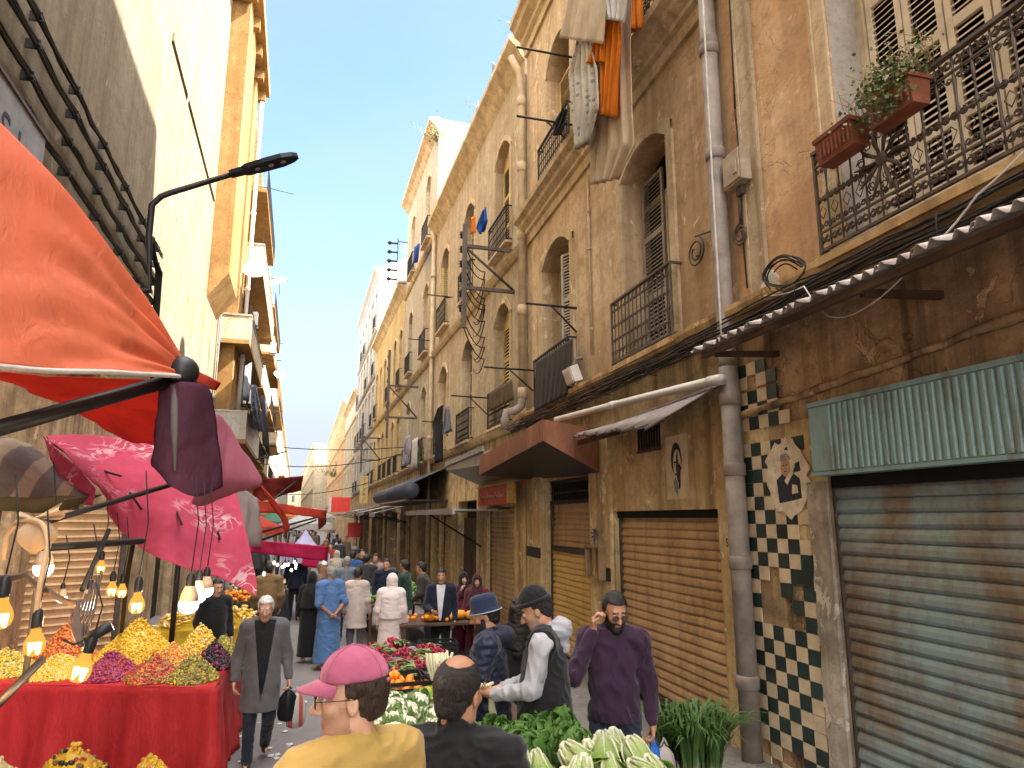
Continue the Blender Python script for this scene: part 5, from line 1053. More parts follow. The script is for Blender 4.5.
def tarp(name, label, cat, rows, mat, cuts=3, noise=.02, seed=0, thick=.006, parent=None):
    """a sheet through given points of the street (rows of points), softened and creased"""
    rr = random.Random(seed); pts = [[Vector(P(*q)) if not isinstance(q, Vector) else q for q in r] for r in rows]; nr, ncl = len(pts), len(pts[0]); m = MB()
    vs = [p+Vector((rr.gauss(0, noise), rr.gauss(0, noise), rr.gauss(0, noise))) for r in pts for p in r]
    m.add(vs, [(j*ncl+i, j*ncl+i+1, (j+1)*ncl+i+1, (j+1)*ncl+i) for j in range(nr-1) for i in range(ncl-1)], True)
    o = m.build(name, mat, parent); s = o.modifiers.new('soft', 'SUBSURF'); s.levels = cuts; s.render_levels = cuts; s.boundary_smooth = 'PRESERVE_CORNERS'
    tx = bpy.data.textures.new(name+'_crease', 'CLOUDS'); tx.noise_scale = .35; d = o.modifiers.new('crease', 'DISPLACE'); d.texture = tx; d.strength = .06; d.mid_level = .5; d.texture_coords = 'GLOBAL'
    t2 = bpy.data.textures.new(name+'_fold', 'CLOUDS'); t2.noise_scale = .11; d2 = o.modifiers.new('fold', 'DISPLACE'); d2.texture = t2; d2.strength = .028; d2.mid_level = .5; d2.texture_coords = 'GLOBAL'
    k = o.modifiers.new('thick', 'SOLIDIFY'); k.thickness = thick
    if parent is None: tag(o, label, cat)
    return o
# big orange sheet running from the wall to the tip of the pole
T_ = P(196, 378, 4.0); Hm, Um = P(-90, 358, 2.4), P(-80, 40, 2.9); m = MB()
def f_orange(a, b):
    bb = .012+.988*b; E_ = Hm.lerp(Um, a)+Vector((0, 0, -.10*math.sin(PI*a))); q = T_.lerp(E_, bb); q = q+Vector((0, .0, .10*math.sin(PI*bb)*a))
    f = .017*(math.sin(2*PI*(3.1*a**1.3)+.6)+.6*math.sin(2*PI*5.3*a+2))*min(1, bb*4.0)*max(0, 1-1.3*bb)+.012*math.sin(2*PI*1.7*a+1+5*bb)*bb*(1-bb)*3+.004*math.sin(23*a+17*bb)
    return q+Vector((.75, -.45, .5))*f
m.grid(f_orange, 70, 44); t_ = thing('orange_tarpaulin', 'huge orange tarpaulin stretched from the left wall to the pole tip', 'tarpaulin', (0, 0, 0)); m.build('sheet', M['tarp_o'], t_, solid=.006)
m = MB(); m.tube([f_orange(0, k/24)+Vector((0, 0, -.006)) for k in range(1, 25)], .012, 5); m.build('hem_cord', M['cablew'], t_)
tarp('red_tarpaulin', 'red orange tarpaulin underside sagging behind the black pole', 'tarpaulin', [[(-40, 366, 4.0), (10, 371, 4.4), (90, 374, 4.4), (172, 378, 4.1)], [(10, 376, 5.0), (60, 396, 5.0), (120, 405, 4.9), (180, 410, 4.7)], [(33, 388, 5.6), (80, 410, 5.5), (127, 434, 5.4), (180, 445, 5.1)]], M['tarp_r'], 3, .015, 2)
tarp('red_flag_cloth', 'small bright red flap of cloth behind the pole tip', 'cloth', [[(188, 368, 4.05), (205, 374, 4.1), (220, 383, 4.2)], [(190, 380, 4.05), (206, 388, 4.1), (217, 390, 4.2)]], M['tarp_r'], 2, .003, 3)
def pole(name, label, cat, a, b, r, mat='iron', knobs=()):
    t_ = thing(name, label, cat, a); A_ = Vector(a); B_ = Vector(b)-A_; m = MB(); m.tube([(0, 0, 0), B_*.5, B_], r, 10); m.build('pole', M[mat], t_)
    for (f, rr) in knobs: m = MB(); c = B_*f; d = B_.normalized(); m.tube([c-d*rr, c-d*rr*.8, c+d*rr*.8, c+d*rr], [rr*.7, rr, rr, rr*.7], 12); m.build('joint', M[mat], t_)
    return t_
tp = pole('awning_pole', 'thick black pole slanting up to the knob at the purple cloth', 'pole', P(-30, 436, 3.2), P(184, 377, 3.92), .035, 'blackp', ())
m = MB(); c = P(182, 372, 3.88)-P(-30, 436, 3.2); m.ell(c, (.085, .085, .085), 14, 10); m.tube([c+Vector((0, 0, .02)), c+Vector((.03, -.02, -.20))], [.06, .035], 8); m.tube([c+Vector((0, 0, -.02)), c+Vector((.06, .06, -.12))], .05, 8); m.tube([c+Vector((-.06, 0, .04)), c+Vector((-.1, 0, .17))], .012, 5); m.build('hub', M['blackp'], tp)
m = MB(); m.tube([c+Vector((-.02, -.06, -.08)), c+Vector((.0, -.07, -.3)), c+Vector((.02, -.06, -.52))], [.018, .02, .005], 6); m.build('strap', simple('grey_strap', (.10, .09, .09), .8), tp)
tarp('purple_cloth', 'dark purple cloth hanging limp from the pole tip', 'cloth', [[(160, 388, 3.85), (172, 382, 3.8), (190, 382, 3.78), (210, 386, 3.86)], [(156, 425, 3.86), (172, 425, 3.76), (194, 425, 3.84), (216, 415, 3.98)], [(150, 466, 3.92), (168, 464, 3.8), (192, 466, 3.94), (219, 452, 4.05)], [(152, 468, 3.95), (176, 488, 3.86), (198, 502, 3.96), (219, 486, 4.1)]], M['purple'], 3, .012, 4)
tarp('mauve_sheet', 'creased mauve plastic sheet hanging beside the purple cloth', 'plastic sheet', [[(206, 398, 4.3), (214, 402, 4.35), (222, 424, 4.5), (232, 437, 4.7)], [(212, 440, 4.25), (222, 440, 4.4), (240, 452, 4.5), (256, 464, 4.75)], [(205, 480, 4.2), (222, 482, 4.3), (240, 480, 4.55), (257, 484, 4.75)], [(188, 500, 4.2), (208, 505, 4.35), (236, 494, 4.5), (256, 490, 4.75)]], M['mauve'], 3, .02, 5)
# flowered parasol
t_ = thing('parasol', 'pink parasol with pale flower sprays, tilted over the olive stall', 'parasol', (0, 0, 0))
RW = [[(43, 437, 5.9), (95, 434, 6.05), (150, 441, 6.0), (196, 456, 6.2), (230, 476, 6.1)], [(72, 462, 5.5), (108, 468, 5.75), (158, 488, 5.5), (206, 503, 5.8), (242, 522, 5.6)], [(98, 487, 5.2), (124, 505, 5.45), (166, 528, 5.15), (214, 542, 5.5), (252, 562, 5.3)], [(107, 502, 5.05), (128, 533, 5.25), (170, 556, 4.98), (213, 563, 5.3), (258, 586, 5.15)], [(108, 509, 5.02), (128, 541, 5.22), (170, 565, 4.94), (213, 571, 5.27), (257, 593, 5.12)]]
tarp('canopy', None, None, RW, M['floral'], 4, .012, 8, .004, t_); tarp('canopy_flap', None, None, [[(43, 437, 5.9), (70, 462, 5.5), (97, 488, 5.2)], [(56, 470, 5.6), (74, 486, 5.4), (98, 497, 5.2)], [(70, 500, 5.4), (80, 506, 5.3), (94, 505, 5.2)]], M['floral'], 3, .008, 9, .004, t_)
for r0, r1 in (((43, 437, 5.9), (105, 507, 5.15)), ((95, 434, 6.1), (126, 545, 4.86)), ((150, 441, 6.2), (170, 561, 4.86)), ((196, 456, 6.3), (212, 575, 5.06))):
    r_ = MB(); a_, b_ = P(*r0), P(*r1); r_.tube([a_+Vector((0, .16, -.02)), a_.lerp(b_, .5)+Vector((0, .30, .05)), b_+Vector((0, .34, .22))], .008, 5); r_.build('rib', M['iron'], t_)
pl = MB(); a_ = P(150, 441, 6.2); pl.tube([a_+Vector((0, .1, .1)), a_+Vector((-.5, 2.2, -1.2)), a_+Vector((-.9, 4.2, -2.6))], .022, 8); pl.build('pole', M['iron'], t_)
tarp('striped_tarpaulin', 'brown and grey streaked tarpaulin sagging at the far left edge', 'tarpaulin', [[(-40, 432, 5.2), (0, 434, 5.4), (38, 440, 5.7)], [(-40, 470, 5.0), (10, 475, 5.1), (68, 490, 5.3)], [(-40, 502, 4.9), (20, 502, 5.0), (82, 500, 5.2)]], M['striped'], 3, .03, 6)
tarp('olive_tarpaulin', 'dull olive tarpaulin fold hanging under the streaked one', 'tarpaulin', [[(-40, 500, 4.9), (20, 498, 5.0), (98, 497, 5.3)], [(-40, 508, 4.7), (0, 512, 4.8), (50, 508, 5.2)]], M['olivetarp'], 3, .02, 7)
pole('stall_bar', 'thin dark rod running below the flowered parasol', 'pole', P(46, 522, 3.6), P(180, 482, 4.3), .013)
pole('stall_bar', 'horizontal dark bar holding the hanging bulbs', 'pole', P(40, 548, 3.3), P(142, 541, 4.0), .016); pole('stall_bar', 'steep dark bar crossing under the parasol', 'pole', P(82, 590, 3.3), P(109, 530, 3.6), .010); pole('stall_bar', 'slanting dark bar in front of the red cloth', 'pole', P(-20, 722, 2.4), P(42, 660, 2.9), .013)
pole('tent_pole', 'pale wooden post beside the back roller shutter', 'pole', Vector((-2.55, 8.6, 0)), Vector((-2.55, 8.6, 3.1)), .03, 'wood2'); pole('tent_pole', 'dark post behind the olive stall', 'pole', Vector((-1.5, 10.6, 0)), Vector((-1.5, 10.6, 3)), .035, 'iron'); pole('tent_pole', 'grey post at the left edge behind the bulbs', 'pole', Vector((-2.9, 7.2, 0)), Vector((-2.9, 7.2, 3)), .05, 'wood')
t_ = thing('roller_door', 'slatted beige roller shutter behind the olive stall', 'roller shutter', (-2.75, 10.6, 0), R(28)); roller(t_, -.6, .55, .05, 2.7, 0, 'roll_tan', .1, .03, 'slats')
# lamps
def bulb(label, loc, warm, s=1.0, cord=.35, tilt=0, group=None, light=True):
    t_ = thing('light_bulb', label, 'light bulb', loc, 0, group); Mx = Matrix.Rotation(tilt, 4, 'Y') @ Matrix.Scale(s, 4)
    if warm:
        m = MB(); m.lathe([(.003, -.046), (.014, -.0435), (.024, -.036), (.0295, -.022), (.030, -.010), (.026, .006), (.019, .018), (.0145, .028), (.014, .04)], 16, Mx); m.build('glass', M['bulb_amber'], t_)
        f = MB(); f.tube([Mx @ Vector(q) for q in ((-.012, 0, -.005), (-.010, 0, -.034), (0, .006, -.012), (.010, 0, -.034), (.012, 0, -.005))], .0085*s, 6); f.build('filament', M['filament'], t_)
    else:
        m = MB(); m.lathe([(.003, -.05), (.02, -.046), (.032, -.034), (.036, -.016), (.034, -.004)], 16, Mx); m.build('glass', M['bulb_white'], t_)
        f = MB(); f.lathe([(.034, -.004), (.03, .02), (.02, .045), (.014, .055)], 14, Mx); f.build('heat_sink', M['ledbody'], t_)
    k = MB(); k.lathe([(.0155, .038), (.0165, .045), (.0165, .078), (.011, .092), (.005, .098)], 12, Mx); k.build('socket', M['blackp'], t_); c = MB(); q = Mx @ Vector((0, 0, .1)); c.tube([q, q+Vector((.01, .01, cord*.5)), q+Vector((-.02, .03, cord))], .0028, 5); c.build('cord', M['cable'], t_)
    return t_
tt = NT('amber_bulb_glass'); e = tt.n('ShaderNodeEmission'); e.inputs[0].default_value = (1, .56, .11, 1); e.inputs[1].default_value = .085; tb = tt.n('ShaderNodeBsdfTransparent'); tb.inputs[0].default_value = (1, .8, .4, 1); ms = tt.n('ShaderNodeMixShader'); ms.inputs[0].default_value = .55; tt.l(tb.outputs[0], ms.inputs[1]); tt.l(e.outputs[0], ms.inputs[2]); M['bulb_amber'] = tt.done(ms.outputs[0])
M['filament'] = glow('hot_filament', (1, .72, .30), 2.0); M['bulb_white'] = glow('led_dome', (1, .97, .90), .35); M['ledbody'] = simple('led_body', (.50, .36, .24), .5)
for px, py, Y, wm, s, cord, lab in ((35, 641, 2.6, 1, 1.0, .3, 'glowing amber bulb hanging from the tan cord at far left'), (82, 666, 2.5, 1, 1.05, .14, 'lowest glowing amber bulb below the twisted wires'), (137, 602, 3.0, 1, .95, .4, 'glowing amber bulb left of the white lamps, over the yellow heap'), (112, 588, 4.2, 1, .9, .3, 'left one of the twin small amber bulbs'), (122, 590, 4.3, 1, .9, .3, 'right one of the twin small amber bulbs'), (1, 612, 2.5, 1, 1.1, .3, 'amber bulb cut off by the left edge of the picture'), (101, 566, 4.2, 1, .8, .3, 'small amber bulb high behind the dark bar'),
                            (44, 564, 3.2, 0, 1.0, .3, 'white lamp bulb under the tied cream bag'), (189, 600, 3.2, 0, 1.1, .4, 'largest white lamp bulb below the parasol hem'), (198, 592, 3.5, 0, 1.0, .4, 'middle one of the three white lamps below the parasol hem'), (206, 587, 3.8, 0, 1.0, .4, 'rear one of the three white lamps below the parasol hem'), (89, 600, 3.0, 0, .75, .2, 'bare white lamp behind the twisted wires'), (62, 596, 3.6, 0, .6, .2, 'tiny white lamp in the darkness behind the twisted wires')):
    bulb(lab, P(px, py, Y), wm, s, cord, .25 if 'lowest' in lab else 0)
b_ = thing('lamp_holder', 'black empty lamp holder sticking out beside the lowest bulb', 'lamp holder', P(100, 632, 2.5)); m = MB(); m.tube([(-.035, 0, -.02), (.03, 0, .018)], .016, 12); m.build('socket', M['blackp'], b_); m = MB(); m.tube([(-.035, 0, -.02), (-.07, .01, -.035), (-.1, .01, -.02)], .004, 5); m.build('cord', M['cable'], b_)
for nm, px, py, Y, e_, c_ in (('lamp_glow', 35, 640, 2.6, .9, (1, .6, .25)), ('lamp_glow', 137, 600, 3.0, .9, (1, .6, .25)), ('lamp_glow', 189, 606, 3.2, 1.5, (1, .93, .8))):
    ld = bpy.data.lights.new(nm, 'POINT'); ld.energy = e_; ld.color = c_; ld.shadow_soft_size = .04; lo = bpy.data.objects.new(nm, ld); col.objects.link(lo); lo.location = P(px, py+10, Y)
M['tancord'] = simple('tan_cord', (.42, .28, .16), .8); M['wirebrown'] = simple('twisted_brown_wire', (.10, .065, .05), .7)
tag(cable([P(36, 618, 2.6), P(40, 585, 2.6), P(48, 545, 2.65), P(42, 524, 2.7), P(20, 522, 2.75), P(6, 535, 2.8), P(2, 560, 2.8)], .010, -.01, 6).build('tan_cord', M['tancord']), 'thick tan cord looping above the leftmost amber bulb', 'cord')
m = MB(); random.seed(6)
for k in range(9):
    a = random.uniform(-4, 4); cable([P(-15, 578+a, 2.5), P(25, 575+a*.5, 2.6), P(50, 592+a*.6, 2.65), P(78, 603+a*.3, 2.6), P(72+k, 625, 2.55), P(81, 646, 2.5)], .0055, .01, 5, 5, m)
for k in range(7): cable([P(78+4*k, 606-6*k, 2.7), P(70+3*k, 620+k, 2.6), P(82+k, 646, 2.52)], .004, -.01+.01*k, 5, 4, m)
tag(m.build('twisted_wires', M['wirebrown']), 'bundle of brown twisted wires feeding the amber bulbs', 'wires')
m = MB(); c0 = P(36, 536, 2.75)
def f_bag(a, b): r_ = .62*(.012+.075*math.sin(PI*min(1, b*1.02))**.8*(1.1-.3*b))*(1+.12*math.sin(5*2*PI*a+3*b)); return c0+Vector((r_*math.cos(2*PI*a)*1.1, r_*.6*math.sin(2*PI*a), .055-.11*b))
m.grid(f_bag, 30, 14); m.grid(lambda a, b: c0+Vector((-.01+.075*b+.01*math.sin(6*a), .02*math.sin(9*a), .058+.028*(a-.5)*2*b+.025*b)), 8, 6); m.grid(lambda a, b: c0+Vector((-.01-.05*b, .02*math.sin(7*a), .058+.018*(a-.5)*2*b+.005*b)), 8, 6)
tag(m.build('tied_bag', cloth('cream_bag', (.62, .45, .28), .3), None, solid=.003), 'cream cloth bag knotted around the tan cord', 'bag')
# stalls
M['olive_y'] = simple('lupin_yellow', (.66, .42, .03), .4, 0, .2, 30, .1, None, .5); M['olive_g'] = simple('green_olive', (.25, .24, .05), .35, 0, .3, 30, .1, None, .5); M['olive_k'] = simple('black_olive', (.02, .012, .018), .3, 0, .4, 30, .1, None, .5); M['olive_p'] = simple('pink_pickle', (.30, .03, .10), .4, 0, .3, 30, .1, None, .5); M['olive_o'] = simple('orange_pickle', (.62, .20, .03), .4, 0, .3, 30, .1, None, .5); M['olive_r'] = simple('red_pickle', (.40, .05, .03), .4, 0, .3, 30, .1, None, .5); M['olive_b'] = simple('brown_olive', (.19, .09, .03), .35, 0, .3, 30, .1, None, .5); M['olive_c'] = simple('pale_pickle', (.62, .52, .25), .4, 0, .2, 30, .1, None, .5)
def heap(label, c, r, h, mats, n, s, seed, name='olive_heap', el=1.25, cat='olives'):
    rr = random.Random(seed); m = MB(); m.mat(0); m.lathe([(r*1.02, -.005), (r*.9, h*.14), (r*.6, h*.5), (r*.3, h*.8), (.01, h*.97)], 20, Matrix.Translation(Vector(c)))
    for k in range(n):
        q = math.sqrt(rr.random()); a = rr.uniform(0, 2*PI); rad = r*q; z = h*(1-q)**.85*(1+rr.gauss(0, .05)); m.mat(rr.choices(range(len(mats)), [3]+[1]*(len(mats)-1))[0])
        Mx = Euler((rr.uniform(0, 6), rr.uniform(0, 6), 0)).to_matrix().to_4x4(); e = s*rr.uniform(.8, 1.2); m.ell((c[0]+rad*math.cos(a), c[1]+rad*math.sin(a), c[2]+z+e*.3), (e, e, e*el), 6, 4, Mx)
    return tag(m.build(name, [M[x] for x in mats]), label, cat, None, 'stuff')
def cloth_stall(name, label, corners, zt, mat, seed, legs=True, drop=None, cloth_label=None, wav=.02):
    """a trestle table with an oilcloth hanging down its sides; corners run front-left, front-right, back-right, back-left"""
    C_ = [Vector((x, y, zt)) for x, y in corners]; t_ = thing(name, label, 'market stall', (sum(c.x for c in C_)/4, sum(c.y for c in C_)/4, 0)); O_ = t_.location.copy(); m = MB()
    m.add([c-O_ for c in C_]+[c-O_-Vector((0, 0, .04)) for c in C_], [(0, 1, 2, 3), (7, 6, 5, 4), (0, 4, 5, 1), (1, 5, 6, 2), (2, 6, 7, 3), (3, 7, 4, 0)], False); m.build('table_top', M['wood2'], t_)
    for c in C_: b = c.lerp(sum(C_, Vector())/4, .08)-O_; l = MB(); l.box(b.x-.025, b.x+.025, b.y-.025, b.y+.025, gz(c.y)-.0, zt-.041); l.build('leg', M['iron2'], t_)
    tag(t_); rr = random.Random(seed); ph = [rr.uniform(0, 6) for _ in range(6)]; L_ = [(C_[i]-C_[(i+1) % 4]).length for i in range(4)]; tot = sum(L_); ctr = sum(C_, Vector())/4; q = MB()
    def edge(s):
        s = (s % 1)*tot
        for i in range(4):
            if s <= L_[i] or i == 3: f = min(1, s/L_[i]); a, b = C_[i], C_[(i+1) % 4]; d = (b-a).normalized(); return a.lerp(b, f), Vector((d.y, -d.x, 0)), s
            s -= L_[i]
    dz = drop or (zt-.03)
    def fn(a, b):
        p, n_, s = edge(a); u = a*tot; g_ = max(gz(p.y)+.01, p.z-dz) if drop else gz(p.y)+.012
        f = wav*(.2+b)*(math.sin(7*u+ph[0])+.7*math.sin(15*u+ph[1]+2*b)+.4*math.sin(31*u+ph[2]-3*b))+.06*b*b
        return Vector((p.x+n_.x*(.02+f), p.y+n_.y*(.02+f), p.z+.012+(g_-p.z)*b-(.012*b)))
    q.grid(fn, 150, 14); q.grid(lambda a, b: Vector((0, 0, .012))+(C_[0].lerp(C_[1], a)).lerp(C_[3].lerp(C_[2], a), b), 6, 6)
    o = q.build('stall_cloth', mat, None, solid=.004); tag(o, cloth_label, 'tablecloth'); return t_
OS = [(-3.1, 8.75), (-.68, 7.85), (-.60, 9.9), (-3.1, 10.4)]
cloth_stall('olive_stall', 'olive seller table under the red oilcloth at the left', OS, .93, M['redcloth'], 1, cloth_label='red oilcloth hanging to the ground around the olive stall', wav=.045)
random.seed(9)
for i, (x, y, r, h, mats, lab) in enumerate(((-2.95, 9.2, .36, .24, ('olive_y', 'olive_g', 'olive_c'), 'yellowish pickles heaped at the left end of the red stall'), (-2.35, 8.95, .36, .20, ('olive_y', 'olive_c'), 'pale yellow lupin heap behind the lowest bulb'), (-1.78, 8.65, .30, .25, ('olive_p', 'olive_r'), 'pink magenta pickle heap on the red stall'), (-1.33, 8.42, .28, .23, ('olive_r', 'olive_g', 'olive_o'), 'heap of mixed red and green olives in the front row'), (-.93, 8.25, .25, .25, ('olive_g', 'olive_b', 'olive_y'), 'green olive heap nearest the stall corner'), (-2.5, 9.75, .35, .42, ('olive_o', 'olive_r'), 'tall orange pickle heap in the back row'), (-1.7, 9.45, .46, .46, ('olive_y',), 'big bright yellow lupin heap in the back row'), (-1.25, 9.0, .24, .25, ('olive_o', 'olive_c', 'olive_y'), 'small orange mixed heap in front of the yellow one'), (-1.02, 9.5, .28, .38, ('olive_y', 'olive_c'), 'second bright yellow heap beside the black olives'), (-.80, 8.85, .23, .27, ('olive_k', 'olive_k', 'olive_p'), 'black olive heap at the right end of the stall'), (-.76, 9.45, .2, .24, ('olive_g', 'olive_y'), 'small greenish yellow heap at the back right corner'))):
    heap(lab, (x, y, .945), r, h, mats, int(1500*r*r/.1+250), .0155, 40+i)
NS = [(-3.1, 5.2), (-.62, 5.2), (-.62, 6.1), (-3.1, 6.1)]
cloth_stall('olive_stall', 'nearest low table of pickles at the bottom left', NS, .69, M['redcloth'], 2, cloth_label='red oilcloth of the nearest low table', wav=.02)
for i, (x, y, r, h, mats, lab) in enumerate(((-1.88, 5.74, .36, .38, ('olive_c', 'olive_y'), 'pale yellow olive'), (-1.36, 5.68, .38, .39, ('olive_y', 'olive_b', 'olive_k', 'olive_r', 'olive_o'), 'mixed olive'), (-.86, 5.62, .22, .29, ('olive_y', 'olive_o', 'olive_c'), 'yellow olive'))):
    heap(('pale yellow pickle heap at the bottom left corner', 'mixed coloured olive heap at the bottom edge', 'small yellow heap cut by the bottom edge before the red cloth')[i], (x, y, .715), r, h*.97, mats, 620, .0165, 70+i)
cloth_stall('fruit_stall', 'date and pastry table with a yellow cloth behind the grey coated man', [(-2.1, 12.3), (-.55, 12.3), (-.55, 13.6), (-2.1, 13.6)], .86, M['yellowcloth'], 3, drop=.22, cloth_label='yellow cloth over the edge of the date table')
rr = random.Random(77); m = MB()
for k in range(260):
    x, y = rr.uniform(-2.0, -.6), rr.uniform(12.35, 13.5); z = .88+.12*rr.random()+.16*math.exp(-((x+1.2)/.5)**2); m.mat(rr.choice((0, 0, 1, 2))); m.ell((x, y, z), (.075, .03, .026), 7, 4, Euler((rr.gauss(0, .3), rr.gauss(0, .3), rr.uniform(0, 6))).to_matrix().to_4x4())
tag(m.build('pastries', [M['olive_y'], simple('golden_crust', (.50, .28, .06), .6), M['olive_c']]), 'golden sweets heaped on the yellow cloth table', 'sweets', None, 'stuff')
cloth_stall('fruit_stall', 'dark table of oranges and packets farther up the left side', [(-1.45, 15.9), (-.12, 15.9), (-.12, 18.6), (-1.45, 18.6)], .84, cloth('dark_cloth', (.03, .03, .035), .1), 5, drop=.5, cloth_label='dark cloth around the table of oranges at the left')
rr = random.Random(78); m = MB()
for k in range(260): x, y = rr.uniform(-1.4, -.18), rr.uniform(16.0, 18.5); m.mat(0 if y < 17 else rr.choice((1, 2, 2))); m.ell((x, y, .88+.10*rr.random()+.10*(y-16)/2), (.042, .042, .04), 7, 5)
tag(m.build('fruit_rows', [simple('orange_peel', (.75, .24, .02), .5, 0, .15, 20), M['olive_c'], simple('brown_packet', (.25, .13, .06), .6)]), 'rows of oranges and brown packets on the far left table', 'fruit', None, 'stuff')
# awnings farther up the left side
tarp('red_awning', 'dark red rolled awning sloping against the sky', 'awning', [[(256, 480, 10), (280, 478, 11), (303, 474, 12)], [(252, 494, 10), (278, 491, 11), (302, 486, 12)], [(262, 502, 10.3), (282, 495, 11.2), (301, 492, 12.2)]], M['darkred'], 3, .02, 11)
tarp('red_awning', 'red awning strip on a bent frame over the left stalls', 'awning', [[(258, 500, 9.0), (285, 504, 10.5), (324, 510, 12)], [(262, 512, 9.0), (286, 514, 10.5), (324, 520, 12)]], M['tarp_r'], 3, .015, 12); tarp('red_awning', 'short hanging end of the bent red awning', 'awning', [[(318, 509, 12), (327, 511, 12.4)], [(318, 530, 12), (326, 524, 12.4)]], M['darkred'], 2, .01, 13)
tarp('red_awning', 'narrow red awning edge running down from the pale balcony', 'awning', [[(256, 478, 8.0), (262, 484, 8.3)], [(272, 507, 8.6), (282, 512, 9.0)], [(283, 520, 8.9), (289, 518, 9.2)], [(284, 536, 8.9), (289, 532, 9.2)]], M['tarp_r'], 2, .01, 14)
tarp('magenta_awning', 'bright magenta awning over the far lit stalls', 'awning', [[(252, 540, 11), (290, 543, 13), (328, 549, 15)], [(252, 553, 10.8), (290, 557, 12.8), (326, 560, 14.8)]], M['magenta'], 3, .02, 15); tarp('magenta_awning', 'lower magenta flap between the far stalls', 'awning', [[(303, 557, 16), (322, 560, 16)], [(302, 566, 16), (318, 569, 16)]], M['magenta'], 2, .01, 16)
tarp('plastic_sheet', 'milky plastic sheet hanging behind the parasol', 'plastic sheet', [[(232, 480, 7.4), (246, 488, 7.7), (258, 500, 8)], [(228, 510, 7.3), (246, 515, 7.6), (262, 520, 8)], [(224, 542, 7.3), (244, 544, 7.6), (261, 543, 8)]], M['clearsheet'], 3, .02, 17)
pk = P(306, 530, 20); base = [P(x, 553, 20) for x in (286, 332)]; m = MB(); w2 = (base[1].x-base[0].x)/2; cx = pk.x; z0 = base[0].z
cs = [Vector((cx-w2, 19, z0)), Vector((cx+w2, 19, z0)), Vector((cx+w2, 21.2, z0)), Vector((cx-w2, 21.2, z0))]; pk = Vector((cx, 20.1, pk.z))
t_ = thing('tent', 'lavender peaked market tent far down the street', 'tent', (cx, 20, 0)); O_ = Vector((cx, 20, 0))
for i in range(4):
    a, b = cs[i]-O_, cs[(i+1) % 4]-O_; m.grid(lambda u, v, a=a, b=b: (pk-O_).lerp(a.lerp(b, u), .02+.98*v)-Vector((0, 0, .10*math.sin(PI*v))), 6, 8); m.add([a, b, b-Vector((0, 0, .22)), a-Vector((0, 0, .22))], [(0, 1, 2, 3)], False)
m.build('roof', M['lavender'], t_, solid=.01)
for c in cs: l = MB(); q = c-O_; l.tube([(q.x, q.y, 0), (q.x, q.y, z0)], .02, 5); l.build('leg', M['tinplate'], t_)
for a, b, lab in ((P(246, 536, 8), P(322, 516, 12), 'upper thin bar carrying the left awnings'), (P(246, 546, 8), P(316, 520, 12), 'lower thin bar carrying the left awnings'), (P(270, 502, 10), P(300, 478, 12), 'short strut under the dark red awning')): pole('awning_bar', lab, 'pole', a, b, .014)
rr = random.Random(15)
for k in range(12):
    q = P(rr.uniform(258, 296), rr.uniform(562, 574), rr.uniform(13, 19)); b = thing('light_bulb', 'small white bulb in the row over the far left stalls', 'light bulb', q, 0, 'bulbs over the far stalls'); m = MB(); m.ell((0, 0, 0), (.028, .028, .036), 8, 6); m.build('glass', M['bulb_white'] if k % 2 else M['filament'], b); m = MB(); m.tube([(0, 0, .05), (0, 0, .11)], .018, 6); m.tube([(0, 0, .1), (.01, 0, .4)], .004, 3); m.build('socket', M['blackp'], b)

q = FL.px(10, 132, .22); t_ = thing('shop_sign', 'weathered grey sign with dark letters above the orange tarpaulin', 'sign', FL.pt(q.x, .22, q.z), FL.rz); m = MB(); m.box(-.9, .55, -.03, 0, -.6, .42); m.build('board', simple('grey_sign_board', (.22, .225, .23), .7, 0, .25, 4), t_)
text('S', .55, 'lettering', M['inkn'], t_, .12, .004, -.08); text('I', .55, 'lettering', M['inkn'], t_, -.22, .004, -.08); m = MB(); m.box(-.93, .58, -.035, .02, .42, .46); m.build('frame', M['iron2'], t_)

def stall_tent(label, x, y, w, d, z0, h, mat):
    t_ = thing('tent', label, 'tent', (x, y, 0)); m = MB(); cs = [Vector((-w/2, -d/2, z0)), Vector((w/2, -d/2, z0)), Vector((w/2, d/2, z0)), Vector((-w/2, d/2, z0))]; pk = Vector((0, 0, z0+h))
    for i in range(4):
        a, b = cs[i], cs[(i+1) % 4]; m.grid(lambda u, v, a=a, b=b: pk.lerp(a.lerp(b, u), .02+.98*v)-Vector((0, 0, .08*math.sin(PI*v))), 5, 6); m.add([a, b, b-Vector((0, 0, .25)), a-Vector((0, 0, .25))], [(0, 1, 2, 3)], False)
    m.build('roof', mat, t_, solid=.01)
    for c in cs: l = MB(); l.tube([(c.x, c.y, 0), (c.x, c.y, z0)], .02, 5); l.build('leg', M['tinplate'], t_)
for a in (('white peaked tent farther than the lavender one', .4, 33, 2.2, 2.6, 2.35, .6, M['sheetw']), ('red tent on the left side far down the street', -1.4, 27, 2.0, 3, 2.3, .5, M['tarp_r']), ('green tent far down on the left', -1.2, 41, 2.2, 3, 2.4, .6, cloth('faded_green_canvas', (.12, .26, .17), .4)), ('pale tent near the far end of the market', 1.0, 52, 3, 3, 2.6, .7, M['clearsheet']), ('orange tent near the far end of the market', -.8, 62, 3, 4, 2.7, .7, M['orangec']), ('farthest white tent closing the market', 1.8, 74, 4, 4, 2.8, .8, M['sheetw'])): stall_tent(*a)
facade('end_house', 'pale house standing across the far end of the street', Frame(9, 292, PI), 0, 18, 16, ((4.9, 7.6), (8.6, 11.4)), 3, 'cream2', 'trim', 1.2, 'shutter_grey', ('dark',), (4.5, 8.2), 0, None, seed=31)
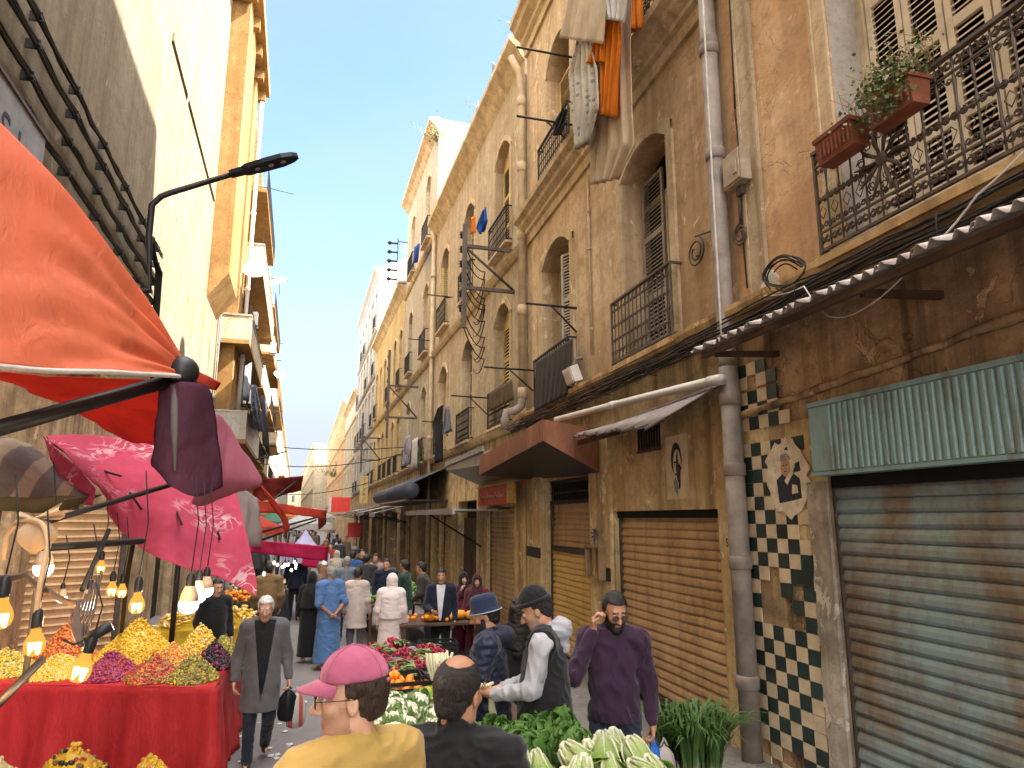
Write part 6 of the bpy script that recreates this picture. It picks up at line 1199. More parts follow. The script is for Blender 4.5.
# ------------------------------------------------------------------ people: each body is one surface grown from tapered limbs
def surface_nets(D, o, h):
    s = D < 0; nx, ny, nz = D.shape
    c = np.zeros((nx-1, ny-1, nz-1), np.int8); offs = [(i, j, k) for i in (0, 1) for j in (0, 1) for k in (0, 1)]
    sl = lambda a, f: a[f[0]:a.shape[0]-1+f[0], f[1]:a.shape[1]-1+f[1], f[2]:a.shape[2]-1+f[2]]
    for f in offs: c += sl(s, f)
    act = (c > 0) & (c < 8); idx = -np.ones(act.shape, np.int64); cells = np.argwhere(act); n = len(cells); idx[act] = np.arange(n)
    acc = np.zeros((n, 3)); cnt = np.zeros(n)
    val = {f: D[cells[:, 0]+f[0], cells[:, 1]+f[1], cells[:, 2]+f[2]] for f in offs}
    for f in offs:
        for ax in range(3):
            if f[ax]: continue
            g = list(f); g[ax] = 1; g = tuple(g); a, b = val[f], val[g]; cr = (a < 0) != (b < 0); t = np.where(cr, a/np.where(cr, a-b, 1), 0)
            p = np.tile(np.array(f, float), (n, 1)); p[:, ax] += t; acc[cr] += p[cr]; cnt[cr] += 1
    V = (cells+acc/cnt[:, None])*h+o; F = []
    for ax in range(3):
        a1, a2 = (ax+1) % 3, (ax+2) % 3; q = [slice(None)]*3; r = [slice(None)]*3; q[ax] = slice(0, -1); r[ax] = slice(1, None)
        s0, s1 = s[tuple(q)], s[tuple(r)]; cr = s0 != s1; e = np.argwhere(cr); ok = (e[:, a1] > 0) & (e[:, a2] > 0) & (e[:, a1] < D.shape[a1]-1) & (e[:, a2] < D.shape[a2]-1); e = e[ok]
        inside = s0[tuple(e.T)]; d1 = np.zeros(3, int); d1[a1] = 1; d2 = np.zeros(3, int); d2[a2] = 1
        g = lambda x: idx[x[:, 0], x[:, 1], x[:, 2]]; A_, B_, C_, E_ = g(e-d1-d2), g(e-d2), g(e), g(e-d1)
        quad = np.stack([A_, B_, C_, E_], 1); quad[~inside] = quad[~inside][:, ::-1]; F.append(quad)
    return V, np.concatenate(F)
def sd_cone(p, a, b, ra, rb):
    a, b = np.array(a, float), np.array(b, float); ab = b-a; t = np.clip(((p-a) @ ab)/max(ab @ ab, 1e-9), 0, 1); return np.linalg.norm(p-a-t[..., None]*ab, axis=-1)-(ra+(rb-ra)*t)
def sd_ell(p, c, r): q = (p-np.array(c))/np.array(r); k0 = np.linalg.norm(q, axis=-1); k1 = np.linalg.norm(q/np.array(r), axis=-1)+1e-9; return k0*(k0-1)/k1
class SDF:
    """prims: ('c',a,b,ra,rb) tapered capsule, ('e',centre,radii) ellipsoid, each optionally in a turned frame; smooth union k"""
    def __init__(s): s.p = []; s.cut = []
    def c(s, a, b, ra, rb=None, k=.03, X=None): s.p.append(('c', a, b, ra, ra if rb is None else rb, k, X, 1)); return s
    def e(s, c, r, k=.03, X=None, sub=0): s.p.append(('e', c, r, 0, 0, k, X, -1 if sub else 1)); return s
    def sc(s, a, b, ra, rb, k=.01, X=None): s.p.append(('c', a, b, ra, rb, k, X, -1)); return s
    def bounds(s):
        lo, hi = np.full(3, 9.), np.full(3, -9.)
        for q in s.p:
            if q[7] < 0: continue
            l, h = s.bb(q); lo, hi = np.minimum(lo, l), np.maximum(hi, h)
        return lo, hi
    def bb(s, q):
        if q[0] == 'c': a, b = np.array(q[1], float), np.array(q[2], float); r = max(q[3], q[4]); l, h = np.minimum(a, b)-r, np.maximum(a, b)+r
        else: c = np.array(q[1], float); r = np.array(q[2], float); l, h = c-r, c+r
        if q[6] is not None:
            Rm, T = q[6]; cs = np.array([[(l, h)[i][0], (l, h)[j][1], (l, h)[k][2]] for i in (0, 1) for j in (0, 1) for k in (0, 1)]); w = cs @ Rm.T+T; l, h = w.min(0), w.max(0)
        return l, h
    def mesh(s, h, wr=0, wscale=1, seed=0, cuts=()):
        lo, hi = s.bounds(); lo = lo-.03-3*h; hi = hi+.03+3*h; n = np.ceil((hi-lo)/h).astype(int)+1; D = np.full(n, .15, np.float32)
        ax = [lo[i]+h*np.arange(n[i]) for i in range(3)]
        for q in s.p:
            l, u = s.bb(q); m = q[5]*1.2+.05; i0 = np.maximum(0, np.floor((l-m-lo)/h).astype(int)); i1 = np.minimum(n, np.ceil((u+m-lo)/h).astype(int)+1)
            if (i1 <= i0).any(): continue
            g = np.stack(np.meshgrid(ax[0][i0[0]:i1[0]], ax[1][i0[1]:i1[1]], ax[2][i0[2]:i1[2]], indexing='ij'), -1)
            if q[6] is not None: Rm, T = q[6]; g = (g-T) @ Rm
            d = sd_cone(g, *q[1:5]) if q[0] == 'c' else sd_ell(g, q[1], q[2]); k = q[5]; S = (slice(i0[0], i1[0]), slice(i0[1], i1[1]), slice(i0[2], i1[2])); o = D[S]
            if q[7] > 0: hh = np.maximum(k-np.abs(o-d), 0)/k; D[S] = np.minimum(o, d)-hh*hh*k*.25
            else: d = -d; hh = np.maximum(k-np.abs(o-d), 0)/k; D[S] = np.maximum(o, d)+hh*hh*k*.25
        if wr or cuts:
            g = np.stack(np.meshgrid(*ax, indexing='ij'), -1)
            if wr:
                rs = np.random.RandomState(seed); w = np.zeros(n)
                for i in range(7):
                    f = rs.normal(size=3)*np.array([14, 14, 24])*wscale; w += np.sin(g @ f+rs.uniform(0, 6)+1.8*np.sin(g @ (rs.normal(size=3)*7*wscale)))
                D = D+wr*(np.abs(w)/2.2-.7)
            for fn in cuts: D = np.maximum(D, fn(g))
        return surface_nets(D.astype(np.float64), lo, h)
def np_mesh(name, V, F, mats, parent, midx=None):
    me = bpy.data.meshes.new(name); me.vertices.add(len(V)); me.vertices.foreach_set('co', V.ravel().astype(np.float32)); me.loops.add(F.size); me.loops.foreach_set('vertex_index', F.ravel().astype(np.int32))
    me.polygons.add(len(F)); me.polygons.foreach_set('loop_start', np.arange(0, F.size, 4, dtype=np.int32)); me.polygons.foreach_set('loop_total', np.full(len(F), 4, np.int32))
    for m in (mats if isinstance(mats, list) else [mats]): me.materials.append(m)
    if midx is not None: me.polygons.foreach_set('material_index', midx.astype(np.int32))
    me.polygons.foreach_set('use_smooth', np.ones(len(F), bool)); me.update(calc_edges=True); o = bpy.data.objects.new(name, me); col.objects.link(o); o.parent = parent; return o
def rotm(yaw=0, pitch=0, roll=0):      # yaw turns left, pitch nods down, roll tips
    cy_, sy = math.cos(yaw), math.sin(yaw); cp, sp = math.cos(-pitch), math.sin(-pitch); cr, sr = math.cos(roll), math.sin(roll)
    return np.array([[cy_, -sy, 0], [sy, cy_, 0], [0, 0, 1]]) @ np.array([[1, 0, 0], [0, cp, -sp], [0, sp, cp]]) @ np.array([[cr, 0, sr], [0, 1, 0], [-sr, 0, cr]])
SKIN = {}
def skin(k, c):
    if k not in SKIN:
        t = NT('skin_'+k); v = t.coord(); f = t.noise(v, 14, 4); cc = t.mix(t.ramp(f, .35, .7), tuple(x*.85 for x in c), tuple(min(1, x*1.12) for x in c)); n = t.bump(t.noise(v, 220, 3), .12, .002)
        SKIN[k] = t.done(t.bsdf(cc, .55, 0, n, .35, **{'Subsurface Weight': .08, 'Subsurface Scale': .01}))
    return SKIN[k]
skin('mid', (.46, .235, .145)); skin('light', (.56, .32, .21)); skin('tan', (.37, .185, .105))
def fab(name, c, weave=220, var=.2, rough=.9, puff=None):
    if name in _simple: return _simple[name]
    t = NT(name); v = t.coord(); f = t.noise(v, 5, 5, .65); f2 = t.noise(v, 60, 3); cc = t.mix(t.ramp(f, .3, .72), tuple(x*(1-var) for x in c), tuple(min(1, x*(1+var)) for x in c)); cc = t.mix(t.math('MULTIPLY', f2, .25), cc, tuple(x*.6 for x in c))
    h = t.noise(v, weave, 2)
    n = t.bump(h, .25, .003)
    if puff: w = t.n('ShaderNodeTexWave', bands_direction='Z'); t.l(v, w.inputs[0]); w.inputs['Scale'].default_value = puff; w.inputs['Distortion'].default_value = .6; n = t.bump(t.math('ADD', t.math('MULTIPLY', w.outputs['Fac'], 1.0), t.math('MULTIPLY', h, .05)), .45, .02)
    _simple[name] = t.done(t.bsdf(cc, rough, 0, n, .2, **{'Sheen Weight': .15})); return _simple[name]
def hairmat(name, c):
    t = NT(name); v = t.coord('Object', (1, 1, .12)); f = t.noise(v, 190, 4, .7); f2 = t.noise(t.coord(), 30, 4); cc = t.mix(t.ramp(f, .35, .7), tuple(x*.45 for x in c), tuple(min(1, x*2.0) for x in c)); n = t.bump(t.math('ADD', f, t.math('MULTIPLY', f2, .6)), .9, .008)
    return t.done(t.bsdf(cc, .42, 0, n, .4))
HAIRM = {k: hairmat('hair_'+k, c) for k, c in (('black', (.014, .011, .010)), ('brown', (.035, .02, .013)), ('grey', (.22, .21, .20)), ('white', (.62, .61, .60)))}
IRIS = simple('dark_iris', (.02, .012, .008), .15); SCLERA = simple('eye_white', (.68, .64, .60), .25, 0, .05); LIP = simple('lips', (.38, .14, .11), .5, 0, .15); LENS = glass('spectacle_lens', (.06, .05, .04), .05)
FRM = simple('spectacle_frame', (.05, .035, .03), .35, .3)
def person(label, loc, face, H=1.74, sk='mid', pose=None, head=(0, 0, 0), hair=('short', 'black'), hat=None, top=None, legs=None, coat=None, beard=None, res=.012, female=False, glasses=None, shoes=(.02, .018, .017), lean=0.0, wr=.006, curl=(.5, .5), palm=(None, None), parts_extra=None, sub_top=None, seed=0, hem=.88, neckline=1.455, grip=None, collar=None, hijab=None):
    """face: the heading (degrees from +Y towards +X) the chest points to; local axes: +Y ahead, +X the person's right"""
    s = H/1.75; x, y = loc[0], loc[1]; z = loc[2] if len(loc) > 2 else gz(y); t_ = thing('person', label, 'person', (x, y, z), -R(face)); t_.scale = (s, s, s)
    J = dict(hipR=(.09, 0, .92), hipL=(-.09, 0, .92), kneeR=(.095, .03, .50), kneeL=(-.095, .03, .50), ankR=(.10, -.02, .085), ankL=(-.10, -.02, .085), shR=(.185, -.01, 1.43), shL=(-.185, -.01, 1.43), elR=(.245, -.03, 1.14), elL=(-.245, -.03, 1.14), wrR=(.25, .07, .90), wrL=(-.25, .07, .90), neck=(0, -.01, 1.475), chest=(0, 0, 1.28), pelvis=(0, 0, .95), head=(0, .015, 1.615))
    if female: J.update(shR=(.16, -.01, 1.42), shL=(-.16, -.01, 1.42), elR=(.215, -.03, 1.14), elL=(-.215, -.03, 1.14))
    J.update(pose or {})
    if lean:
        for k in ('shR', 'shL', 'elR', 'elL', 'wrR', 'wrL', 'neck', 'chest', 'head'): a = J[k]; dz = a[2]-.95; J[k] = (a[0], a[1]+dz*math.sin(lean), .95+dz*math.cos(lean))
    J = {k: np.array(v, float) for k, v in J.items()}
    Rm = rotm(R(head[0]), R(head[1]), R(head[2])); Tn = J['neck']+np.array([0, 0, .03]); Th = Tn-Rm @ np.array([0, -.01, 1.505]); X = (Rm, Th)   # head-local coords are those of a straight head
    if res > .0095: wr = wr*.55
    b = SDF()
    e = lambda c, r, k=.02: b.e(c, r, k, X)
    e((0, -.012, 1.665), (.075, .094, .092), .03); e((0, .025, 1.60), (.058, .066, .090), .03); b.c((0, .062, 1.537), (0, .068, 1.533), .026, .022, .025, X)
    b.c((-.048, .0, 1.56), (-.02, .055, 1.535), .022, .02, .02, X); b.c((.048, .0, 1.56), (.02, .055, 1.535), .022, .02, .02, X)
    b.c((0, .085, 1.647), (0, .117, 1.601), .0095, .0125, .010, X); e((.012, .099, 1.597), (.010, .014, .009), .008); e((-.012, .099, 1.597), (.010, .013, .009), .008)
    b.c((-.036, .078, 1.660), (.036, .078, 1.660), .011, .011, .014, X); e((.040, .062, 1.610), (.021, .02, .019)); e((-.040, .062, 1.610), (.021, .02, .019))
    for sg in (1, -1): b.e((sg*.031, .103, 1.638), (.017, .018, .011), .008, X, 1)
    b.c((-.017, .086, 1.568), (.017, .086, 1.568), .0062, .0062, .005, X); b.c((-.014, .085, 1.556), (.014, .085, 1.556), .007, .007, .005, X); b.sc((-.019, .096, 1.562), (.019, .096, 1.562), .0035, .0035, .004, X)
    for sg in (1, -1):
        e((sg*.077, -.008, 1.618), (.010, .020, .032), .008); b.e((sg*.086, -.002, 1.620), (.006, .010, .017), .004, X, 1)
    b.c(J['neck']+np.array([0, -.012, -.03]), Rm @ np.array([0, -.02, 1.57])+Th, .060 if not female else .05, .055 if not female else .047, .03)
    b.c((J['shL']+J['neck'])/2+np.array([.05, 0, -.03]), (J['shR']+J['neck'])/2+np.array([-.05, 0, -.03]), .042, .042, .05)
    b.e(J['chest'], (.135, .085, .18), .08); b.e((J['pelvis']+J['chest'])/2, (.115, .08, .2), .06); b.e(J['pelvis'], (.13, .085, .11), .06)
    for q in 'RL':
        b.c(J['sh'+q], J['el'+q], .040, .036, .04); b.c(J['el'+q], J['wr'+q], .035, .026, .02)
        b.c(J['hip'+q], J['knee'+q], .078, .052, .05); b.c(J['knee'+q], J['ank'+q], .054, .036, .03); b.c(J['ank'+q]+np.array([0, -.02, -.04]), J['ank'+q]+np.array([.01 if q == 'R' else -.01, .13, -.055]), .035, .028, .03)
    # hands: palm, four bent fingers of different length, a thumb from the side of the palm
    HF = {}
    for i, q in enumerate('RL'):
        sg = 1 if q == 'R' else -1; w = J['wr'+q]; d = w-J['el'+q]; d = d/np.linalg.norm(d)
        if grip and grip.get(q) is not None: d = np.array(grip[q], float); d /= np.linalg.norm(d)
        n = np.array(palm[i] if palm[i] is not None else (-sg, 0, 0), float); n = n-d*(n @ d); n /= np.linalg.norm(n); sd = np.cross(d, n)*(1 if q == 'L' else -1)
        f = w+d*.012; c1 = w+d*.085; HF[q] = (w, d, n, sd); b.c(w, w+d*.03, .025, .025, .015)
        for j in range(4):
            o = (j-1.5)*.0185; base = c1-sd*o*1.0+d*(-.004*abs(j-1.3)); b.c(w+d*.02-sd*o*.6, base, .0145, .0118, .012)
            L_ = (.040, .046, .043, .033)[j]; cu = curl[i]; a0 = cu*.7; p = base
            for sgm, (l, a) in enumerate(((L_, a0), (L_*.72, a0+cu*1.0), (L_*.55, a0+cu*1.7))): dd = d*math.cos(a)+n*math.sin(a); p2 = p+dd*l; b.c(p, p2, .0098-.0008*sgm, .009-.0008*sgm, .004); p = p2
        tb = w+d*.03+sd*.024; t1 = tb+d*.030+sd*.022+n*.012; t2 = t1+d*.028+sd*(.006-.012*curl[i])+n*.016*curl[i]*2; b.c(tb, t1, .0145, .0115, .012); b.c(t1, t2, .0108, .009, .005)
    V, F = b.mesh(res); C_ = V[F].mean(1); L = (C_-Th) @ Rm; mi = np.zeros(len(F)); ih = (L[:, 2] > 1.5) & (np.abs(L[:, 0]) < .1) & (np.abs(L[:, 1]) < .14)
    lipz = ih & (L[:, 1] > .078) & (np.abs(L[:, 0]) < .022) & (np.abs(L[:, 2]-1.562) < .0125); mi[lipz] = 1
    brow = ih & (L[:, 1] > .07) & (np.abs(L[:, 2]-1.664-.004*np.cos(L[:, 0]*60)) < .0055) & (np.abs(np.abs(L[:, 0])-.031) < .021); mi[brow] = 2
    if beard:
        az_ = np.abs(L[:, 0]); bd = ih & (L[:, 1] > .005) & (L[:, 2] < 1.588-.5*np.clip(.05-az_, 0, .05)*.6) & (~lipz) & (L[:, 2] > 1.49) | (ih & (L[:, 2] < 1.615) & (L[:, 2] > 1.52) & (L[:, 1] > .0) & (L[:, 1] < .035) & (az_ > .05)); bd |= ih & (np.abs(L[:, 2]-1.579) < .006) & (az_ < .028) & (L[:, 1] > .07); mi[bd & ~lipz] = 3
    bm_ = {None: HAIRM['black'], 'stubble': fab('stubble', (.40, .215, .145), 300), 'full': HAIRM['black'], 'grey': HAIRM['grey'], 'greystubble': fab('grey_stubble', (.36, .245, .19), 300)}[beard]
    hm = HAIRM[hair[1]] if hair else HAIRM['black']
    np_mesh('body', V, F, [SKIN[sk], LIP, hm, bm_], t_, mi)
    XM = Matrix([[*Rm[0], Th[0]], [*Rm[1], Th[1]], [*Rm[2], Th[2]], [0, 0, 0, 1]])
    if res < .0125:
        for sg in (1, -1):
            m = MB(); c = XM @ Vector((sg*.031, .0765, 1.638)); m.mat(0); m.ell(c, (.0135, .0135, .0135), 12, 8); m.mat(1); m.ell(XM @ Vector((sg*.031, .0845, 1.637)), (.0062, .0062, .0062), 8, 6); m.build('eye', [SCLERA, IRIS], t_)
            m = MB(); m.tube([XM @ Vector((sg*(.031+u), .0895-abs(u)*.35, 1.6445-abs(u)*.18)) for u in (-.014, -.007, 0, .007, .014)], .0034, 5); m.build('eyelid', SKIN[sk], t_)
    hz = lambda f: (lambda g: f((g-Th) @ Rm))
    if beard == 'full':
        q = SDF(); q.c((-.05, .02, 1.56), (0, .07, 1.532), .02, .026, .02, X); q.c((.05, .02, 1.56), (0, .07, 1.532), .02, .026, .02, X); q.e((0, .07, 1.525), (.03, .028, .036), .02, X); V, F = q.mesh(res*.8, .004, 5, seed); np_mesh('beard', V, F, HAIRM['black'], t_)
    if hair:
        k = hair[0]; q = SDF()
        if k in ('short', 'crop', 'side'):
            g_ = {'short': .010, 'crop': .004, 'side': .012}[k]; q.e((0, -.016, 1.668), (.077+g_, .096+g_, .092+g_*1.4), .02, X); q.c((0, -.06, 1.60), (0, -.075, 1.66), .052+g_*.5, .05, .03, X)
            ct = [hz(lambda L: np.minimum(np.maximum(1.700-.25*np.clip(-L[..., 1], -.1, .0)-L[..., 2], L[..., 1]-.02), np.maximum(.0-(L[..., 1]*-1+.012)*-1*0+(L[..., 1]+.012), 0)*1)), hz(lambda L: 1.555-L[..., 2])]
            ct = [hz(lambda L: np.where(L[..., 1] > .015, 1.712-.3*(L[..., 1]-.06)*0-L[..., 2], np.where(L[..., 1] > -.028, 1.635+1.1*(L[..., 1]-.0)-L[..., 2], 1.555-L[..., 2]))*.7)]
            V, F = q.mesh(res*.85, .0045, 4.5, seed, ct); np_mesh('hair', V, F, hm, t_)
        elif k == 'balding':
            q.e((0, -.016, 1.662), (.082, .101, .096), .02, X); q.c((0, -.06, 1.59), (0, -.075, 1.66), .055, .05, .03, X)
            ct = [hz(lambda L: np.where(L[..., 1] > -.0, 1.64+1.2*L[..., 1]-L[..., 2], 1.55-L[..., 2])*.7), hz(lambda L: .060+.010*np.sin(40*L[..., 0])-np.sqrt(((L[..., 0])/.9)**2+((L[..., 1]+.035)/1.1)**2+((L[..., 2]-1.757)/1.0)**2)), hz(lambda L: L[..., 2]-1.70-.8*np.clip(.10-L[..., 1], 0, 1))]
            V, F = q.mesh(res*.7, .002, 6, seed, ct[:2]); np_mesh('hair', V, F, hm, t_)
        elif k == 'long':
            q.e((0, -.018, 1.668), (.09, .106, .106), .03, X); q.c(Rm @ np.array([0, -.06, 1.64])+Th, J['chest']+np.array([0, -.12, -.05]), .085, .07, .05); q.c(Rm @ np.array([.06, -.02, 1.62])+Th, J['chest']+np.array([.09, -.09, .02]), .045, .04, .05); q.c(Rm @ np.array([-.06, -.02, 1.62])+Th, J['chest']+np.array([-.09, -.09, .02]), .045, .04, .05)
            q.e((0, .095, 1.60), (.056, .06, .10), .02, X, 1); V, F = q.mesh(res, .006, 2.2, seed); np_mesh('hair', V, F, hm, t_)
    if hijab is not None:
        q = SDF(); q.e((0, -.012, 1.655), (.098, .116, .122), .03, X); q.c(Rm @ np.array([0, -.0, 1.56])+Th, J['chest']+np.array([0, 0, .05]), .095, .17, .05); q.c(J['chest']+np.array([0, -.02, .05]), J['chest']+np.array([0, -.02, hijab[1]]), .185, .215, .05); q.e((0, .115, 1.61), (.055, .06, .078), .02, X, 1)
        V, F = q.mesh(res, .005, 1.2, seed, [lambda g: (J['chest'][2]+hijab[1]+.02-g[..., 2])]); np_mesh('headscarf', V, F, hijab[0], t_)
    if hat:
        k, hc = hat[0], hat[1]
        if k == 'beanie':
            q = SDF(); q.e((0, -.014, 1.685), (.089, .108, .112), .03, X); V, F = q.mesh(res*.8, .0025, 3, seed, [hz(lambda L: 1.672+.12*(L[..., 1])-L[..., 2])]); np_mesh('beanie', V, F, hc, t_); m = MB()
            m.tube([XM @ Vector((.088*math.cos(a), -.012+.107*math.sin(a), 1.687+.013*math.sin(a))) for a in [2*PI*k2/28 for k2 in range(28)]], .0155, 8, closed=True); m.build('cuff', hc, t_)
        elif k == 'bucket':
            m = MB(); n = 28; prof = [(.0, .118), (.055, .116), (.082, .106), (.091, .08), (.096, .018), (.098, .012), (.113, -.012), (.115, -.017), (.111, -.017), (.096, .006)]
            m.grid(lambda a, b: XM @ Vector((prof[round(b*9)][0]*math.cos(2*PI*a), -.01+prof[round(b*9)][0]*1.14*math.sin(2*PI*a), 1.672+prof[round(b*9)][1])), n, 9); m.build('bucket_hat', hc, t_, solid=.004)
            m = MB(); m.tube([XM @ Vector((.1155*math.cos(a), -.01+.1318*math.sin(a), 1.660)) for a in [2*PI*k2/28 for k2 in range(28)]], .0035, 5, closed=True); m.build('pale_brim_edge', fab('pale_braid', (.45, .45, .48)), t_)
        elif k in ('cap', 'skullcap'):
            q = SDF(); q.e((0, -.016, 1.682), (.090, .112, .108) if k == 'cap' else (.085, .105, .105), .02, X); V, F = q.mesh(res*.8, .0012, 3, seed, [hz(lambda L: (1.688-.0*L[..., 1] if k == 'cap' else 1.70)-L[..., 2])]+([hz(lambda L: .024-np.sqrt(L[..., 0]**2*.55+(L[..., 2]-1.672)**2)-np.clip(L[..., 1]+.06, 0, 1)*3)] if k == 'cap' else [])); np_mesh('cap', V, F, hc, t_)
            if k == 'cap':
                m = MB(); m.grid(lambda a, b: XM @ Vector(((.078+.006*b)*math.sin((a-.5)*PI*.98)*(1-.10*b*b), .035+.055*math.cos((a-.5)*PI)+.078*b*math.cos((a-.5)*PI*.86), 1.694-.022*b-.024*(2*(a-.5))**2*(.5+.5*b))), 20, 10); m.build('peak', hc, t_, solid=.004)
                m = MB(); m.tube([XM @ Vector((.001, -.016+.1135*math.sin(a), 1.682+.1095*math.cos(a))) for a in [-1.5+3*k2/16 for k2 in range(17)]], .0014, 4)
                for ang in (.9, -.9): m.tube([XM @ Vector((.0915*math.sin(a)*math.cos(ang)*1.0, -.016+.1135*math.sin(a)*math.sin(ang), 1.682+.1095*math.cos(a))) for a in [-1.5+3*k2/16 for k2 in range(17)]], .0013, 4)
                m.ell(XM @ Vector((0, -.016, 1.792)), (.008, .008, .005), 8, 5); m.build('stitching', hc, t_); m = MB(); m.tube([XM @ Vector((.045*math.sin(a), -.118-.006*math.cos(a)  , 1.676)) for a in (-1, -.5, 0, .5, 1)], .007, 6); m.build('strap', hc, t_)
    if glasses:
        m = MB()
        for sg in (1, -1): m.tube([XM @ Vector((sg*.034+.024*math.cos(a), .108-.004*math.cos(a)*sg*0, 1.634+.020*math.sin(a))) for a in [2*PI*k/18 for k in range(18)]], .0016, 5, closed=True); m.tube([XM @ Vector((sg*.058, .106, 1.640)), XM @ Vector((sg*.078, .07, 1.642)), XM @ Vector((sg*.083, -.01, 1.638))], .0016, 5)
        m.tube([XM @ Vector((-.010, .109, 1.638)), XM @ Vector((0, .113, 1.642)), XM @ Vector((.010, .109, 1.638))], .0016, 5); fo = m.build('spectacles', FRM, t_)
        for sg in (1, -1): m = MB(); m.add([XM @ Vector((sg*.034+.023*math.cos(2*PI*k/14), .108, 1.634+.019*math.sin(2*PI*k/14))) for k in range(14)], [tuple(range(14))], False); m.build('lens', LENS if glasses == 'dark' else M['clearlens'], fo)
    if legs is not None:
        q = SDF(); q.e(J['pelvis'], (.165, .112, .12), .05)
        for k in 'RL': q.c(J['hip'+k], J['knee'+k], .094, .070, .05); q.c(J['knee'+k], J['ank'+k]+np.array([0, .0, -.02]), .070, .058, .03)
        V, F = q.mesh(max(res, .010), wr*1.3, 2.2, seed+1, [lambda g: .055-g[..., 2]]); np_mesh('trousers', V, F, legs, t_)
        for k in 'RL':
            a = J['ank'+k]; q = SDF(); q.c(a+np.array([0, -.045, -.05]), a+np.array([0, .12, -.055]), .044, .036, .03); q.c(a+np.array([0, -.02, -.03]), a+np.array([0, -.01, .02]), .046, .046, .03); V, F = q.mesh(.011, 0, 1, 0, [lambda g, a=a: a[2]-.085-g[..., 2]]); np_mesh('shoe', V, F, simple('shoe_%d' % int(1000*shoes[0]), shoes, .5), t_)
    if top is not None:
        def torso(sleeve=1, ex=.0, hem_=hem, nl=neckline, sl_end=.93):
            q = SDF(); q.e(J['chest'], (.168+ex, .118+ex, .20), .07); q.c(J['chest']*.5+J['pelvis']*.5, J['pelvis']+np.array([0, 0, -.04]), .125+ex, .135+ex, .06); q.e((J['pelvis']+J['chest'])/2, (.165+ex, .118+ex, .22), .06); q.e(J['pelvis'], (.172+ex, .122+ex, .14), .05)
            q.c((J['shL']+J['neck'])/2+np.array([.0, 0, .0]), (J['shR']+J['neck'])/2, .062+ex*.6, .062+ex*.6, .06); q.c(J['shL'], J['shR'], .055+ex*.6, .055+ex*.6, .06)
            if sleeve == 0 and ex > 0:
                for k in 'RL': q.c(J['sh'+k], J['sh'+k]+(J['el'+k]-J['sh'+k])*.07, .068+ex*.55, .066+ex*.5, .05)
            if sleeve:
                for k in 'RL':
                    q.c(J['sh'+k], J['el'+k], .059+ex, .049+ex*.8, .05)
                    if sleeve == 1: q.c(J['el'+k], J['el'+k]+(J['wr'+k]-J['el'+k])*sl_end, .049+ex*.8, .036+ex*.6, .03)
            return q
        st = top.get('sleeve', 1); q = torso(st, top.get('ex', 0)); nk = J['neck']
        if collar != 'none': q.c(nk+np.array([0, -.012, -.03]), nk+np.array([0, -.004, .012+top.get('collar', 0)]), .076, .066, .02)
        ct = []
        if top.get('skirt'):
            zb, rb = top['skirt'], top.get('flare', .24); q.c(J['pelvis']+np.array([0, 0, .05]), np.array([J['pelvis'][0], J['pelvis'][1]-.0, zb-.1]), .15, rb, .08); ct.append(lambda g: zb-g[..., 2])
            q.c(np.array([-.05, 0, .8]), np.array([-.06, 0, zb-.1]), .15, rb*.92, .08); q.c(np.array([.05, 0, .8]), np.array([.06, 0, zb-.1]), .15, rb*.92, .08)
        elif not top.get('free'): ct.append(lambda g: np.where((np.abs(g[..., 0]) < .215), hem-g[..., 2], -1.))
        if st == 0: ct.append(lambda g: np.where(g[..., 2] > 1.08, np.abs(g[..., 0])-.198, -1.))   # clean armholes
        q2 = SDF(); nk2 = nk
        q.e(nk+np.array([0, .012, .062+top.get('collar', 0)]), (.056, .056, .055), .006, None, 1)
        if top.get('open'):               # an open front: a wedge cut out of the cloth
            w_ = top['open']; ct.append(lambda g: np.minimum(np.minimum(w_[0]+w_[1]*np.clip(g[..., 2]-1.0, -1, 1)-np.abs(g[..., 0]), g[..., 1]-.03), 1.5-g[..., 2]))
        V, F = q.mesh(res, wr*1.25*top.get('wr', 1), top.get('ws', 2.1 if res < .0095 else 1.25), seed, ct); np_mesh(top.get('name', 'jacket'), V, F, top['mat'], t_)
        if sub_top:
            q = torso(sub_top.get('sleeve', 0), sub_top.get('ex', -.012), hem, nl=neckline)
            q.c(nk+np.array([0, -.012, -.03]), nk+np.array([0, -.002, .01+sub_top.get('collar', 0)]), .070, .062, .02); q.e(nk+np.array([0, .012, .062+sub_top.get('collar', 0)]), (.054, .054, .05), .006, None, 1)
            zz = sub_top.get('hem', .9); V, F = q.mesh(res, wr*1.3*sub_top.get('wr', .7), 2.2, seed+3, [lambda g: np.where(np.abs(g[..., 0]) < .22, zz-g[..., 2], -1.)]); np_mesh(sub_top.get('name', 'shirt'), V, F, sub_top['mat'], t_)
    t_['hands'] = 1; del t_['hands']
    W = lambda v: Vector((x, y, z))+Matrix.Rotation(-R(face), 3, 'Z') @ (Vector([float(c) for c in v])*s)
    return t_, J, HF, W, XM
M['clearlens'] = None
_t = NT('clear_lens'); _a = _t.n('ShaderNodeBsdfTransparent'); _b = _t.n('ShaderNodeBsdfGlossy'); _b.inputs['Roughness'].default_value = .05; _m = _t.n('ShaderNodeMixShader'); _m.inputs[0].default_value = .12; _t.l(_a.outputs[0], _m.inputs[1]); _t.l(_b.outputs[0], _m.inputs[2]); M['clearlens'] = _t.done(_m.outputs[0])
NAVY = fab('navy_fabric', (.012, .016, .035)); BLACK = fab('black_fabric', (.012, .012, .014)); DENIM = fab('dark_denim', (.022, .030, .050)); GREYT = fab('grey_trousers', (.10, .10, .105)); GREYC = fab('grey_coat_wool', (.105, .10, .105))
def at_px(px, py, Y): q = P(px, py, Y); return (q.x, q.y)
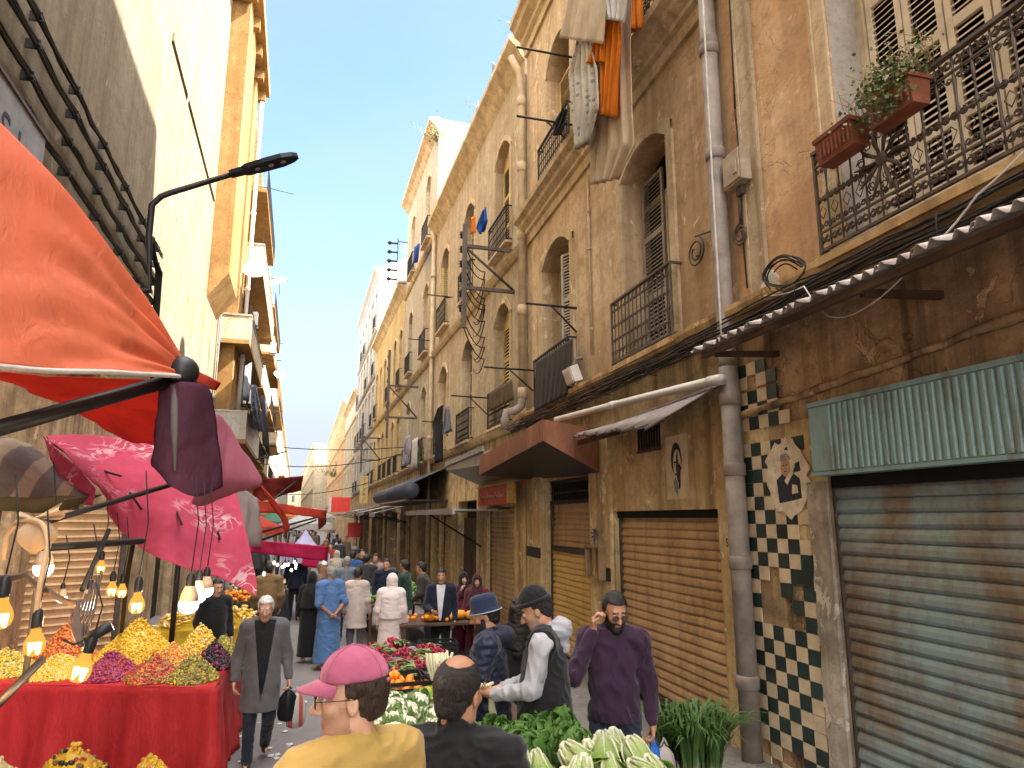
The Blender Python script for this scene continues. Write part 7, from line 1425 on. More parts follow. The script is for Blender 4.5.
# ------------------------------------------------------------------ the people of the street
# man in the pink cap, seen from behind with his face turned left
person('man in a washed pink cap, spectacles and mustard shirt at the bottom', at_px(355, 680, 2.42), -22, 1.72, 'light', head=(64, 4, 0), hair=('short', 'brown'), hat=('cap', fab('pink_cap_cotton', (.38, .095, .17), 260, .32)), glasses='clear', beard='stubble', res=.0065,
       top=dict(mat=fab('mustard_cotton', (.41, .265, .075), 300, .15), name='shirt', collar=.02, wr=.8, ex=.010), legs=DENIM, seed=1)
# balding man in a black polo shirt
pb = person('balding man in a black collared shirt seen from behind, glasses pushed up', at_px(456, 690, 2.5), 26, 1.69, 'tan', head=(-16, 8, 0), hair=('balding', 'black'), beard='stubble', res=.0065, top=dict(mat=fab('black_polo', (.012, .012, .014), 300), name='shirt', collar=.03, ex=.012), legs=DENIM, seed=2)
XMb = pb[4]; m = MB()
for sg in (1, -1): m.tube([XMb @ Vector((sg*.034+.020*math.cos(a), .086-.012*math.sin(a), 1.700+.014*math.sin(a))) for a in [2*PI*k/16 for k in range(16)]], .0010, 5, closed=True); m.tube([XMb @ Vector((sg*.055, .086, 1.700)), XMb @ Vector((sg*.085, .05, 1.69)), XMb @ Vector((sg*.092, -.01, 1.650))], .0016, 5)
m.build('spectacles', FRM, pb[0])
# man in a black beanie, grey hooded top and black body warmer, peeling a leek
HOOD = fab('grey_marl', (.38, .38, .42), 260, .12)
pz = dict(elL=(-.23, .05, 1.16), wrL=(-.06, .33, 1.09), elR=(.25, .04, 1.15), wrR=(.06, .30, 1.10))
p3 = person('man in a black beanie and black vest over a grey hoodie trimming a leek', at_px(544, 610, 4.75), -62, 1.84, 'mid', pz, head=(8, 26, 0), hair=('crop', 'black'), hat=('beanie', fab('black_knit', (.010, .010, .011), 120)), beard='greystubble', res=.0085, top=dict(mat=fab('black_quilt', (.014, .014, .017), 240), name='body_warmer', sleeve=0, ex=.03, skirt=.66, flare=.16, open=(.035, .10), collar=.0, wr=.5), sub_top=dict(mat=HOOD, name='hooded_top', sleeve=1, ex=.008, collar=.02, hem=.72, wr=.9), legs=fab('brown_trousers', (.20, .135, .075)), curl=(.75, .7), palm=((-.5, .2, .6), (.6, .2, .5)), seed=3, wr=.008)
q = SDF(); nk = p3[1]['neck']; q.c(nk+np.array([-.085, -.02, .0]), nk+np.array([0, -.105, .03]), .04, .06, .04); q.c(nk+np.array([.085, -.02, .0]), nk+np.array([0, -.105, .03]), .04, .06, .04); q.c(nk+np.array([0, -.10, .02]), nk+np.array([0, -.13, -.10]), .065, .03, .04); V, F = q.mesh(.009, .008, 1.5, 5); np_mesh('hood', V, F, HOOD, p3[0])
for sg in (-1, 1): m = MB(); m.tube([Vector(nk)+Vector((sg*.035, .08, -.03)), Vector(nk)+Vector((sg*.045, .128, -.14)), Vector(nk)+Vector((sg*.04, .145, -.27))], .004, 5); m.build('drawstring', M['cablew'], p3[0])
M['leekw'] = simple('leek_white', (.62, .60, .40), .45, 0, .12, 10); M['leekg'] = simple('leek_green', (.16, .24, .06), .5, 0, .3, 10)
a = p3[3](p3[1]['wrL']+np.array([.05, .07, .03])); b = p3[3](p3[1]['wrR']+np.array([.0, .06, .03])); t_ = thing('leek', 'pale leek held in the hands of the man in the beanie', 'leek', a); m = MB(); dd = (b-a); f1 = p3[3]((-.10, .42, 1.16))-a; m.tube([f1, Vector((0, 0, 0)), dd*.5, dd], [.012, .014, .014, .012], 8); m.build('shank', M['leekw'], t_)
m = MB(); rr = random.Random(3)
for k in range(9): e = f1+Vector((rr.gauss(-.05, .03), rr.gauss(0, .03), rr.gauss(.02, .025))); m.tube([f1, e], [.006, .002], 4)
m.build('roots', M['leekw'], t_); m = MB()
for k in range(5): m.tube([dd*.6, dd*.6+Vector((.0+.008*k, -.01, -.16)), dd*.6+Vector((.06+.012*k, -.01*k, -.40-.02*k))], [.010, .010, .004], 5)
m.build('hanging_leaves', M['leekw'], t_)
# bearded man in a navy bucket hat holding a bundle of vegetables
pz = dict(elL=(-.25, .06, 1.15), wrL=(-.10, .30, 1.22), elR=(.25, .05, 1.13), wrR=(.08, .31, 1.14))
p4 = person('bearded man in a navy bucket hat and puffer jacket holding white vegetables', at_px(488, 618, 5.4), -68, 1.76, 'mid', pz, head=(4, 12, 0), hair=('crop', 'black'), hat=('bucket', fab('navy_denim_hat', (.018, .028, .065))), beard='full', res=.009, top=dict(mat=fab('navy_puffer', (.013, .018, .045), 200, .15, .5, 5.5), name='puffer_jacket', ex=.03, collar=.02, skirt=.76, flare=.16), legs=BLACK, curl=(.6, .6), palm=((-.8, .3, .3), (.8, .3, .3)), seed=4)
q = SDF(); nk = p4[1]['neck']; q.c(nk+np.array([-.09, -.03, -.01]), nk+np.array([0, -.12, .0]), .045, .07, .04); q.c(nk+np.array([.09, -.03, -.01]), nk+np.array([0, -.12, .0]), .045, .07, .04); V, F = q.mesh(.011, .01, 1.6, 6); np_mesh('hood', V, F, fab('dark_hood_lining', (.03, .035, .06), 200), p4[0])
c = p4[3]((-.02, .37, 1.25)); t_ = thing('vegetable_bundle', 'bundle of white and pale yellow stalks in the hands of the bearded man', 'vegetables', c); m = MB(); rr = random.Random(8)
for k in range(9): x = -.12+.03*k; x *= .62; m.tube([(x*.8+.01, rr.gauss(0, .015), -.10), (x*1.1, rr.gauss(0, .015), .02), (x*1.3, rr.gauss(0, .02), .10)], [.013, .018, .010], 7)
m.build('stalks', M['leekw'], t_)
# woman with long dark hair behind them, seen from the back
person('woman with long dark hair and black coat, back turned behind the beanie man', at_px(519, 620, 6.9), 20, 1.68, 'light', head=(0, 4, 0), hair=('long', 'black'), res=.012, female=True, top=dict(mat=BLACK, name='coat', skirt=.6, flare=.2, ex=.02), legs=BLACK, seed=5)
# man in the purple jumper with a hand to his ear and a plastic bag
pz = dict(elR=(.27, .16, 1.20), wrR=(.135, .10, 1.50), elL=(-.25, -.06, 1.13), wrL=(-.26, -.0, .88), kneeR=(.10, .10, .50), ankR=(.10, .02, .085), kneeL=(-.1, .04, .5), ankL=(-.11, -.16, .11))
pz = {k: v for k, v in pz.items()}
p6 = person('man in a dark purple jumper, one hand at his ear, carrying a blue bag', at_px(612, 615, 4.85), 205, 1.80, 'mid', pz, head=(22, 20, 0), hair=('short', 'black'), beard='full', glasses='dark', res=.0085, top=dict(mat=fab('plum_knit', (.036, .016, .036), 160, .15), name='jumper', ex=.01, collar=.02, wr=1.2), hem=.90, legs=DENIM, curl=(.9, 1.0), palm=((-1, .2, .1), (1, 0, .1)), grip=dict(R=(-.1, -.05, 1), L=(0, .1, -1)), seed=6, shoes=(.03, .025, .022))
wl = p6[3](p6[1]['wrL']+np.array([0, .02, -.09]))
def bagmesh(label, top, w, d, h, mat, seed=0, rz=0):
    rr = random.Random(seed); t_ = thing('carrier_bag', label, 'plastic bag', top, rz); m = MB(); ph = rr.uniform(0, 6)
    prof = [(.03, -.05), (.12, -.10), (.5, -.17), (.85, -.3), (1, -.5), (1.0, -.75), (.85, -.95), (.5, -1.0), (.05, -1.0)]
    m.grid(lambda a, b: Vector(((prof[round(b*8)][0]*w*math.cos(2*PI*a)*(1+.10*math.sin(5*2*PI*a+ph+3*b)), prof[round(b*8)][0]*d*math.sin(2*PI*a)*(1+.12*math.sin(4*2*PI*a+ph)), prof[round(b*8)][1]*h))), 28, 8); m.build('bag', mat, t_)
    k = MB(); k.tube([(-.03, 0, -.10*h), (-.01, 0, 0), (.0, 0, .02), (.01, 0, 0), (.03, 0, -.10*h)], .008, 5); k.build('handle', mat, t_)
bagmesh('thin blue plastic carrier bag hanging from the purple jumper man', wl, .10, .06, .40, cloth('blue_plastic', (.03, .16, .58), .4, .15, .35), 1); bagmesh('whitish plastic bag carried behind the blue one', wl+Vector((.07, -.02, -.02)), .08, .05, .30, cloth('pale_plastic', (.55, .48, .45), .4, .12, .35), 2)
# white-haired man in a grey coat walking towards us with bags
pz = dict(kneeR=(.10, .08, .49), ankR=(.10, .10, .10), kneeL=(-.10, .05, .50), ankL=(-.09, -.24, .16), elR=(.26, -.06, 1.12), wrR=(.28, .04, .88), elL=(-.26, -.04, 1.12), wrL=(-.29, .04, .87))
p7 = person('white haired old man in a grey coat walking with plastic bags', at_px(264, 640, 8.5), 176, 1.73, 'light', pz, head=(-6, 14, 0), hair=('side', 'white'), res=.0105, top=dict(mat=GREYC, name='coat', ex=.02, skirt=.56, flare=.17, open=(.05, .13), collar=.015, wr=.8), sub_top=dict(mat=BLACK, name='jumper', sleeve=0, ex=.0, collar=.012, hem=.84), legs=fab('dark_jeans', (.018, .022, .034)), curl=(.7, 1.0), seed=7)
wl = p7[3](p7[1]['wrL']+np.array([0, .02, -.08])); bagmesh('black plastic bag carried by the old man in the grey coat', wl, .10, .07, .36, cloth('black_plastic', (.012, .012, .014), .05, .2, .3), 3); bagmesh('striped white and red plastic bag behind the black one', wl+Vector((.09, .02, -.04)), .10, .06, .40, cloth('striped_plastic', (.58, .55, .52), .35, .1, .4, 'stripe', 3, (.55, .12, .10), 3), 4)
# man in a blue robe, hands clasped behind his back
BLUE = fab('blue_robe_cotton', (.085, .17, .36), 220, .12)
pz = dict(elR=(.25, -.10, 1.12), wrR=(.04, -.19, .95), elL=(-.25, -.10, 1.12), wrL=(-.04, -.20, .93))
person('man in a long blue robe with hands clasped behind his back', at_px(329, 610, 13.2), -24, 1.74, 'tan', pz, head=(28, 8, 0), hair=('crop', 'grey'), beard='grey', res=.0125, top=dict(mat=BLUE, name='robe', sleeve=2, ex=.028, skirt=.12, flare=.21), curl=(.6, .6), seed=8, wr=.009)
person('woman in a cream knee length coat seen from behind beside the blue robe', at_px(356, 610, 13.8), 14, 1.66, 'mid', hair=('short', 'black'), res=.0135, female=True, top=dict(mat=fab('cream_coat', (.50, .41, .37)), name='coat', ex=.03, skirt=.62, flare=.19), legs=GREYT, seed=9, head=(-10, 18, 0))
HJ = fab('blush_veil', (.74, .62, .60), 220, .1); person('woman in a long blush veil and gown seen from behind', at_px(391, 610, 12.2), 16, 1.66, 'light', hair=None, hijab=(HJ, -.30), res=.012, female=True, top=dict(mat=HJ, name='gown', ex=.035, skirt=.10, flare=.24), seed=10, head=(-8, 12, 0))
person('boy in a dark jacket and white shirt facing us by the brown door', at_px(441, 600, 12.2), 196, 1.72, 'mid', dict(elR=(.25, .04, 1.13), wrR=(.14, .24, 1.08)), hair=('short', 'black'), res=.0115, top=dict(mat=NAVY, name='jacket', ex=.015, open=(.03, .10)), sub_top=dict(mat=fab('white_shirt', (.62, .62, .64)), name='shirt', ex=-.006, hem=.9), legs=BLACK, seed=11, curl=(.8, .6), head=(0, 4, 0))
BURG = fab('burgundy_coat', (.11, .016, .03)); person('woman in a burgundy coat and black headscarf with a hand to her chin', at_px(463, 600, 12.9), 188, 1.60, 'light', dict(elR=(.19, .10, 1.14), wrR=(.05, .13, 1.40)), hair=None, hijab=(BLACK, -.02), res=.0125, female=True, top=dict(mat=BURG, name='coat', ex=.02, skirt=.15, flare=.2), seed=12, head=(8, 4, 0), curl=(.9, .5), grip=dict(R=(-.1, .1, 1)))
person('woman in burgundy with a dark brown headscarf beside the black scarfed one', at_px(477, 600, 12.4), 200, 1.60, 'light', hair=None, hijab=(fab('brown_scarf', (.045, .014, .014)), -.15), res=.0125, female=True, top=dict(mat=BURG, name='coat', ex=.02, skirt=.15, flare=.2), seed=13, head=(5, 4, 0))
FARP = [
 ('stallholder in a dark jacket leaning over the counter beside the boy', (430, 590, 14.3), -70, 1.74, fab('khaki_dark', (.05, .045, .035)), ('short', 'black'), None, .86, -.0, BLACK),
 ('man in a dark green jacket standing at the vegetable counter', (404, 590, 14.4), -60, 1.75, fab('dark_green_jacket', (.02, .055, .04)), ('short', 'black'), None, .8, 0, BLACK),
 ('man in navy looking down behind the green jacket man', (386, 590, 15.6), 190, 1.72, NAVY, ('short', 'black'), None, .86, 0, BLACK),
 ('woman all in black with a black veil beside the blue robe', (311, 605, 13.9), 10, 1.60, BLACK, None, (BLACK, -.25), .12, 0, BLACK),
 ('man in a white cap turning sideways in the crowd', (321, 590, 14.6), 110, 1.74, fab('taupe_jacket', (.17, .12, .10)), ('crop', 'grey'), None, .86, 0, BLACK),
 ('man in a brown leather jacket seen from behind at the lit stalls', (268, 590, 14.6), -5, 1.74, fab('tan_leather', (.20, .125, .055)), ('short', 'black'), None, .86, 0, DENIM),
 ('grey haired man in a slate blue jacket seen from behind', (346, 590, 16.0), 5, 1.76, fab('slate_jacket', (.14, .16, .19)), ('crop', 'grey'), None, .84, 0, DENIM),
 ('person in bright blue farther up the street', (352, 575, 19.0), 0, 1.74, fab('royal_blue', (.03, .10, .30)), ('short', 'black'), None, .86, 0, BLACK),
 ('person in black beside the bright blue one far up the street', (361, 575, 20.5), 160, 1.72, BLACK, ('short', 'black'), None, .8, 0, BLACK),
 ('pale shirted man at the far right counter', (375, 580, 18.0), 200, 1.72, fab('dusty_pink', (.30, .22, .22)), ('short', 'black'), None, .86, 0, DENIM),
 ('dark coated man far behind the cream coat', (366, 578, 17.2), 20, 1.74, fab('charcoal', (.04, .04, .045)), ('short', 'black'), None, .7, 0, BLACK),
 ('shadowed stallholder in black below the parasol', (216, 600, 11.6), 150, 1.68, BLACK, ('short', 'black'), None, .86, 0, BLACK),
 ('tall man in dark clothes far up the left side', (296, 575, 19.5), 0, 1.76, NAVY, ('short', 'black'), None, .8, 0, BLACK),
 ('woman in a beige scarf far up the street', (336, 575, 22.0), 0, 1.62, fab('beige_coat', (.35, .29, .22)), None, (fab('beige_scarf', (.42, .36, .28)), -.2), .3, 0, BLACK),
 ('man in a red jumper far up the street', (329, 572, 26.0), 180, 1.72, fab('red_jumper', (.28, .04, .04)), ('short', 'black'), None, .86, 0, BLACK),
 ('farthest small figure in dark clothes', (338, 570, 30.0), 0, 1.74, fab('charcoal', (.04, .04, .045)), ('short', 'black'), None, .8, 0, BLACK)]
for i, (lab, (px, py, Y), fc, h_, mt, hr, hj, hm_, ln, lg) in enumerate(FARP):
    kw = dict(hair=hr, res=.0145 if Y < 17 else .018, top=dict(mat=mt, name='coat' if hm_ < .8 else 'jacket', ex=.02, **({'skirt': hm_, 'flare': .19} if hm_ < .86 else {})), legs=lg if hm_ > .25 else None, seed=20+i, female=hj is not None)
    if hj: kw['hijab'] = hj
    if 'white cap' in lab: kw['hat'] = ('skullcap', fab('white_cotton', (.6, .6, .6)))
    if 'leaning' in lab: kw['lean'] = .35
    if 'counter beside' in lab or 'green jacket standing' in lab: kw['pose'] = dict(elR=(.24, .1, 1.14), wrR=(.12, .3, 1.0), elL=(-.24, .1, 1.14), wrL=(-.12, .3, 1.0))
    person(lab, at_px(px, py, Y), fc, h_, ('mid', 'tan', 'light')[i % 3], head=(random.uniform(-15, 15), 8, 0), **kw)

CROWD = [person('tiny distant shopper in dark clothes in the far crowd', (.3, 31), 10, 1.72, 'mid', hair=('short', 'black'), res=.02, top=dict(mat=fab('charcoal', (.04, .04, .045)), name='jacket', ex=.02), legs=BLACK, seed=90)[0], person('tiny distant shopper in a brown coat in the far crowd', (1.4, 33), 185, 1.66, 'mid', hair=('short', 'black'), res=.02, top=dict(mat=fab('brown_coat', (.14, .09, .06)), name='coat', ex=.02, skirt=.6), legs=BLACK, seed=91)[0], person('tiny distant shopper in a pale top in the far crowd', (-.6, 35), 170, 1.70, 'tan', hair=('short', 'black'), res=.02, top=dict(mat=fab('pale_top', (.40, .38, .38)), name='jacket', ex=.02), legs=DENIM, seed=92)[0]]
for o in CROWD: o['group'] = 'far crowd in ' + o['label'].split(' in ')[1]
rr = random.Random(91)
for k in range(30):
    o = copy_tree(CROWD[k % 3]); o.location = (rr.uniform(-1.6, 3.0), 26+k*1.5+rr.uniform(-.6, .6), 0); o.rotation_euler = (0, 0, rr.choice((0, PI))+rr.gauss(0, .5)); q = rr.uniform(.94, 1.04); o.scale = (q, q, q)
# ------------------------------------------------------------------ vegetables and the stalls on the right
def veg_mat(name, lo, hi, z0, z1, axis=2, rough=.5, var=.25, scale=18):
    """a leaf whose own colour runs from pale base to green tip along its length"""
    t = NT(name); v = t.coord('Object'); sx = t.n('ShaderNodeSeparateXYZ'); t.l(v, sx.inputs[0]); mr = t.n('ShaderNodeMapRange'); n_ = t.noise(v, scale, 4)
    t.l(t.math('ADD', sx.outputs[axis], t.math('MULTIPLY', t.math('SUBTRACT', n_, .5), (z1-z0)*.35)), mr.inputs[0]); mr.inputs[1].default_value = z0; mr.inputs[2].default_value = z1
    c = t.mix(mr.outputs[0], lo, hi); c = t.mix(t.math('MULTIPLY', t.ramp(t.noise(v, scale*2.5, 3), .4, .7), var), c, tuple(x*.5 for x in hi)); w = t.n('ShaderNodeTexWave', bands_direction='X'); t.l(v, w.inputs[0]); w.inputs['Scale'].default_value = 24; w.inputs['Distortion'].default_value = 4
    b = t.bump(t.math('ADD', w.outputs['Fac'], n_), .3, .004); d = t.bsdf(c, rough, 0, b, .35); tr = t.n('ShaderNodeBsdfTranslucent'); t.l(c, tr.inputs[0]); ms = t.n('ShaderNodeMixShader'); ms.inputs[0].default_value = .22; t.l(d, ms.inputs[1]); t.l(tr.outputs[0], ms.inputs[2]); return t.done(ms.outputs[0])
M['lettuce'] = veg_mat('romaine_leaf', (.50, .54, .27), (.20, .32, .055), -.02, .17); M['ribw'] = veg_mat('romaine_rib', (.66, .66, .50), (.42, .50, .22), .0, .2); M['chard'] = veg_mat('chard_leaf', (.46, .54, .26), (.10, .22, .04), -.05, .16, 2, .55, .5); M['cauleaf'] = veg_mat('cauliflower_leaf', (.52, .58, .38), (.19, .30, .09), -.02, .12); M['curd'] = simple('cauliflower_curd', (.74, .71, .58), .75, 0, .12, 30, .5, 120)
M['orange'] = simple('orange_skin', (.80, .26, .015), .42, 0, .12, 9, .3, 150, .45); M['radish'] = simple('radish_red', (.36, .025, .055), .4, 0, .3, 14); M['onionw'] = simple('white_onion', (.62, .60, .52), .4, 0, .15, 12); M['scal'] = veg_mat('scallion_leaf', (.62, .60, .36), (.075, .15, .035), .0, .25); M['crate'] = simple('black_crate_plastic', (.018, .018, .02), .45, 0, .3, 8); M['labely'] = simple('yellow_label', (.60, .42, .03), .5, 0, .1)
def leafgrid(m, base, d, up, L_, w, curl, cup, rr, nu=6, nv=9, ruffle=.0, neck=.35):
    d = Vector(d).normalized(); up = Vector(up); up = (up-d*up.dot(d)).normalized(); s = d.cross(up); ph = rr.uniform(0, 6)
    def fn(a, b):
        wd = w*(neck+(1-neck)*math.sin(PI*min(1, .12+b*.80))**.8)*(1-.55*max(0, b-.75)/.25); x = (a-.5)*2; ang = curl*b*b
        return Vector(base)+d*(L_*b*math.cos(ang*.6))+up*(L_*b*math.sin(ang*.6)+cup*w*x*x)+s*(x*wd*.5)+up*(ruffle*abs(x)**1.5*math.sin(13*b+5*x+ph)*min(1, b*2))
    m.grid(fn, nu, nv)
def mk_lettuce(seed):
    """a tight romaine head: pale ribbed leaves wrapped round one another, white at the cut end"""
    rr = random.Random(seed); t_ = thing('romaine_lettuce', 'x', 'lettuce', (0, 0, -50)); m = MB(); rb = MB()
    for k in range(13):
        a0 = k*2.39996+rr.gauss(0, .15); lay = k/13; L_ = .20+.06*(1-lay)+rr.gauss(0, .012); R0 = .012+.012*lay; R1 = .018+.034*lay; wd = 1.0-.2*lay; ph = rr.uniform(0, 6); fl = max(0, rr.gauss(.012, .018))*lay
        def fn(a, b, rib=0):
            x = (a-.5)*2; th = a0+x*wd*(.55+.75*math.sin(PI*min(1, b*.85))); r = R0+R1*math.sin(PI*min(1, .05+b*.78))**.8+.006*(1-abs(x))*(1-b)-.012*lay*x*x+fl*b**4*3+.006*math.sin(9*b+4*x+ph)*b*abs(x)+rib; return Vector((r*math.cos(th), r*math.sin(th), L_*b*(1-.10*x*x*b)))
        m.grid(fn, 6, 10); rb.tube([fn(.5, q/7, .002) for q in range(7)], [.010, .009, .0075, .006, .0045, .003, .0015], 5)
    m.build('leaves', M['lettuce'], t_, solid=.002); rb.build('ribs', M['ribw'], t_); s = MB(); s.lathe([(.001, -.022), (.02, -.02), (.026, -.008), (.024, .012)], 12); s.build('stem_base', M['leekw'], t_); return t_
def mk_cauli(seed):
    rr = random.Random(seed); t_ = thing('cauliflower', 'x', 'cauliflower', (0, 0, -50)); m = MB(); m.ell((0, 0, .055), (.088, .088, .068), 14, 8)
    for k in range(52):
        a = k*2.39996; q = math.sqrt((k+.5)/52); th = q*1.35; n_ = Vector((math.sin(th)*math.cos(a), math.sin(th)*math.sin(a), math.cos(th))); c = Vector((n_.x*.085, n_.y*.085, .057+n_.z*.064)); r = .019*(1.05-.3*q)*rr.uniform(.85, 1.15); m.ell(c, (r, r, r*.9), 7, 5)
        for j in range(3): e = Vector((rr.gauss(0, 1), rr.gauss(0, 1), rr.gauss(.4, 1))).normalized()*r*.75; m.ell(c+e, (r*.45, r*.45, r*.45), 5, 4)
    m.build('curd', M['curd'], t_); l = MB()
    for k in range(11):
        a = k*2*PI/11+rr.gauss(0, .15); d = Vector((math.cos(a)*.75, math.sin(a)*.75, .75+rr.gauss(0, .2))); leafgrid(l, (.035*math.cos(a), .035*math.sin(a), .0), d, (-math.cos(a), -math.sin(a), .6),   .128+rr.gauss(0, .02), .075, .75+rr.gauss(0, .25), .25, rr, 5, 8, .008, .5)
    l.build('outer_leaves', M['cauleaf'], t_, solid=.003); return t_
def mk_chard(seed):
    rr = random.Random(seed); t_ = thing('leafy_greens', 'x', 'greens', (0, 0, -50)); m = MB(); st = MB()
    for k in range(24):
        a = rr.uniform(0, 2*PI); t2 = rr.uniform(.1, .75); d = Vector((math.cos(a)*t2, math.sin(a)*t2, 1)); b = Vector((.03*math.cos(a), .03*math.sin(a), .0)); b2 = b+d.normalized()*.07; st.tube([b, b2], [.007, .005], 5); leafgrid(m, b2, d, (math.cos(a), math.sin(a), 0), rr.uniform(.15, .24), rr.uniform(.09, .14), rr.uniform(.3, 1.1)*-1, rr.uniform(-.15, .25), rr, 8, 10, .034, .25)
    m.build('leaves', M['chard'], t_, solid=.002); st.build('stalks', M['leekw'], t_); return t_
def mk_bunch(seed, mat, r=.014, n=14, L_=.16):
    rr = random.Random(seed); t_ = thing('radish_bunch', 'x', 'radishes', (0, 0, -50)); m = MB(); l = MB()
    for k in range(n): c = Vector((rr.gauss(0, .035), rr.gauss(0, .03), rr.uniform(0, .05))); q = r*rr.uniform(.8, 1.25); m.ell(c, (q, q, q*1.15), 8, 6)
    for k in range(7): a = rr.uniform(-.5, .5); leafgrid(l, (0, .02, .02), (math.sin(a), math.cos(a), rr.uniform(-.05, .35)), (0, 0, 1), L_*rr.uniform(.8, 1.1), .045, -.3, .1, rr, 4, 5, .01, .2)
    m.build('roots', mat, t_); l.build('leaves', M['chard'], t_, solid=.002); return t_
def mk_orange(seed): m = MB(); m.lathe([(.001, -.0375), (.012, -.036), (.026, -.027), (.036, -.012), (.0385, .003), (.034, .018), (.022, .031), (.009, .0365), (.004, .0355), (.001, .036)], 16); return tag(m.build('orange', M['orange'], None, (0, 0, -50)), 'x', 'orange')
_used = set()
def put(proto, loc, rot, s, label, group):
    o = proto if id(proto) not in _used else copy_tree(proto); _used.add(id(proto)); o.location = loc; o.rotation_mode = 'ZYX'; o.rotation_euler = rot; o.scale = (s, s, s); tag(o, label, None, group); return o
# counters: trestle boards on stacked black crates
def crate(loc, rz, label, group=None, w=.56, d=.38, h=.24):
    t_ = thing('crate', label, 'crate', loc, rz, group); m = MB(); m.box(-w/2, w/2, -d/2, d/2, 0, .015)
    for z in (.03, .09, .15, .21):
        z1 = z+.035
        m.box(-w/2, w/2, -d/2, -d/2+.012, z, z1); m.box(-w/2, w/2, d/2-.012, d/2, z, z1); m.box(-w/2, -w/2+.012, -d/2+.012, d/2-.012, z, z1); m.box(w/2-.012, w/2, -d/2+.012, d/2-.012, z, z1)
    for x in (-w/2, -w/4, 0, w/4, w/2-.02):
        for y in (-d/2-.002, d/2-.012): m.box(x, x+.02, y, y+.014, .015, h)
    for y in (-d/2, 0, d/2-.02):
        for x in (-w/2-.002, w/2-.012): m.box(x, x+.014, y, y+.02, .015, h)
    m.build('basket', M['crate'], t_); return t_
CR = [0]
def counter(name, label, corners, zt, group, crates=True, mat=None):
    C_ = [Vector((x, y, zt)) for x, y in corners]; ctr = sum(C_, Vector())/4; t_ = thing(name, label, 'market stall', (ctr.x, ctr.y, 0)); m = MB(); O_ = t_.location
    m.add([c-O_ for c in C_]+[c-O_-Vector((0, 0, .035)) for c in C_], [(0, 1, 2, 3), (7, 6, 5, 4), (0, 4, 5, 1), (1, 5, 6, 2), (2, 6, 7, 3), (3, 7, 4, 0)], False); m.build('board', mat or M['wood'], t_)
    for c in C_:
        b = c.lerp(ctr, .1)-O_; l = MB(); l.box(b.x-.03, b.x+.03, b.y-.03, b.y+.03, gz(c.y), zt-.036); l.build('leg', M['wood'], t_)
    return t_
T1 = [(.62, 3.55), (2.05, 3.35), (1.92, 6.35), (.42, 6.35)]; counter('vegetable_stall', 'near vegetable counter under the lettuces and cauliflowers', T1, 1.0, None)
T2 = [(.66, 6.45), (1.75, 6.45), (1.9, 9.7), (.95, 9.7)]; counter('vegetable_stall', 'farther vegetable counter of oranges and radishes behind the cap', T2, .86, None)
rr = random.Random(5)
LET = [mk_lettuce(k) for k in range(4)]; CAU = [mk_cauli(k) for k in range(3)]; CHA = [mk_chard(k) for k in range(3)]; ORA = mk_orange(0); RAD = [mk_bunch(1, M['radish']), mk_bunch(2, M['radish'], .017, 18)]; 
for i, row in enumerate(((1.22, 1.34, 1.46, 1.58, 1.70, 1.82, 1.94), (1.05, 1.17, 1.30, 1.43, 1.56, 1.69, 1.81, 1.94), (1.0, 1.12, 1.24, 1.36, 1.50, 1.63, 1.76, 1.90))):
    for j, x in enumerate(row):
        y = 3.55+.20*i+rr.gauss(0, .02); put(rr.choice(LET), (x+rr.gauss(0, .02), y-.05, 1.27+.035*i+rr.gauss(0, .02)), (PI-rr.gauss(.75, .22), rr.gauss(.0, .28), rr.uniform(-.4, .4)), rr.uniform(.95, 1.18), 'pale green romaine lettuce packed upright at the front of the near counter', 'romaine lettuces at the front of the counter')
for j, x in enumerate((1.62, 1.74, 1.86, 1.97)): put(rr.choice(LET), (x, 4.10+.05*j, 1.29), (PI-rr.gauss(.7, .2), rr.gauss(.1, .3), rr.uniform(-.3, .3)), 1.12, 'romaine lettuce at the right end of the counter before the jeans', 'romaine lettuces at the right end')
for k in range(22): put(rr.choice(CHA), (rr.uniform(1.25, 1.72), rr.uniform(4.15, 4.65), 1.07+rr.uniform(0, .11)), (rr.gauss(-.3, .3), rr.gauss(0, .3), rr.uniform(0, 6)), rr.uniform(.65, .95), 'dark leafy green bunch heaped in front of the beanie man', 'leafy greens in front of the beanie man')
for k in range(12): put(rr.choice(CHA), (rr.uniform(.92, 1.22), rr.uniform(4.15, 4.75), 1.04+rr.uniform(0, .05)), (rr.gauss(-.3, .3), rr.gauss(0, .3), rr.uniform(0, 6)), rr.uniform(.6, .8), 'dark leafy green bunch right of the balding man', 'leafy greens right of the balding man')
for k in range(30):
    x, y = rr.uniform(.50, 1.10), rr.uniform(4.95, 6.25); hgt = .17*max(0, 1-((x-.8)/.4)**2)*max(0, 1-((y-5.35)/.75)**2); put(rr.choice(CAU), (x, y, 1.02+hgt*rr.uniform(.4, 1.05)), (rr.gauss(.32, .18), rr.gauss(0, .25), rr.uniform(0, 6)), rr.uniform(.9, 1.2), 'cauliflower in its leaves heaped behind the pink cap', 'cauliflowers heaped behind the pink cap')
for k in range(7): put(rr.choice(CAU), (rr.uniform(1.32, 1.62), rr.uniform(5.0, 5.6), 1.03+rr.uniform(0, .08)), (rr.gauss(0, .3), rr.gauss(0, .3), rr.uniform(0, 6)), .75, 'small leafy cauliflower heaped between the two stallholders', 'small cauliflowers before the bucket hat man')
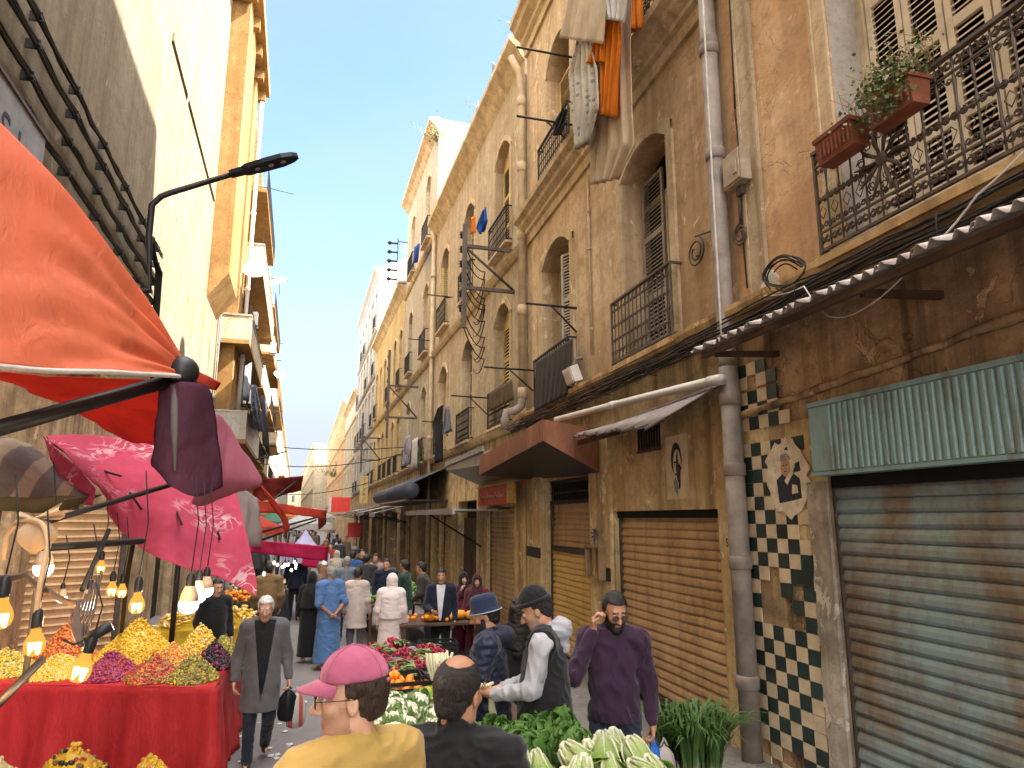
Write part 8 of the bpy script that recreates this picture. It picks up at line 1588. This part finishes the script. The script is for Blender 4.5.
# white-stalked bundle, loose stalks and the green printed plastic sheet
def mk_stalks(seed, n, L_, lab, loc, rz, tilt=0):
    r2 = random.Random(seed); t_ = thing('celery_bundle', lab, 'celery', loc, rz); m = MB()
    for k in range(n): y, z = r2.gauss(0, .04), r2.uniform(0, .06); m.tube([(-L_/2, y, z), (0, y*.7, z+.015), (L_/2, y*1.6+r2.gauss(0, .02), z+r2.gauss(0, .02))], [.012, .011, .007], 6)
    m.build('stalks', veg_mat('celery_stalk', (.62, .60, .34), (.30, .34, .10), -.15, .25, 0), t_)
mk_stalks(1, 16, .5, 'bundle of pale yellow green stalks lying right of the balding man', (1.08, 4.95, 1.06), .5); mk_stalks(2, 12, .4, 'second bundle of stalks lying by the cauliflowers', (1.5, 4.82, 1.05), .1)
tarp('plastic_wrap', 'green and yellow printed plastic sheet lying on the cauliflowers', 'plastic sheet', [[Vector((.98, 6.0, 1.22)), Vector((1.15, 6.05, 1.25)), Vector((1.3, 6.1, 1.2))], [Vector((1.0, 5.75, 1.14)), Vector((1.15, 5.75, 1.20)), Vector((1.32, 5.8, 1.14))]], cloth('printed_green_plastic', (.14, .38, .06), .3, .2, .25, 'camo', 6, (.62, .52, .03), 6), 3, .02, 31)
tarp('plastic_wrap', 'green printed plastic sheet draped over the greens before the bucket hat man', 'plastic sheet', [[Vector((1.18, 4.75, 1.12)), Vector((1.32, 4.78, 1.19)), Vector((1.5, 4.7, 1.16))], [Vector((1.22, 4.55, 1.12)), Vector((1.38, 4.55, 1.20)), Vector((1.58, 4.45, 1.13))]], cloth('printed_green_film', (.26, .46, .12), .35, .2, .25, 'camo', 6, (.08, .42, .30), 8), 3, .015, 32)
# oranges, radishes, a pale lettuce tray and plastic wraps
for k in range(34):
    layer = 0 if k < 20 else (1 if k < 30 else 2); rad = (.24, .16, .07)[layer]; a = k*2.4; q = math.sqrt(((k % 20)+.5)/20) if layer == 0 else math.sqrt(((k-20) % 10+.5)/10); put(ORA, (.97+rad*q*math.cos(a)*1.15, 6.92+rad*q*math.sin(a), 1.03+.058*layer), (rr.uniform(0, 6), rr.uniform(0, 6), 0), rr.uniform(.95, 1.08), 'bright orange fruit heaped in the black tray behind the cap', 'oranges heaped behind the cap')
for k in range(14): put(ORA, (1.27+.085*(k % 5)+rr.gauss(0, .006), 7.0+.08*((k//5) % 3), 1.01+.02*(k % 2)), (rr.uniform(0, 6), rr.uniform(0, 6), 0), .95, 'orange in the smaller tray left of the balding head', 'oranges in the smaller tray')
crate((.97, 6.92, .885), .05, 'black crate full of oranges behind the pink cap', None, .62, .52, .10); crate((1.46, 7.06, .885), -.05, 'smaller black crate of oranges left of the balding head', None, .46, .36, .09)
for k in range(26): put(rr.choice(RAD), (rr.uniform(1.0, 1.5), rr.uniform(7.7, 9.5), .90+rr.uniform(0, .12)), (rr.gauss(0, .3), rr.gauss(0, .3), rr.uniform(0, 6)), rr.uniform(1.1, 1.5), 'red radish bunch on the farther counter', 'radish bunches on the farther counter')
for k in range(5): put(rr.choice(RAD), (rr.uniform(1.62, 1.85), rr.uniform(8.7, 9.1), .92+rr.uniform(0, .06)), (0, 0, rr.uniform(0, 6)), 1.3, 'red radish bunch in the tray behind the pale lettuce', 'radish bunches behind the pale lettuce')
LH = MB(); r3 = random.Random(4); t_ = thing('lettuce_heap', 'heap of pale green loose lettuce leaves on the farther counter', 'lettuce', (1.58, 8.2, .88))
for k in range(60): a = r3.uniform(0, 2*PI); q = r3.random()**.5*.2; leafgrid(LH, (q*math.cos(a), q*math.sin(a)*.9, .02+.16*(1-q/.2)), (math.cos(a), math.sin(a), r3.uniform(.1, .9)), (0, 0, 1), r3.uniform(.07, .13), .075, -.5, .2, r3, 4, 5, .012, .5)
LH.build('leaves', veg_mat('pale_lettuce', (.50, .56, .24), (.26, .42, .08), -.05, .25), t_, solid=.002)
for k in range(7):
    x, y = rr.uniform(1.0, 1.75), rr.uniform(7.45, 9.5); tarp('plastic_wrap', ('crumpled lilac white plastic wrap nearest the oranges', 'crumpled clear wrap among the radishes', 'twisted plastic wrap beside the pale lettuce', 'white plastic wrap at the far edge of the radishes', 'crumpled wrap in the middle of the farther counter', 'pale wrap hanging over the counter edge', 'small torn plastic wrap at the back of the counter')[k], 'plastic wrap', [[Vector((x-.12, y-.08, .93)), Vector((x, y-.1, 1.0)), Vector((x+.12, y-.06, .95))], [Vector((x-.1, y+.08, .95)), Vector((x+.02, y+.06, 1.02)), Vector((x+.13, y+.1, .93))]], M['clearsheet'] if k % 2 else cloth('lilac_film', (.50, .46, .56), .45, .12, .3), 3, .035, 50+k)
# black crates under and behind the counters
for i, (x, y, z, rz, lab) in enumerate(((1.55, 10.6, 0, .1, 'bottom black crate left of the yellow label'), (1.55, 10.6, .25, .1, 'second black crate left of the yellow label'), (1.55, 10.6, .5, .1, 'topmost black crate left of the yellow label'), (2.2, 11.0, 0, -.05, 'bottom black crate below the yellow label'), (2.2, 11.0, .25, -.05, 'black crate bearing the yellow label'), (2.2, 11.0, .5, -.05, 'black crate on top of the labelled one'), (2.85, 11.2, 0, .06, 'black crate on the ground by the brown door'), (2.85, 11.2, .25, .06, 'black crate stacked by the brown door'))): crate((x, y, z), rz, lab)
m = MB(); m.box(-.2, .2, 0, .004, -.08, .08); lb = tag(m.build('price_label', M['labely'], None, (2.2, 11.0-.215, .40), (0, 0, -.05)), 'yellow price card hung on the black crate', 'label')
for k in range(3): q = MB(); q.box(-.16, .16-.05*k, -.006, -.003, .04-.045*k, .055-.045*k); q.build('printed_line', M['ink'], lb)
counter('fruit_stall', 'counter of pumpkins and oranges beside the veiled woman', [(1.75, 11.9), (3.1, 11.9), (3.1, 13.2), (1.75, 13.2)], .86, None)
counter('vegetable_stall', 'green vegetable counter beyond the veiled woman', [(1.5, 14.9), (3.0, 14.9), (3.0, 18), (1.5, 18)], .84, None)
r4 = random.Random(6); 
for k in range(5):
    t_ = thing('pumpkin', 'orange pumpkin wedge on the counter beside the veiled woman', 'pumpkin', (2.3+.18*k, 12.2+.12*(k % 2), .90), r4.uniform(0, 6), 'pumpkin wedges on the counter'); m = MB(); m.lathe([(.01, -.03), (.08, -.03), (.13, .02), (.13, .07), (.08, .12), (.01, .13)], 14, Matrix.Scale(.9, 4)); m.build('flesh', simple('pumpkin_flesh', (.70, .30, .03), .5, 0, .2, 9), t_)
for k in range(26): put(ORA, (1.85+r4.random()*.9, 12.0+r4.random()*.4, .90+.05*r4.random()), (0, 0, r4.uniform(0, 6)), 1.0, 'orange on the counter beside the veiled woman', 'oranges beside the veiled woman')
m = MB()
for k in range(240): x, y = r4.uniform(1.6, 2.9), r4.uniform(15, 17.9); m.mat(0 if r4.random() < .75 else r4.choice((1, 2, 3))); m.ell((x, y, .88+r4.random()*.14), (.06, .05, .05), 6, 4)
tag(m.build('mixed_vegetables', [simple('green_veg', (.12, .22, .04), .5), simple('yellow_veg', (.6, .42, .05), .5), simple('blue_wrap', (.05, .14, .5), .4), M['onionw']]), 'green vegetables and blue wraps heaped on the far counter', 'vegetables', None, 'stuff')
# spring onions standing by the shutter
for i, (x, y, dz, ln, lab) in enumerate(((2.98, 5.40, .0, 0, 'left sheaf of dark leeks standing before the brown shutter'), (3.12, 5.34, .02, .05, 'middle sheaf of dark leeks before the brown shutter'), (3.28, 5.28, .0, .12, 'right sheaf of dark leeks leaning at the grey drainpipe'), (3.05, 5.18, -.02, -.02, 'front sheaf of dark leeks near the bottom edge'), (3.21, 5.14, -.02, .08, 'front right sheaf of dark leeks near the drainpipe'))):
    r5 = random.Random(60+i); t_ = thing('leek_sheaf', lab, 'leeks', (x, y, .52+dz)); m, w_ = MB(), MB()
    for k in range(34):
        a = r5.uniform(0, 6.28); q = r5.random()**.5*.075; b = Vector((q*math.cos(a), q*math.sin(a), 0)); w_.tube([b, b*1.0+Vector((0, 0, .16))], [.011, .009], 5); o = Vector((math.cos(a)*.03+ln*.25+r5.gauss(0, .018), math.sin(a)*.03+r5.gauss(0, .018), 0)); L2 = r5.uniform(.30, .48)
        for j in range(3):
            e = o*(1.5+j)+Vector((r5.gauss(0, .025), r5.gauss(0, .025), 0)); p0 = b+Vector((0, 0, .14)); p1 = p0+e*.35+Vector((0, 0, L2*.55)); p2 = p0+e*1.0+Vector((0, 0, L2*.95)); p3 = p0+e*1.9+Vector((0, 0, L2*(.98-.22*r5.random()))); s = Vector((-o.y, o.x, 0)).normalized()*.011
            m.add([p0-s, p0+s, p1-s, p1+s, p2-s*.8, p2+s*.8, p3], [(0, 1, 3, 2), (2, 3, 5, 4), (4, 5, 6)], True)
    m.build('leaves', M['scal'], t_); w_.build('white_stems', M['leekw'], t_)
crate((3.12, 5.27, .28), .1, 'black crate under the sheaves of leeks', None, .7, .5, .22)
crate((3.12, 5.27, gz(5.2)+.0), .0, 'lower black crate under the sheaves of leeks', None, .7, .5, .22)
for o in list(bpy.data.objects):
    if o.parent is None and o.get('label') == 'x': 
        for ch in list(o.children): bpy.data.objects.remove(ch, do_unlink=True)
        bpy.data.objects.remove(o, do_unlink=True)
